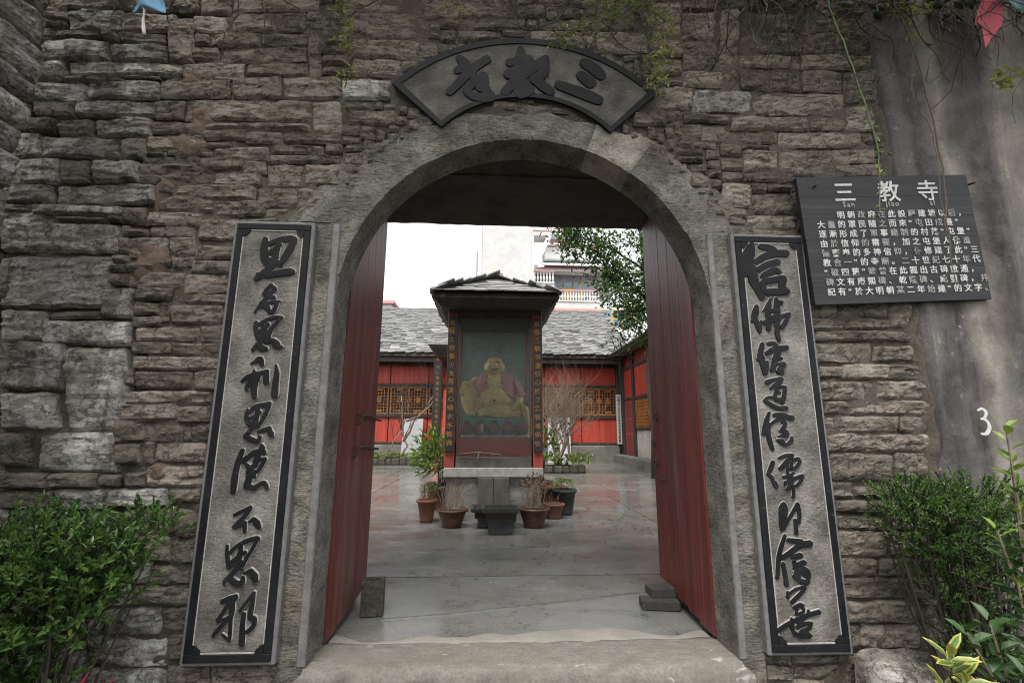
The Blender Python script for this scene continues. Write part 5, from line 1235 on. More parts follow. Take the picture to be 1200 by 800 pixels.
q = MB(); q.bbox(-.06, .54, 3.245, .08, .66, 3.29, .015); q.ball((.05,.58,3.31), (.06,.05,.03), 8, 5); sp(q, 'cap_stone', M['slate'])

# lotus base and statue inside the shrine
lot = tag(empty('lotus_base', (SHX, SHY, 0)), 'painted lotus pedestal with round brown petals under the gold statue', 'pedestal')
q = MB(); q.bbox(-.44, .16, .6125, .44, 1.05, .955, .01); q.build('pedestal_block', M['cloth_red'], lot)
q = MB(); q.bbox(-.405, .22, 1.165, .405, 1.0, 1.235, .01); q.build('teal_top', M['teal_paint'], lot)
q = MB(); q.bbox(-.39, .24, .955, .39, .98, 1.165, .01); q.build('drum', M['lotus_brown'], lot)
for i in range(5):
    x = -.36 + i*.18
    q = MB(); q.ball((x, .225, 1.095), (.092, .06, .098), 14, 9); q.build('petal', M['lotus_brown'], lot, True)
    if i < 4:
        q = MB()
        q.add([(x+.03, .20, 1.19), (x+.15, .20, 1.19), (x+.09, .185, 1.10)], [(0,2,1)]); q.build('petal_gap', M['teal_paint'], lot)
for i in range(5):
    q = MB(); q.ball((-.36+i*.18+.03, .225, .985), (.105, .05, .035), 12, 6); q.build('cloud_petal', M['lotus_white'], lot, True)
q = MB(); q.ball((-.18+.025, .170, 1.10), (.022, .006, .055), 8, 5); q.build('worn_patch', M['lotus_white'], lot, True)

st = tag(empty('seated_statue', (SHX, SHY, 0)), 'gold laughing bald statue with bare round belly seated behind the glass', 'statue')
st.scale = (1.09, 1.0, 1.0)
def remesh(mb, name, mat, vox, parent, it=6):
    o = mb.build(name, mat)
    m1 = o.modifiers.new('r', 'REMESH'); m1.mode = 'VOXEL'; m1.voxel_size = vox; m1.use_smooth_shade = True
    m2 = o.modifiers.new('s', 'SMOOTH'); m2.factor = .5; m2.iterations = it
    dg = bpy.context.evaluated_depsgraph_get()
    me = bpy.data.meshes.new_from_object(o.evaluated_get(dg))
    o.modifiers.clear(); o.data = me
    for p_ in me.polygons: p_.use_smooth = True
    o.parent = parent
    return o
yb = .62
q = MB()
R3 = lambda a, ax: Matrix.Rotation(rad(a), 3, ax)
q.ball((0, yb, 1.62), (.20, .165, .22))                   # chest
q.ball((.0, yb-.12, 1.475), (.235, .20, .18))              # belly
q.ball((-.09, yb-.05, 1.70), (.10, .10, .08)); q.ball((.09, yb-.05, 1.70), (.10, .10, .08))
q.ball((0, yb-.02, 1.33), (.33, .26, .12))                # hips
q.ball((0, yb-.02, 1.84), (.085, .08, .08))               # neck
q.ball((0, yb-.05, 1.965), (.112, .12, .128))             # head
q.ball((0, yb-.065, 1.915), (.118, .105, .075))           # jowls
q.ball((0, yb-.175, 1.955), (.024, .03, .024))            # nose
q.ball((-.06, yb-.14, 1.93), (.035,.03,.03)); q.ball((.06, yb-.14, 1.93), (.035,.03,.03))
for s in (-1, 1):
    q.ball((s*.118, yb-.02, 1.935), (.02, .03, .062))     # ear
# left of picture: raised knee with the arm hung over it
q.tube([(-.14, yb-.02, 1.33), (-.27, yb-.14, 1.52), (-.345, yb-.21, 1.62)], [.12, .10, .085], 10)
q.tube([(-.345, yb-.21, 1.62), (-.335, yb-.26, 1.45), (-.30, yb-.30, 1.29)], [.085, .075, .055], 10)
q.ball((-.27, yb-.36, 1.268), (.06, .085, .035))
q.tube([(-.21, yb, 1.74), (-.30, yb-.08, 1.66), (-.36, yb-.20, 1.68), (-.375, yb-.28, 1.60)], [.085, .07, .055, .04], 10)
# right of picture: folded leg, forearm resting on the thigh
q.tube([(.14, yb-.02, 1.33), (.33, yb-.16, 1.33), (.36, yb-.22, 1.31)], [.12, .10, .08], 10)
q.tube([(.36, yb-.22, 1.31), (.20, yb-.32, 1.275), (.02, yb-.34, 1.265)], [.08, .06, .045], 10)
q.ball((-.03, yb-.35, 1.268), (.07, .045, .032))
q.tube([(.21, yb, 1.74), (.31, yb-.05, 1.58), (.31, yb-.17, 1.47), (.285, yb-.27, 1.40)], [.085, .075, .06, .04], 10)
q.ball((.28, yb-.30, 1.385), (.05, .06, .032))
remesh(q, 'body', M['gold_statue'], .012, st, 4)
# facial features
q = MB()
for s in (-1, 1):
    q.tube([(s*.025, yb-.168, 1.995), (s*.05, yb-.160, 2.003), (s*.078, yb-.143, 1.992)], [.004,.006,.003], 5)
m_plain('statue_dark', (.03,.02,.015), .6, .2, 20)
q.build('eye_line', M['statue_dark'], st)
q = MB(); q.ball((0, yb-.160, 1.902), (.050, .022, .020), 10, 6); q.build('open_mouth', M['statue_dark'], st, True)
q = MB(); q.ball((0, yb-.173, 1.908), (.036, .012, .008), 8, 5); q.build('teeth', M['lotus_white'], st, True)
q = MB()
for s in (-1, 1):
    q.ball((s*.10, yb-.185, 1.70), (.014,.01,.014), 8, 5)
q.ball((0, yb-.318, 1.46), (.018,.01,.018), 8, 5)
q.build('body_marks', M['statue_dark'], st, True)
# fingers of the resting hands and toes
for hx, hy, hz, dx in ((.255, yb-.345, 1.372, .018), (-.395, yb-.30, 1.565, .014)):
    q = MB()
    for k in range(5):
        x = hx + (k-2)*dx*1.2
        l_ = (.03, .05, .055, .05, .04)[k]
        q.tube([(x, hy+.03, hz+.012), (x, hy, hz+.004), (x, hy-.012, hz-l_)], [.011, .011, .008], 6)
    q.build('fingers', M['gold_statue'], st, True)
for fx, fy in ((-.27, yb-.44), (-.09, yb-.37)):
    q = MB()
    for k in range(5): q.ball((fx+(k-2)*.021, fy - (0 if k else .01), 1.268), (.013, .02, .014), 8, 5)
    q.build('toes', M['gold_statue'], st, True)
# pink robe over the shoulders, open at the front, gilt lower robe
def sheet(fn, nu, nv, name, mat):
    q_ = MB()
    for j in range(nv+1):
        for i in range(nu+1): q_.v.append(fn(i/nu, j/nv))
    for j in range(nv):
        for i in range(nu):
            k = j*(nu+1)+i
            q_.f.append((k, k+1, k+nu+2, k+nu+1))
    o = q_.build(name, mat, st, True)
    m_ = o.modifiers.new('t', 'SOLIDIFY'); m_.thickness = .012
    return o
for s in (-1, 1):
    def fr_(u, v, s=s):
        # from the collar (u=0) out over the shoulder (u=1), down the chest and arm (v)
        x = s*(.075 + .215*u + .045*v*u + .03*v*(1-u))
        z = 1.845 - .085*u*u - .02*u - v*(.33 - .05*u) + .010*math.sin(u*18+v*3)
        y = yb - .10 - .10*math.sin(math.pi*min(1, .25+u*.75))*(.6+.5*v) - .03*v + .085*u*u + .006*math.sin(u*26)
        return (x, y, z)
    sheet(fr_, 16, 10, 'robe_front', M['robe_pink'])
    def sl_(u, v, s=s):
        a = -math.pi*.5 + math.pi*1.1*u
        r = .105 + .02*v
        return (s*(.235 + .07*v + r*.75*math.cos(a)*1.0), yb - .02 - .06*v + r*math.sin(a), 1.79 - .03*abs(math.sin(a)) - .25*v - .03*math.cos(a)*(1-v))
    sheet(sl_, 14, 8, 'robe_sleeve', M['robe_pink'])
# gilt lower robe: hem folds over the right lap, falling down the pedestal's side
def hem(u, v):
    x = .31 + .10*u; z = 1.40 - .42*v + .03*math.cos(u*3)*(1-v)
    return (x + .05*math.sin(v*2.2) , yb - .30 - .09*math.sin(math.pi*u)*(1-.5*v) + .008*math.sin(u*20), z)
sheet(hem, 12, 14, 'robe_hem', M['gold_statue'])
def lap(u, v):
    x = -.20 + .52*u
    return (x, yb - .30 - .055*math.sin(math.pi*u) - .04*v + .012*math.sin(u*24+v*2), 1.38 - .12*v - .03*math.cos(u*6.2))
sheet(lap, 30, 6, 'robe_lap', M['gold_statue'])
q = MB()
for k in range(22):
    a = k/21
    q.ball((-.285 - .10*math.sin(a*math.pi*.5)*0 + .035*math.sin(a*9), yb-.30-.015*math.cos(a*5), 1.66-.36*a), .014, 7, 5)
for k in range(9):
    a = k/8
    q.ball((-.41+.13*a, yb-.26, 1.66+.035*math.sin(a*math.pi)), .014, 7, 5)
q.build('bead_string', M['gold_statue'], st, True)

# ------------------------------------------------------------------ stone troughs and flower pots in front of the shrine
m_plain('black_stone', (.035,.035,.034), .7, .6, 22, .6, .012)
m_plain('terracotta', (.145,.058,.033), .6, .4, 12, .4, .006)
m_plain('brown_glaze', (.085,.034,.021), .35, .5, 14)
m_plain('soil', (.03,.024,.018), .95, .5, 50, .8, .02)
def trough(x, y, label, w, h, mat):
    r = tag(empty('stone_trough', (x, y, -.015)), label, 'trough')
    q = MB()
    for a, b_, c_, d in ((0, .74, .0, .0), ):
        pass
    prof = [(.62, 0), (.66, .10), (.70, .72), (.98, .86), (1.0, 1.0), (.88, 1.0), (.84, .86)]
    for k, (s_, zz) in enumerate(prof):
        for sx, sy in ((-1,-1), (1,-1), (1,1), (-1,1)):
            q.v.append((sx*w/2*s_ + U(-.004,.004), sy*w*.36*s_ + U(-.004,.004), h*zz))
    for k in range(len(prof)-1):
        for i in range(4): q.f.append((k*4+i, k*4+(i+1)%4, (k+1)*4+(i+1)%4, (k+1)*4+i))
    q.f.append((3,2,1,0))
    q.build('trough_body', mat, r)
    e = MB(); e.box(-w*.41, -w*.29, h*.5, w*.41, w*.29, h*.88); e.build('soil', M['soil'], r)
    return r
tr1 = trough(-.055, 2.83, 'black flared stone trough in front of the shrine', .40, .275, M['black_stone'])
tr2 = trough(-.125, 3.20, 'longer dark stone trough half hidden behind the black one', .52, .22, M['black_stone'])
def blades(root, n, h, spread, mat, w=.004, lean=.5, z0=0.0, name='stems'):
    q_ = MB()
    for _ in range(n):
        a = U(0, 2*math.pi); r = spread*math.sqrt(rng.random()); b_ = Vector((r*math.cos(a), r*math.sin(a), z0))
        t_ = U(0, 2*math.pi); ln = U(.3, 1)*lean*h; hh = h*U(.5, 1)
        p1 = b_ + Vector((ln*.3*math.cos(t_), ln*.3*math.sin(t_), hh*.6)); p2 = b_ + Vector((ln*math.cos(t_), ln*math.sin(t_), hh))
        q_.tube([b_, p1, p2], [w, w*.8, w*.3], 3, False)
    return q_.build(name, mat, root)
def leaf(mb, p, d, n_, L, w, fold=.25, curl=.15):
    """one leaf: oval pointed blade folded along its midrib"""
    d = d.normalized(); s = d.cross(n_)
    if s.length < 1e-3: s = d.cross(Vector((1,0,0)))
    s.normalize(); n_ = s.cross(d)
    a = p + d*L*.30 - n_*L*curl*.05; b_ = p + d*L*.68 - n_*L*curl*.4; tip = p + d*L - n_*L*curl
    e = n_*w*fold
    mb.add([p, a + s*w*.44 + e, b_ + s*w*.40 + e, tip, b_ - s*w*.40 + e, a - s*w*.44 + e, a, b_],
           [(0,6,1), (6,7,2,1), (7,3,2), (0,5,6), (6,5,4,7), (7,4,3)])
def m_leaf(name, a, b_, tr_=.25, rough=.45):
    t_ = NT(name)
    c_ = t_.ramp(t_.noise(9, 4, .6), [(.3, a), (.7, b_)])
    t_.out(c_, rough, None)
    td = t_.n.new('ShaderNodeBsdfTranslucent'); t_.l.new(c_, td.inputs['Color'])
    ms = t_.n.new('ShaderNodeMixShader'); ms.inputs[0].default_value = tr_
    t_.l.new(t_.b.outputs[0], ms.inputs[1]); t_.l.new(td.outputs[0], ms.inputs[2])
    t_.l.new(ms.outputs[0], t_.n['Material Output'].inputs['Surface'])
    M[name] = t_.m
m_leaf('leaf_mid', (.055,.12,.024), (.11,.20,.045), .35)
m_leaf('leaf_bright', (.09,.17,.02), (.19,.27,.04), .3)
m_leaf('leaf_dark', (.014,.040,.012), (.035,.075,.02), .2)
m_leaf('leaf_dry', (.12,.07,.035), (.22,.14,.07), .2, .8)
m_plain('twig', (.21,.16,.12), .9, .35, 30)
m_plain('twig_dark', (.05,.04,.033), .9, .35, 30)
def pot(x, y, label, r0, r1, h, mat, rim=.018):
    r0, r1, h = r0*.88, r1*.88, h*.88
    r = tag(empty('flower_pot', (x, y, -.013)), label, 'pot', 'pots around the shrine')
    q_ = MB(); q_.lathe([(0, .002), (r0, 0), (r0*1.03, h*.1), (r1, h*.88), (r1+rim, h*.885), (r1+rim, h), (r1-.006, h), (r1*.93, h*.80), (r0, h*.75)], 22)
    q_.build('pot_body', mat, r, True)
    q_ = MB(); q_.lathe([(0, h*.90), (r1*.5, h*.91), (r1*.95, h*.86)], 16); q_.build('soil', M['soil'], r)
    return r
def pot_leaves(root, n, c0, rad_, h, mat, L, name='leaves'):
    q_ = MB()
    for _ in range(n):
        a = U(0, 2*math.pi); e = math.asin(U(-.5, 1)); rr = U(.45, 1)
        d = Vector((math.cos(a)*math.cos(e), math.sin(a)*math.cos(e), math.sin(e)))
        p = Vector(c0) + Vector((d.x*rad_*rr, d.y*rad_*rr, d.z*h*rr))
        dd = (d + Vector((U(-.6,.6), U(-.6,.6), U(-.2,.7)))).normalized()
        leaf(q_, p, dd, Vector((U(-.5,.5), U(-.5,.5), 1)), L*U(.7, 1.3), L*.5)
    return q_.build(name, mat, root)
pa = pot(-.93, 3.50, 'tall orange clay pot with short dry plants left of the shrine', .085, .125, .29, M['terracotta'])
blades(pa, 26, .22, .10, M['leaf_dry'], .004, .5, .27); pot_leaves(pa, 60, (.02,0,.36), .10, .08, M['leaf_mid'], .045)
pb = pot(-.60, 3.20, 'wide shallow brown pot nearest the left of the trough', .12, .185, .22, M['brown_glaze'])
blades(pb, 46, .34, .13, M['twig'], .003, .45, .19)
pc = pot(.335, 3.17, 'wide shallow brown pot right of the black trough', .125, .19, .24, M['brown_glaze'])
blades(pc, 60, .40, .12, M['twig'], .003, .5, .21, 'dry_stems'); pot_leaves(pc, 90, (.02,.02,.44), .15, .16, M['leaf_dry'], .045, 'dry_leaves')
pd = pot(.64, 3.70, 'small clay pot at the right corner of the shrine', .10, .14, .20, M['terracotta'])
blades(pd, 18, .12, .08, M['leaf_dry'], .003, .5, .18)
pe = pot(.82, 3.98, 'dark pot of low green herbs right of the shrine', .12, .17, .36, M['black_stone'])
pot_leaves(pe, 140, (0,0,.38), .15, .07, M['leaf_bright'], .04)
pf = pot(.78, 4.45, 'brown pot in the row behind the herb pot', .12, .17, .34, M['terracotta'])
blades(pf, 14, .10, .1, M['leaf_dry'], .003, .5, .3)
pg = pot(.66, 5.05, 'pot of yellow-green leaves at the far right corner of the shrine', .12, .16, .36, M['brown_glaze'])
pot_leaves(pg, 170, (-.02,0,.78), .26, .40, M['leaf_bright'], .10)
blades(pg, 8, .7, .05, M['twig_dark'], .008, .4, .3)
ph = pot(-.86, 4.45, 'dark pot with a bushy yellow-green shrub left of the shrine', .12, .17, .34, M['brown_glaze'])
blades(ph, 12, .75, .06, M['twig_dark'], .008, .45, .3)
pot_leaves(ph, 380, (-.08,0,.72), .38, .40, M['leaf_bright'], .085); pot_leaves(ph, 260, (-.04,0,.60), .30, .34, M['leaf_mid'], .085, 'inner_leaves')
pi_ = pot(-.98, 4.95, 'second dark pot half hidden behind the bushy shrub', .12, .16, .34, M['brown_glaze'])
pot_leaves(pi_, 120, (0,0,.56), .24, .22, M['leaf_mid'], .08)

# ------------------------------------------------------------------ the hall across the courtyard
HY = 14.0
hall = tag(empty('temple_hall', (0, HY, 0)), 'low red timber hall with lattice windows and slate roof behind the shrine', 'building')
def hp(mb, name, mat, parent=None, smooth=False): return mb.build(name, mat, parent or hall, smooth)
m_plain('limewash', (.48,.46,.42), .9, .3, 3, .4, .015)
m_plain('hall_plinth', (.17,.165,.145), .9, .45, 3, .7, .03)
q = MB(); q.bbox(-6.5, -.12, -.05, 4.38, .10, .56, .02); hp(q, 'plinth', M['hall_plinth'])
q = MB(); q.box(-6.5, .14, .0, 4.6, .18, 3.9); hp(q, 'wall_core', M['dark_timber'])
q = MB()
for z0, z1, y in ((.56, .66, -.03), (1.50, 1.61, -.045), (2.56, 2.67, -.045), (3.30, 3.38, -.03)): q.bbox(-6.5, y, z0, 4.40, .12, z1, .008)
hp(q, 'rails', M['dark_timber'])
PX = [-6.4, -4.9, -3.45, -2.05]                    # bays left and right of the shrine
bays = [(-6.4, -5.05), (-5.02, -3.70), (-3.67, -2.36), (-2.33, -1.2), (-1.17, .3), (.33, 1.75), (1.78, 3.06), (3.09, 4.36)]
for a, b_ in bays:
    q = MB(); q.bbox(a, .02, .66, b_, .06, 1.50, .006)
    m_ = (b_-a)/2
    pn = hp(q, 'red_panel', M['hall_red'])
    q = MB(); q.box(a+m_-.008, .012, .67, a+m_+.008, .019, 1.49); hp(q, 'panel_bead', M['hall_red_dull'], pn)
    pn.name = 'red_panel'
    q = MB(); q.bbox(a, .02, 2.67, b_, .06, 3.30, .006); hp(q, 'red_panel', M['hall_red'])
    q = MB(); q.bbox(a, .05, 3.38, b_, .08, 3.80, .006); hp(q, 'upper_board', M['hall_red_dull'])  # duller red paints in the shade under the eaves
    # lattice window
    lw = MB(); y0, y1 = .0, .035
    fw = .05
    lw.bbox(a+.01, y0-.01, 1.61, a+.01+fw, y1, 2.56, .004); lw.bbox(b_-.01-fw, y0-.01, 1.61, b_-.01, y1, 2.56, .004)
    lw.bbox(a+.01+fw, y0-.01, 1.61, b_-.01-fw, y1, 1.66, .004); lw.bbox(a+.01+fw, y0-.01, 2.51, b_-.01-fw, y1, 2.56, .004)
    mxx = (a+b_)/2
    lw.bbox(mxx-.03, y0-.012, 1.66, mxx+.03, y1, 2.51, .004)
    wn_ = hp(lw, 'lattice_window', M['lattice_wood'])
    lb = MB()
    x = a+.15
    k = 0
    while x < b_-.08:
        if abs(x-mxx) > .05: lb.box(x-.008, .003, 1.66, x+.008, .020, 2.51)
        x += .10
    for z in [1.66+.095*i for i in range(1, 9)]: lb.box(a+.06, .006, z-.008, b_-.06, .023, z+.008)
    hp(lb, 'lattice_bars', M['lattice_wood'], wn_)
    for cx_ in ((a+mxx)/2, (mxx+b_)/2, mxx):
        c_ = MB()
        for kk in range(10):
            an = kk*math.pi/5
            c_.ball((cx_+.06*math.cos(an), -.012, 2.09+.08*math.sin(an)), (.033, .014, .036), 8, 5)
        c_.ball((cx_, -.014, 2.09), (.035, .02, .04), 8, 5)
        hp(c_, 'carved_roundel', M['lattice_wood'], wn_, True)
    for cx_ in ((a+mxx)/2, (mxx+b_)/2):
        for zz in (1.715, 2.455):
            c_ = MB(); c_.bbox(cx_-.12, -.008, zz-.035, cx_+.12, .0025, zz+.035, .012); hp(c_, 'carved_panel', M['lattice_wood'], wn_)
for a in (-6.45, 4.42):
    q = MB(); q.lathe([(.10, .56), (.10, 3.8)], 12, (a, .0, 0)); hp(q, 'post', M['dark_timber'], None, True)
# roof: boards and overlapping stone slates
RS = math.atan2(2.62, 4.35)
rf = MB(); Y0, Z0 = -.85, 3.62
def on_roof(y): return Z0 + (y-Y0)*math.tan(RS)
rf.add([(-7.2, Y0, Z0-.10), (4.9, Y0, Z0-.10), (4.9, 3.5, on_roof(3.5)-.10), (-7.2, 3.5, on_roof(3.5)-.10),
        (-7.2, Y0, Z0-.02), (4.9, Y0, Z0-.02), (4.9, 3.5, on_roof(3.5)-.02), (-7.2, 3.5, on_roof(3.5)-.02)], bx)
roof = hp(rf, 'roof', M['dark_timber'])
bm_ = MB(); bm_.bbox(-6.8, Y0+.1, Z0-.28, 4.4, Y0+.22, Z0-.12, .01); hp(bm_, 'eave_beam', M['dark_timber'])
t = NT('roof_slate')
c = t.ramp(t.mix(.5, t.noise(6, 8, .7, t.mapped((1,1,1), rnd=True)), t.noise(40, 6, .7)), [(.3, (.085,.085,.083)), (.5, (.175,.175,.172)), (.7, (.30,.30,.295))])
c = t.mix(1.0, c, t.rand(.35, 1.5), 'MULTIPLY')
M['roof_slate'] = t.out(c, .45, t.noise(20, 8, .7), .4, .012, spec=.6)
rsm = [slate_mesh(U(.26,.36), .42, .036).mesh('roof_slate', M['roof_slate']) for _ in range(6)]
ex = Vector((1,0,0)); ey0 = Vector((0, math.cos(RS), math.sin(RS))); ez0 = ex.cross(ey0)
vis, rest = [], MB()
nrow = 26
for r in range(nrow):
    d = r*.197
    x = -6.9 + (r % 2)*.24
    while x < 4.7:
        w_ = U(.24, .34)
        inview = (-4.9 < x+w_/2 < -1.5) or (1.2 < x+w_/2 < 4.6)
        p = Vector((x+w_/2, Y0-.03, Z0)) + ey0*(d + U(-.03, .03)) + ez0*(.012+U(0,.025))
        lift = .115 + U(-.05, .05); yaw = .30 + U(-.18, .18)
        ey = (ey0*math.cos(lift) - ez0*math.sin(lift)).normalized()
        exr = (ex*math.cos(yaw) + ey*math.sin(yaw)).normalized(); ez = exr.cross(ey).normalized(); eyr = ez.cross(exr)
        if inview and len(vis) < 295:
            vis.append(put_slate(roof, rsm[rng.randrange(6)], p, exr, eyr, ez))
        else:
            me = rsm[rng.randrange(6)]
            mt = Matrix(((exr.x, eyr.x, ez.x, p.x), (exr.y, eyr.y, ez.y, p.y), (exr.z, eyr.z, ez.z, p.z), (0,0,0,1)))
            rest.add([mt @ v_.co for v_ in me.vertices], [tuple(f_.vertices) for f_ in me.polygons])
        x += w_ + .01
tag(hp(rest, 'slate_cover', M['roof_slate'], roof), kind='stuff')
q = MB()
x = -7
while x < 4.8:
    w_ = U(.3, .6); q.bbox(x, 3.38, on_roof(3.5)-.02, x+w_-.01, 3.62, on_roof(3.5)+.07+U(0,.05), .02); x += w_
hp(q, 'ridge_stones', M['slate'], roof)
# back slope so that the roof is a solid thing
q = MB(); q.add([(-7.2, 3.52, on_roof(3.5)-.06), (4.9, 3.52, on_roof(3.5)-.06), (4.9, 7.5, 3.7), (-7.2, 7.5, 3.7)], [(0,1,2,3)]); hp(q, 'back_slope', M['slate'], roof)

q = MB(); q.box(-6.9, -12.7, -.5, -6.5, .1, 3.2); hp(q, 'wing_wall', M['limewash'])
q = MB(); q.bbox(-7.05, -12.75, 3.2, -6.35, .1, 3.34, .03); hp(q, 'wing_coping', M['slate'])
# white notice board on the corner post
nb_ = tag(empty('notice_board', (4.37, 13.83, 0)), 'narrow white board with a column of black characters on the hall corner', 'sign')
q = MB(); q.bbox(-.085, -.02, .62, .085, .02, 2.34, .006); q.build('board', M['white_paint'], nb_)
for k, ch in enumerate('大明屯堡文化三教寺老年協會活動室'):
    writing(nb_, ch, .088, (0, -.0235, 2.20-k*.100), M['black_paint'], 1, .0018, 'character', 'CENTER')

# side hall on the right
SXH = 4.5
sh = tag(empty('side_hall', (SXH, 0, 0)), 'right-hand red timber wing with plastered lower wall and red door', 'building')
def shp(mb, name, mat, parent=None): return mb.build(name, mat, parent or sh)
q = MB(); q.box(.10, 5.0, 0, .16, 13.85, 3.9); shp(q, 'wall_core', M['dark_timber'])
q = MB(); q.bbox(-.35, 5.0, -.05, .1, 13.86, .28, .02); shp(q, 'plinth', M['hall_plinth'])
q = MB()
for z0, z1 in ((2.08, 2.17), (3.12, 3.20)): q.bbox(-.02, 5.0, z0, .1, 13.85, z1, .006)
for z0, z1 in ((1.10, 1.18),): q.bbox(-.02, 5.0, z0, .1, 12.40, z1, .006)
shp(q, 'rails', M['dark_timber'])
for y in (13.62, 12.44, 10.55, 8.6): 
    q = MB(); q.bbox(-.05, y-.07, .28, .10, y+.07, 3.75, .01); shp(q, 'post', M['dark_timber'])
q = MB(); q.bbox(.0, 12.55, .30, .06, 13.50, 2.08, .006); dr = shp(q, 'door', M['cloth_red'])
q = MB()
for z0, z1 in ((.36, .95), (1.05, 1.45), (1.53, 2.02)): q.bbox(-.012, 12.66, z0, -.001, 13.40, z1, .004)
shp(q, 'door_panel', M['hall_red_dull'], dr)
for y0, y1 in ((10.64, 12.36), (8.7, 10.46)):
    q = MB(); q.bbox(.02, y0, .28, .09, y1, 1.10, .006); shp(q, 'plastered_panel', M['limewash'])
    f_ = MB()
    f_.bbox(.0, y0, 1.18, .05, y0+.06, 2.08, .004); f_.bbox(.0, y1-.06, 1.18, .05, y1, 2.08, .004)
    f_.bbox(-.004, (y0+y1)/2-.03, 1.18, .05, (y0+y1)/2+.03, 2.08, .004)
    w_ = shp(f_, 'lattice_window', M['lattice_wood'])
    lb = MB(); y = y0+.14
    while y < y1-.08: lb.box(.008, y-.017, 1.18, .026, y+.017, 2.08); y += .105
    for z in [1.18+.10*i for i in range(1, 9)]: lb.box(.010, y0+.06, z-.018, .030, y1-.06, z+.018)
    for cy_ in ((y0*3+y1)/4, (y0+3*y1)/4):
        lb.ball((.0, cy_, 1.63), (.02, .12, .13), 10, 6)
    shp(lb, 'lattice_bars', M['lattice_wood'], w_)
    n_ = 4
    for k in range(n_):
        a = y0 + (y1-y0)*k/n_
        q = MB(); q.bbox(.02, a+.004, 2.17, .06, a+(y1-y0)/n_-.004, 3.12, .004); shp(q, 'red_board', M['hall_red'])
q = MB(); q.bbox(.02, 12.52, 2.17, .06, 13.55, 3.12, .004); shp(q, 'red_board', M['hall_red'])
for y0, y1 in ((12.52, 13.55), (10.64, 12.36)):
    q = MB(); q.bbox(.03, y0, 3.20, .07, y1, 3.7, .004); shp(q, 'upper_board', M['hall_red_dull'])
q = MB()
q.add([(-.55, 5.0, 3.52), (-.55, 14.2, 3.52), (3.0, 14.2, 5.4), (3.0, 5.0, 5.4), (-.55, 5.0, 3.60), (-.55, 14.2, 3.60), (3.0, 14.2, 5.48), (3.0, 5.0, 5.48)], [(0,1,2,3),(7,6,5,4),(1,0,4,5),(2,1,5,6),(3,2,6,7),(0,3,7,4)])
sroof = shp(q, 'roof', M['dark_timber'])
q = MB(); y = 5.2
m_plain('mossy_slate', (.13,.125,.09), .9, .4, 6, .7, .02)
while y < 14.0:
    w_ = U(.35, .55)
    for r in range(3):
        q.bbox(-.62+r*.3, y, 3.60+r*.16, -.1+r*.3, y+w_-.01, 3.645+r*.16+U(0,.02), .008)
    y += w_
shp(q, 'eave_slates', M['mossy_slate'], sroof)

# porch with a pillar, left of the shrine
po = tag(empty('porch', (-1.66, 11.0, 0)), 'dark-roofed porch on red posts half hidden left of the shrine', 'building')
q = MB(); q.lathe([(.13, -.01), (.14, .12), (.11, .16), (.105, 3.1)], 14); q.build('post', M['red_post'], po, True)
q = MB(); q.bbox(.42, .6, 0, .60, .78, 3.1, .02); q.build('post', M['red_post'], po)
q = MB(); q.bbox(.42, .3, 0, .5, 2.6, 3.0, .02); q.build('side_board', M['hall_red_dull'], po)
q = MB(); q.add(tier(3.10, .42, -.30, 2.6, 3.34, .62, -.62, 2.9), bx); q.add(tier(3.34, .62, -.62, 2.9, 3.40, .62, -.62, 2.9), bx); 
q.v = [(x_+.42, y_, z_) for x_, y_, z_ in q.v]
q.build('roof', M['dark_timber'], po)
q = MB()
for r in range(4): q.bbox(-.28+.12*r, -.70+.16*r, 3.405+.07*r, 1.08-.12*r, 2.0, 3.44+.07*r, .01)
q.build('roof_slates', M['slate'], po)
cb = MB(); cb.bbox(-.14, -.17, .68, .10, -.12, 3.02, .01); cb = cb.build('couplet_board', M['lacquer_black'], po)
for k, ch in enumerate('開口常笑笑古笑今凡事付之一笑'):
    writing(cb, ch, .105, (-.02, -.1725, 2.80-k*.155), M['gold_paint'], 1, 0.0, 'gilt_character', 'CENTER')
q = MB(); q.bbox(.14, -.05, .9, .26, -.03, 2.2, .01); q.build('red_banner', M['hall_red'], po)

# white sheets leaning in front of the hall
m_plain('grey_sheet', (.44,.46,.48), .5, .08, 3, .1)
for nm, x0, x1, y, z0, z1, lb_ in (('leaning_sheet', -3.14, -2.47, 13.70, .10, 1.45, 'plain pale grey sheet leaning below the left lattice window'), ('leaning_sheet', 1.80, 2.60, 13.70, .10, 1.52, 'plain pale grey sheet below the right lattice window behind the bare shrub')):
    q = MB(); q.add([(x0,y-.18,z0-.1),(x1,y-.18,z0-.1),(x1,y-.165,z0-.1),(x0,y-.165,z0-.1),(x0+.05,y+.10,z1),(x1+.02,y+.10,z1),(x1+.02,y+.115,z1),(x0+.05,y+.115,z1)], bx)
    tag(q.build(nm, M['grey_sheet']), lb_, 'board')
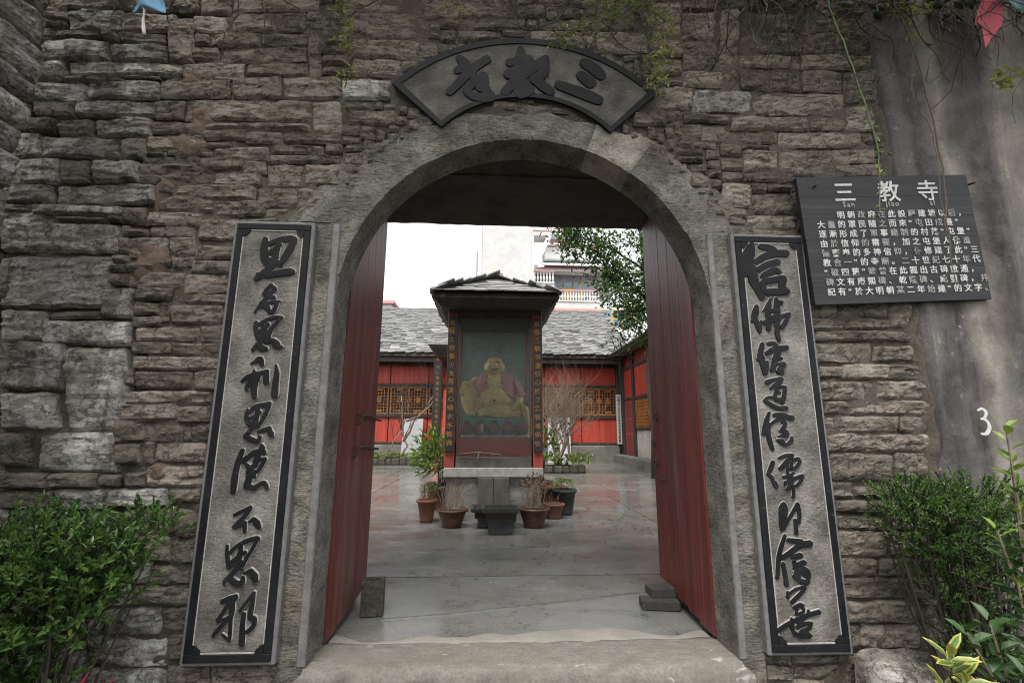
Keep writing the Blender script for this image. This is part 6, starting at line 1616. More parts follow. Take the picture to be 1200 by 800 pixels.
# stone planters along the hall with greenery
def planter(x0, x1, y0, y1, h, label):
    r = tag(empty('planter', ((x0+x1)/2, (y0+y1)/2, 0)), label, 'planter')
    w_, d_ = (x1-x0)/2, (y1-y0)/2
    x = -w_
    while x < w_-.05:
        k = min(U(.14, .30), w_-x)
        q_ = MB(); q_.bbox(x+.004, -d_-.02*rng.random(), -.015, x+k-.004, -d_+.10, h+U(-.07,.03), .035); q_.build('edge_stone', M['mossy_cement'], r); x += k
    q_ = MB(); q_.box(-w_, -d_+.10, -.015, w_, d_, h*.85); q_.build('soil', M['soil'], r)
    return r
p1 = planter(-5.0, -2.2, 12.6, 13.4, .24, 'low stone planter with ground cover in front of the left windows')
q = MB()
for _ in range(700):
    leaf(q, Vector((U(-1.4,1.4), U(-.3,.35), .2+U(0,.10))), Vector((U(-1,1),U(-1,1),U(.2,1.2))), Vector((U(-.3,.3),U(-.3,.3),1)), .09, .04)
tag(q.build('ground_cover', M['leaf_bright'], p1), kind='stuff')
p2 = planter(1.25, 2.35, 9.9, 10.5, .20, 'low planter of rough stones round the bare shrub')
q = MB()
for _ in range(260):
    leaf(q, Vector((U(-.7,.75), U(-.4,.3), .2+U(0,.22))), Vector((U(-1,1),U(-1,1),U(.2,1.2))), Vector((U(-.3,.3),U(-.3,.3),1)), .13, .05)
q.build('leaves', M['leaf_bright'], p2)

# bare shrubs
def branchy(mb, p, d, L, r, depth, spread=.5, up_=.25, segs=4):
    pts = [p.copy()]; rs = [r]
    d = d.normalized()
    for k in range(segs):
        d = (d + Vector((U(-.25,.25), U(-.25,.25), U(-.12,.22)))).normalized()
        p = p + d*L/segs
        pts.append(p.copy()); rs.append(r*(1-.5*(k+1)/segs))
        if depth > 0 and (k > 0 or depth > 2):
            for _ in range(rng.choice((1,1,2))):
                nd = (d + Vector((U(-1,1), U(-1,1), U(-.3,.9)))*spread*1.2 + Vector((0,0,up_))).normalized()
                branchy(mb, p, nd, L*U(.5,.75), r*(1-.5*(k+1)/segs)*.62, depth-1, spread, up_, segs)
    mb.tube(pts, rs, 5 if r > .012 else 3, False)
s1 = tag(empty('bare_shrub', (1.75, 10.1, .2)), 'leafless twisted shrub with dense fine twigs right of the shrine', 'shrub')
tm, tw = MB(), MB()
for k in range(6):
    d = Vector((U(-.5,.9), U(-.4,.4), 1.3))
    pts = [Vector((U(-.2,.25), U(-.1,.1), -.05))]
    for j in range(5): pts.append(pts[-1] + Vector((d.x*.10+U(-.12,.12), d.y*.1+U(-.06,.06), .26)))
    tm.tube(pts, [.045-.006*j for j in range(6)], 6)
    for j in (2,3,4,5):
        for _ in range(3): branchy(tw, pts[j], Vector((U(-.8,1.3), U(-.6,.6), .8)), U(.6,1.05), .013, 2, .85, .12, 4)
tm.build('trunk', M['twig'], s1, True); tw.build('twigs', M['twig'], s1)
s2 = tag(empty('bare_shrub', (-2.97, 12.9, .15)), 'small bare pruned tree before the left lattice windows', 'shrub')
tm, tw = MB(), MB()
for pts in ([(0,0,0),(.06,0,.25),(.18,.0,.42),(.05,0,.62),(-.02,0,1.1),(-.06,0,1.7),(-.10,0,2.0)], [(.03,0,.55),(.22,.0,.85),(.34,0,1.2),(.62,0,1.5),(.95,0,2.05)], [(-.05,0,.05),(-.35,0,.3),(-.28,0,.55),(-.02,0,.9)], [(.1,0,1.2),(.5,.0,1.35),(.9,0,1.75),(1.25,0,2.6)]):
    tm.tube(pts, [.045-.028*k/(len(pts)-1) for k in range(len(pts))], 6)
    for p_ in pts[len(pts)//2:]:
        for _ in range(3): branchy(tw, Vector(p_), Vector((U(-.8,.8), U(-.5,.5), 1)), U(.6,1.0), .013, 2, .6, .2, 3)
tm.build('trunk', M['twig'], s2, True); tw.build('twigs', M['twig_dark'], s2)

# ------------------------------------------------------------------ houses behind the hall
t = NT('mottled_stone')
vc = t.n.new('ShaderNodeTexVoronoi'); vc.inputs['Scale'].default_value = 2.6; t.l.new(t.mapped((1,1,1.2)), vc.inputs['Vector'])
c = t.mix(.10, (.50,.495,.475), vc.outputs['Color'])
hsn = t.n.new('ShaderNodeHueSaturation'); hsn.inputs['Saturation'].default_value = .25; hsn.inputs['Value'].default_value = 1.1; t.l.new(c, hsn.inputs['Color'])
c = t.mix(t.ramp(t.noise(1.3, 4, .5), [(.60, 0.0), (.68, .4)]), hsn.outputs[0], (.58,.52,.36))
c = t.mix(1.0, c, t.ramp(t.voro(2.6, t.mapped((1,1,1.2)), 'DISTANCE_TO_EDGE'), [(.0, .93), (.05, 1.0)]), 'MULTIPLY')
M['mottled_stone'] = t.out(c, .9)
m_plain('bg_white', (.72,.72,.72), .8, .08, 2, .05)
m_plain('bg_pink', (.55,.30,.28), .8, .15, 2, .05)
m_plain('bg_ochre', (.55,.36,.10), .7, .15, 4, .05)
m_plain('bg_grey', (.30,.30,.31), .85, .3, 1.5, .1)
t = NT('bg_glass'); M['bg_glass'] = t.out((.12,.24,.34), .15, spec=.6)
BY = 28.0
tw_ = tag(empty('stone_clad_tower', (.87, BY, 0)), 'tall pale stone-clad gable wall rising behind the shrine roof', 'building')
q = MB(); q.bbox(-1.72, 0, -.5, 1.74, 6, 17.5, .02); q.build('wall', M['mottled_stone'], tw_)
q = MB(); q.bbox(1.742, -.06, -.5, 1.90, .3, 17.5, .02); q.build('corner_strip', M['bg_white'], tw_)
q = MB(); q.bbox(-1.86, -.06, -.5, -1.722, .3, 17.5, .02); q.build('corner_strip', M['bg_white'], tw_)
q = MB(); q.tube([(-2.05, -.05, 6), (-2.05, -.05, 13.2)], .05, 6); q.build('drain_pipe', M['bg_grey'], tw_)
hs_ = tag(empty('balcony_house', (5.2, BY, 0)), 'pale town house with balustraded balconies and pink trim behind the hall', 'building')
def hh(mb, name, mat, parent=None): return mb.build(name, mat, parent or hs_)
q = MB(); q.box(-2.5, 1.4, -.5, 3.2, 8, 12.2); hh(q, 'wall', M['bg_grey'])
q = MB(); q.box(-2.3, .8, 12.2, 3.4, 8, 12.55); q.box(-2.3, .2, 12.05, 2.3, 1.0, 12.2); hh(q, 'cornice', M['bg_white'])
q = MB(); q.bbox(-1.6, .75, 12.56, 3.5, .95, 12.66, .01); q.bbox(-2.3, .14, 12.21, 2.3, .26, 12.30, .01); hh(q, 'trim', M['bg_pink'])
# tiled skirt roof sloping over the balcony
q = MB(); q.add([(-1.9, -.3, 12.35), (2.3, -.3, 12.35), (2.3, 1.3, 13.1), (-1.9, 1.3, 13.1), (-1.9, -.3, 12.30), (2.3, -.3, 12.30), (2.3, 1.3, 13.05), (-1.9, 1.3, 13.05)], bx); hh(q, 'canopy', M['bg_white'])
q = MB(); q.bbox(-1.6, .6, 13.1, 2.3, 2.0, 14.0, .02); hh(q, 'parapet', M['bg_white'])
q = MB(); q.bbox(-1.7, .5, 14.0, 2.4, 2.1, 14.12, .01); hh(q, 'trim', M['bg_pink'])
q = MB(); q.add([(-2.45, -.5, 12.2), (-2.2, -.5, 12.2), (-1.2, -.5, 14.4), (-1.5, -.5, 14.5), (-2.45, -.2, 12.2), (-2.2, -.2, 12.2), (-1.2, -.2, 14.4), (-1.5, -.2, 14.5)], bx); hh(q, 'sloping_beam', M['bg_white'])
q = MB(); q.bbox(-2.5, -.1, 14.55, .2, 1.2, 14.85, .02); hh(q, 'upper_slab', M['bg_white'])
q = MB(); q.bbox(-2.5, -.15, 14.86, .2, -.05, 14.94, .01); hh(q, 'trim', M['bg_pink'])
def balustrade(x0, x1, z0, z1, y, n_):
    q_ = MB(); q_.bbox(x0, y-.08, z1-.10, x1, y+.08, z1, .01); rl = hh(q_, 'handrail', M['bg_pink'])
    q_ = MB(); q_.bbox(x0, y-.06, z0-.08, x1, y+.06, z0, .01); hh(q_, 'balcony_kerb', M['bg_white'])
    for k in range(n_):
        x = x0 + (x1-x0)*(k+.5)/n_
        b2 = MB(); b2.lathe([(.055, z0), (.035, z0+.1*(z1-z0)), (.085, z0+.35*(z1-z0)), (.035, z0+.62*(z1-z0)), (.055, z1-.1)], 7, (x, y, 0)); hh(b2, 'baluster', M['bg_white'])
balustrade(-.95, 2.12, 9.85, 10.62, 0, 16)
balustrade(-2.48, -1.0, 11.15, 11.95, 0, 7)
q = MB(); q.bbox(-1.0, 0, 9.30, 2.2, 1.5, 9.76, .02); hh(q, 'balcony_slab', M['mottled_stone'])
q = MB(); q.bbox(-1.05, -.10, 9.10, 2.25, 1.4, 9.29, .02); hh(q, 'trim', M['bg_pink'])
q = MB(); q.bbox(-2.5, 0, 10.2, -1.0, 1.5, 11.06, .02); hh(q, 'balcony_slab', M['mottled_stone'])
def window(x0, x1, z0, z1, y, cols, rows):
    f_ = MB(); f_.bbox(x0, y-.05, z0, x1, y+.02, z1, .01); w_ = hh(f_, 'window', M['bg_ochre'])
    dx, dz = (x1-x0)/cols, (z1-z0)/rows
    for i in range(cols):
        for j in range(rows):
            g_ = MB(); g_.box(x0+dx*i+.07, y-.062, z0+dz*j+.06, x0+dx*(i+1)-.07, y-.052, z1-dz*(rows-1-j)-.06); hh(g_, 'pane', M['bg_glass'], w_)
window(.55, 1.6, 10.0, 11.6, 1.38, 2, 2)
q = MB(); q.bbox(-.25, 1.3, 9.8, .52, 1.38, 11.2, .01); d_ = hh(q, 'door', M['bg_ochre'])
q = MB(); q.bbox(-.15, 1.28, 11.22, .45, 1.36, 11.6, .01); hh(q, 'pane', M['bg_glass'], d_)
q = MB(); q.bbox(-.95, 1.3, 9.8, -.6, 1.36, 11.5, .01); hh(q, 'blue_door', M['bg_glass'])
q = MB(); q.box(2.2, .5, -.5, 5.2, 6, 9.9); hh(q, 'annex_wall', M['bg_white'])
window(2.4, 4.4, 8.2, 9.4, .48, 3, 2)
# low house left of the tower, its red roof edge just over the hall ridge
lh = tag(empty('far_house', (-8.0, 32, 0)), 'distant house with a salmon roof edge above the hall ridge', 'building')
q = MB(); q.box(-3.0, 0, -.5, .3, 4, 10.45); q.build('wall', M['bg_white'], lh)
q = MB(); q.bbox(-3.2, -.3, 10.45, .5, 4.3, 10.7, .02); q.build('roof', M['bg_pink'], lh)

# ------------------------------------------------------------------ leafy tree at the right of the courtyard
tr_ = tag(empty('courtyard_tree', (3.75, 8.6, -.015)), 'leafy evergreen tree reaching in from the right over the courtyard', 'tree')
tk = MB()
tk.tube([(0,0,0),(.05,.02,1.2),(-.02,.05,2.4),(.06,.0,3.6),(.0,.05,4.8),(-.1,.05,6.2)], [.14,.12,.11,.095,.07,.03], 9)
lv, lv2 = MB(), MB()
def crown(c0, rx, ry, rz, n_, pts_out):
    for _ in range(n_):
        while True:
            p_ = Vector((U(-1,1), U(-1,1), U(-1,1)))
            if p_.length < 1: break
        pts_out.append(Vector(c0) + Vector((p_.x*rx, p_.y*ry, p_.z*rz)))
cl = []
for c0, rx, ry, rz, n_ in (((-.1,0,5.3), .9, .9, 1.3, 40), ((-.55,-.1,4.5), .75, .6, .8, 26), ((-.4,0,3.7), .55, .5, .7, 18), ((-1.25,-.1,5.75), .55, .4, .30, 12), ((-1.95,-.1,6.05), .5, .4, .26, 13), ((-2.05,-.1,5.65), .28, .3, .3, 8), ((-1.0,0,5.1), .55, .4, .45, 14), ((.3,.1,4.2), .6, .6, 1.1, 16)):
    crown(c0, rx, ry, rz, n_, cl)
for p_ in cl:
    near = min(cl, key=lambda k_: (k_-p_).length if k_ is not p_ and k_.x > p_.x else 99)
    tk.tube([near, (near+p_)/2 + Vector((U(-.05,.05), U(-.05,.05), .04)), p_], [.009, .006, .003], 4, False)
    for _ in range(rng.randint(24, 44)):
        o_ = Vector((rng.gauss(0,.17), rng.gauss(0,.17), rng.gauss(0,.15)))
        leaf(lv if rng.random() < .55 else lv2, p_+o_, Vector((U(-1,1), U(-1,1), U(-.8,.5))), Vector((U(-.6,.6), U(-.6,.6), 1)), U(.11,.17), U(.05,.07), .2, .1)
for e_ in ((-.55,-.1,4.6), (-1.0,0,5.2), (-1.9,-.1,6.0), (.3,.1,4.4), (-.4,0,3.8), (-.1,0,5.6)):
    tk.tube([(0,.03,max(2.6,e_[2]-.9)), (e_[0]*.45, .02, e_[2]-.35), e_], [.035,.022,.008], 5, False)
tk.build('trunk', M['twig_dark'], tr_, True)
q_ = lv.build('crown', M['leaf_mid'], tr_); lv2.build('crown', M['leaf_dark'], tr_)
# ------------------------------------------------------------------ bushes and creepers in front of the wall
m_leaf('bush_leaf', (.055,.125,.025), (.13,.235,.055), .28, .36)
m_leaf('bush_leaf_dark', (.022,.060,.016), (.055,.115,.03), .2, .4)
m_leaf('leaf_yellow', (.32,.33,.05), (.50,.46,.12), .25, .45)
def sprig(mb, p, d, n_, L, w, stem=None, gap=.55):
    """short shoot with leaves set round it"""
    d = d.normalized()
    s = d.cross(Vector((U(-1,1), U(-1,1), U(-1,1)))).normalized(); b_ = d.cross(s)
    ln = n_*L*gap*.35
    for k in range(n_):
        a = k*2.4 + U(-.3,.3); f_ = k/max(1, n_-1)
        out_ = s*math.cos(a) + b_*math.sin(a)
        dd = d*(.5+.9*f_) + out_*(.95-.55*f_)*U(.6,1.2) + Vector((U(-.3,.3),U(-.3,.3),U(-.1,.3)))
        leaf(mb, p + d*ln*f_, dd, d + Vector((U(-.3,.3),U(-.3,.3),U(0,.6))), L*U(.5,1.25)*(1-.25*f_), w*U(.6,1.2), U(.1,.4), U(-.05,.25))
    if stem is not None: stem.tube([p - d*ln*.6, p + d*ln], [.0022, .001], 3, False)
def bush(root, ells, n_, leafy, L, w, mats, base, stem_mat, lean=(0,-.3,.6), stems=14, split=.65):
    A, B, S = MB(), MB(), MB()
    base = Vector(base)
    tot = sum(e[3]*e[4]*e[5] for e in ells)
    tips = []
    for x, y, z, rx, ry, rz in ells:
        for _ in range(max(3, int(n_*rx*ry*rz/tot))):
            while True:
                v = Vector((U(-1,1), U(-1,1), U(-1,1)))
                if .35 < v.length < 1: break
            bump_ = 1 + (.42 if L > .03 else .2)*fbm(Vector((v.x*2.5+x, v.y*2.5, v.z*2.5+z)), 2)
            p = Vector((x+v.x*rx*bump_, min(-.03, y+v.y*ry*bump_), z+v.z*rz*bump_))
            d = Vector((v.x*.8+lean[0], v.y*.8+lean[1], v.z*.5+lean[2])) + Vector((U(-.4,.4), U(-.4,.4), U(-.3,.3)))
            sprig(A if rng.random() < split else B, p, d, rng.randint(leafy-3, leafy+3), L, w, S)
            tips.append(p)
    for k in range(26 if L > .03 else 6):
        t_ = rng.choice(tips); e_ = t_ + Vector((U(-.05,.05), U(-.08,.0), U(.05,.10))); S.tube([t_, e_], [.002,.001], 3, False)
        sprig(A, (t_+e_)/2, e_-t_, leafy, L*.9, w*.9)
        sprig(A, e_, e_-t_, leafy-2, L*.8, w*.8)
    for k in range(stems):
        t_ = rng.choice(tips); b0 = base + Vector((U(-.08,.08), U(-.05,.05), 0))
        m1 = b0*.6 + t_*.4 + Vector((U(-.05,.05), U(-.05,.05), -.02)); m2 = b0*.25 + t_*.75 + Vector((U(-.05,.05), U(-.04,.04), 0))
        S.tube([b0, m1, m2, t_], [.011, .008, .005, .002], 5, False)
        for _ in range(3):
            t2 = rng.choice(tips)
            if (t2-m2).length < .3: S.tube([m2, (m2+t2)/2+Vector((0,0,.02)), t2], [.004, .003, .0015], 4, False)
    A.build('foliage', M[mats[0]], root); B.build('foliage', M[mats[1]], root)
    D = MB()
    for _ in range(18):
        p = rng.choice(tips); leaf(D, p+Vector((0,-.02,.01)), Vector((U(-1,1),U(-1,0),U(-.5,.5))), Vector((0,-.5,1)), L, w)
    D.build('yellowed_leaves', M['leaf_yellow'], root); S.build('stems', M[stem_mat], root)

bl = tag(empty('bush', (0,0,0)), 'broad glossy green bush at the foot of the wall on the left', 'bush')
bush(bl, [(-2.08,-.42,.56,.42,.30,.15), (-1.82,-.36,.57,.24,.22,.11), (-1.61,-.30,.66,.14,.14,.06), (-2.0,-.42,.40,.34,.28,.16), (-1.74,-.33,.46,.16,.16,.10), (-2.05,-.40,.18,.28,.24,.14)], 1500, 9, .037, .0145, ('bush_leaf','bush_leaf_dark'), (-1.93,-.36,-.54), 'twig_dark', stems=34)
br_ = tag(empty('bush', (0,0,0)), 'fine-leaved dark green bush beside the plastered wall', 'bush')
bush(br_, [(1.80,-.30,.66,.20,.20,.15), (2.05,-.28,.76,.22,.18,.09), (1.74,-.30,.76,.19,.15,.08), (1.90,-.30,.44,.17,.17,.14), (1.98,-.28,.60,.20,.17,.14), (1.90,-.32,.20,.14,.14,.13)], 1300, 12, .023, .009, ('bush_leaf','bush_leaf_dark'), (1.93,-.30,-.54), 'twig_dark', (0,-.3,.7), stems=30, split=.6)

# broad-leaved evergreen at the right edge
bp = tag(empty('broadleaf_shrub', (0,0,0)), 'broad-leaved shrub with yellow-green shoots at the lower right edge', 'shrub')
A, B, S = MB(), MB(), MB()
base = Vector((1.80, -.66, -.54))
for tip, n_ in (((1.715,-.75,1.08), 11), ((1.72,-.74,.96), 10), ((1.72,-.74,.84), 10), ((1.64,-.72,.72), 10), ((1.66,-.74,.55), 9), ((1.82,-.70,.60), 10), ((1.55,-.72,.42), 10), ((1.44,-.74,.40), 8), ((1.70,-.78,.36), 10), ((1.80,-.78,.42), 10), ((1.58,-.78,.28), 10), ((1.46,-.80,.24), 8), ((1.70,-.82,.20), 10), ((1.92,-.72,.75), 10), ((1.95,-.74,.5), 10), ((1.60,-.8,.10), 8)):
    tip = Vector(tip)
    md = base*.45 + tip*.55 + Vector((U(-.05,.05), U(-.03,.03), .06))
    S.tube([base + Vector((U(-.06,.06), U(-.04,.04), 0)), md, tip], [.010, .007, .003], 5, False)
    for k in range(n_*2):
        f_ = k/(n_*2-1)
        p = md*(1-f_)*.8 + tip*(f_ + (1-f_)*.2)
        a = k*2.4
        dd = Vector((math.cos(a), math.sin(a)*.8 - .15, .25+.6*f_))
        young = f_ > .6 and tip.z > .8 or f_ > .85 and tip.z > .5
        leaf(B if young else A, p + dd*.008, dd, Vector((U(-.3,.3), -.2, 1)), U(.060,.085)*(.75 if young else 1), U(.032,.044)*(.7 if young else 1), .18, .14)
A.build('foliage', M['bush_leaf_dark'], bp); B.build('young_leaves', M['leaf_bright'], bp); S.build('stems', M['twig'], bp)

# variegated plant at the bottom right
vp = tag(empty('variegated_plant', (0,0,0)), 'small plant with yellow-edged leaves at the bottom right', 'plant')
O, I, S = MB(), MB(), MB()
for bx_, bz_, n_ in ((1.29,.33,9), (1.33,.26,9), (1.26,.24,7), (1.40,.21,9), (1.30,.16,8), (1.48,.18,8)):
    p0 = Vector((bx_, -.82, bz_))
    S.tube([(bx_+.03, -.80, -.54), (bx_+.02, -.81, bz_-.15), p0], [.006,.005,.003], 4, False)
    for k in range(n_):
        a = k*2.4 + U(-.2,.2)
        dd = Vector((math.cos(a)*.8, math.sin(a)*.6-.2, U(.2, 1.0))); nn_ = Vector((U(-.2,.2), -.5, .8))
        L, w = U(.060,.085), U(.022,.030)
        q0 = p0 + Vector((0,0,-.02+.008*k))
        leaf(O, q0, dd, nn_, L, w, .15, .10)
        s_ = dd.normalized().cross(nn_).normalized(); n2 = s_.cross(dd.normalized())
        leaf(I, q0 + n2*.0022 + dd.normalized()*L*.06, dd, nn_, L*.80, w*.58, .15, .10)
O.build('leaf_margins', M['leaf_yellow'], vp); I.build('leaf_centres', M['bush_leaf'], vp); S.build('stems', M['twig_dark'], vp)
# rounded stone at its foot
vs_, fs = rock_face([(1.52,-.35),(1.86,-.35),(1.84,.06),(1.56,.05)], .10, .12, .05, 4.4, .12, .02)
o = MB().add([(x, y-.16, z) for x, y, z in vs_], fs).build('boulder', M['rock_grey'], None, True, True)
tag(o, 'rounded grey boulder at the foot of the wall on the right', 'stone')

# tufts of grass and red-tipped stems at the lower left
gr = tag(empty('grass_tuft', (-1.60, -.5, -.55)), 'tuft of long grass with red-tipped stalks below the left bush', 'grass')
q = MB()
for _ in range(60):
    b0 = Vector((U(-.18,.22), U(-.06,.06), 0)); h = U(.55,.78); a = U(-.16,.16)
    q.tube([b0, b0+Vector((a*.4,U(-.03,.03),h*.6)), b0+Vector((a,U(-.08,.02),h))], [.004,.003,.0006], 3, False)
q.build('blades', M['bush_leaf'], gr)
m_plain('red_stalk', (.42,.03,.05), .6, .2, 30)
q = MB()
for k in range(7):
    x = .0 + .02*k + U(-.01,.01); h = U(.66,.78)
    q.tube([(x-.05,0,h-.14),(x-.01,-.01,h-.06),(x+.03,-.02,h)], [.0045,.006,.002], 5, False)
q.build('red_stalks', M['red_stalk'], gr)

# hanging creepers: each a stem with small leaves
def creeper(label, pts, r, n_, L, w, mat, stem_mat, spread=.05, side=None, group=None):
    root = tag(empty('hanging_creeper', (0,0,0)), label, 'creeper', group)
    S, Lf = MB(), MB()
    P = [Vector(p) for p in pts]
    fine = []
    for i in range(len(P)-1):
        p0, p1, p2, p3 = P[max(i-1,0)], P[i], P[i+1], P[min(i+2,len(P)-1)]
        for j in range(6):
            t_ = j/6
            fine.append(.5*((2*p1)+(p2-p0)*t_+(2*p0-5*p1+4*p2-p3)*t_*t_+(3*p1-p0-3*p2+p3)*t_**3) + Vector((U(-.004,.004), U(-.004,.004), 0)))
    fine.append(P[-1])
    S.tube(fine, [r*(1-.55*i/len(fine)) for i in range(len(fine))], 5, False)
    for k in range(n_):
        f_ = fine[rng.randrange(2, len(fine))]
        o_ = Vector((rng.gauss(0,spread), rng.gauss(0,spread*.7), rng.gauss(0,spread)))
        if spread > .02: S.tube([f_, f_+o_*.5+Vector((0,0,.01)), f_+o_], [.0016,.0012,.0008], 3, False)
        for _ in range(3 if spread > .02 else 1):
            leaf(Lf, f_+o_, Vector((U(-1,1), U(-1,.4), U(-.8,.5))), Vector((U(-.5,.5), -.4, 1)), L*U(.7,1.2), w*U(.8,1.2), .2, .1)
    S.build('stem', M[stem_mat], root)
    if n_: Lf.build('leaves', M[mat], root)
    return root
m_leaf('creeper_leaf', (.20,.26,.05), (.36,.40,.11), .4, .5)
m_plain('green_stem', (.085,.14,.05), .5, .2, 30)
m_plain('vine_bark', (.13,.10,.08), .85, .3, 40)
creeper('thin leafy creeper hanging left of the fan plaque', [(-1.10,-.16,3.95),(-1.06,-.2,3.6),(-1.06,-.2,3.38),(-.98,-.2,3.15),(-1.0,-.2,2.92)], .004, 80, .034, .012, 'creeper_leaf', 'vine_bark', .035)
creeper('short leafy creeper tip above the left half of the fan plaque', [(-.62,-.2,3.9),(-.55,-.22,3.55),(-.42,-.22,3.36),(-.36,-.22,3.33)], .003, 26, .026, .011, 'creeper_leaf', 'vine_bark', .03)
creeper('bright leafy spray slanting over the right half of the fan plaque', [(.75,-.2,3.95),(.62,-.22,3.52),(.50,-.22,3.36),(.34,-.22,3.30),(.17,-.22,3.20)], .005, 110, .034, .014, 'leaf_bright', 'vine_bark', .055)
creeper('leafy creeper hanging at the right tip of the fan plaque', [(.72,-.2,3.95),(.70,-.2,3.48),(.77,-.2,3.25),(.70,-.2,3.02),(.70,-.2,2.95)], .004, 110, .034, .013, 'creeper_leaf', 'vine_bark', .04)
creeper('long single green thorny shoot hanging before the inscription board', [(1.60,-.32,3.95),(1.68,-.30,3.40),(1.74,-.30,3.13),(1.79,-.30,2.81),(1.825,-.30,2.50),(1.80,-.28,2.17)], .0062, 40, .032, .012, 'creeper_leaf', 'green_stem', .012)
creeper('longer brown vine hanging down across the inscription board', [(2.22,-.12,3.95),(2.22,-.15,3.62),(2.29,-.15,3.31),(2.33,-.15,2.82),(2.33,-.15,2.40),(2.30,-.15,2.20),(2.30,-.14,1.85)], .006, 0, .03, .01, 'creeper_leaf', 'vine_bark', .01)
creeper('thinner brown vine looping beside the longer one', [(2.29,-.16,3.30),(2.24,-.17,3.12),(2.22,-.17,2.93),(2.29,-.17,2.72),(2.27,-.17,2.28),(2.28,-.16,2.05)], .004, 0, .03, .01, 'creeper_leaf', 'vine_bark', .01)
creeper('small leafy spray at the top above the plaster edge', [(2.20,-.2,3.95),(2.15,-.22,3.62),(2.18,-.24,3.48),(2.22,-.24,3.42)], .004, 44, .036, .016, 'creeper_leaf', 'vine_bark', .045)
creeper('large-leaved sprig reaching in from the right edge', [(3.2,-.2,3.20),(2.95,-.22,3.12),(2.72,-.24,3.05),(2.62,-.24,2.98)], .004, 10, .075, .030, 'creeper_leaf', 'vine_bark', .03)

# tangle of dry creeper stems crowning the wall
tg = tag(empty('dry_creeper_tangle', (0,0,0)), 'dark tangle of dry creeper stems overhanging the top of the wall', 'creeper')
q, q2 = MB(), MB()
def wander(mb, p, d, n_, st_, r, drop):
    pts = [p.copy()]
    for _ in range(n_):
        d = (d + Vector((U(-.55,.55), U(-.45,.45), U(-.5,.5)-drop))).normalized()
        p = p + d*st_
        p.y = min(-.02, max(-.75, p.y))
        pts.append(p.copy())
    mb.tube(pts, [r*(1-.6*i/n_) for i in range(n_+1)], 4 if r > .003 else 3, False)
for _ in range(520):
    x = U(1.2, 3.6) if rng.random() < .70 else U(-3.0, 1.3)
    right = x > 1.2
    p = Vector((x, U(-.55,-.03), (3.42 + .02*(x-1)) + (U(0,.7)**1.2) + (0 if right else .16)))
    wander(q if rng.random() < .75 else q2, p, Vector((U(-1,1), U(-.3,.3), U(-.8,.4))), rng.randint(5,11), U(.05,.09), U(.002,.006), .06)
for _ in range(60):
    x = U(.4, 3.4)
    wander(q2, Vector((x, U(-.3,-.05), 3.7)), Vector((U(-.4,.4), 0, -1)), rng.randint(5,10), U(.05,.08), U(.0015,.003), .25)
tag(q.build('stems', M['twig_dark'], tg), kind='stuff'); tag(q2.build('pale_stems', M['vine_bark'], tg), kind='stuff')
q = MB()  # leaves mostly above view, added and spread forward to shade the wall top
for _ in range(9000):
    x = U(-1.9, 4.2)
    z0 = 3.92 if x < 1.3 else 3.64
    y = -1.15*rng.random()**1.2
    leaf(q, Vector((x, y-.02, z0 + .15*noise.noise(Vector((x*2, 1, 1))) + U(0, .55))), Vector((U(-1,1), U(-1,.5), U(-1,.4))), Vector((U(-.5,.5), U(-.5,.5), 1)), U(.05,.09), U(.025,.04))
tag(q.build('shading_leaf_mass', M['leaf_dark'], tg), kind='stuff')

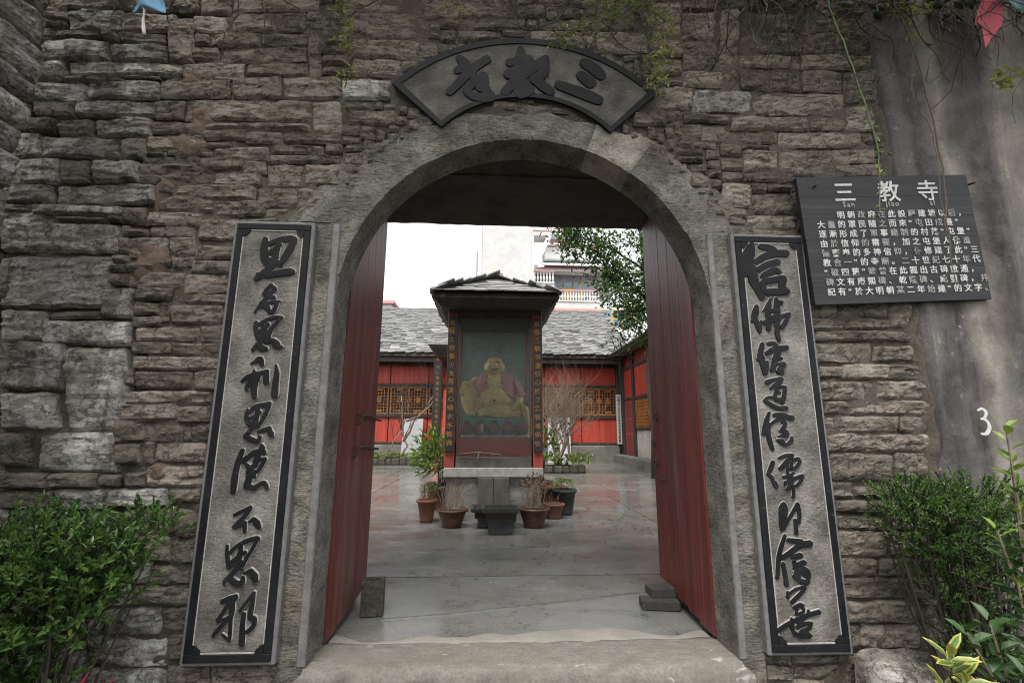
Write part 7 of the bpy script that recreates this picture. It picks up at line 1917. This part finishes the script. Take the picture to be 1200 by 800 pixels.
# scraps of cloth caught in the creepers
def cloth(name, outline, y, mat, label, cat='cloth', amp=.02):
    """thin rag hanging from above: outline of (x, z) rows top to bottom as (x left, x right, z)"""
    q_ = MB(); n_ = 8
    rows = []
    for k in range(len(outline)-1):
        for j in range(4):
            t_ = j/4; a, b_ = outline[k], outline[k+1]
            rows.append([a[i]*(1-t_)+b_[i]*t_ for i in range(3)])
    rows.append(list(outline[-1]))
    for r_, (xl, xr, z) in enumerate(rows):
        for i in range(n_+1):
            u = i/n_; x = xl+(xr-xl)*u
            q_.v.append((x, y + amp*math.sin(u*7+z*14) + .5*amp*math.sin(z*30+u*3), z))
    for r_ in range(len(rows)-1):
        for i in range(n_):
            k = r_*(n_+1)+i
            q_.f.append((k, k+n_+1, k+n_+2, k+1))
    o = q_.build(name, mat, None, True)
    m_ = o.modifiers.new('thick', 'SOLIDIFY'); m_.thickness = .0015
    return tag(o, label, cat)
m_plain('cloth_blue', (.10,.25,.40), .8, .15, 20)
m_plain('cloth_pink', (.50,.10,.14), .8, .15, 14)
m_plain('cloth_orange', (.50,.09,.04), .8, .15, 14)
m_plain('cloth_aqua', (.30,.50,.52), .8, .2, 20)
m_plain('cloth_white', (.55,.55,.52), .8, .15, 20)
cloth('rag', [(-2.06,-1.98,3.45),(-2.08,-1.95,3.28),(-2.12,-1.93,3.22)], -.25, M['cloth_blue'], 'blue rag hanging at the top of the wall on the left')
cloth('ribbon', [(-2.035,-2.02,3.26),(-2.03,-2.017,3.16),(-2.005,-1.992,3.06)], -.262, M['cloth_white'], 'thin pale ribbon hanging below the blue rag', 'ribbon', .006)
pn_ = MB()
pn_.add([(2.66,-.30,3.66),(2.48,-.33,3.30),(2.56,-.30,3.335)], [(0,1,2)])
pn_.add([(2.66,-.30,3.66),(2.56,-.30,3.335),(2.54,-.31,3.17),(2.62,-.285,3.26),(2.69,-.30,3.35),(2.74,-.31,3.66)], [(0,1,2,3,4,5)])
o = pn_.build('rag', M['cloth_pink']); m_ = o.modifiers.new('thick', 'SOLIDIFY'); m_.thickness = .0015
tag(o, 'pink swallow-tailed pennant hanging at the top right', 'cloth')
cloth('rag', [(2.70,2.86,3.62),(2.70,2.88,3.46),(2.76,2.86,3.42)], -.32, M['cloth_aqua'], 'pale aqua rag between the two red rags at the top right')
cloth('rag', [(2.80,2.98,3.62),(2.80,3.0,3.44),(2.84,2.95,3.39)], -.34, M['cloth_orange'], 'orange-red rag at the top right corner')
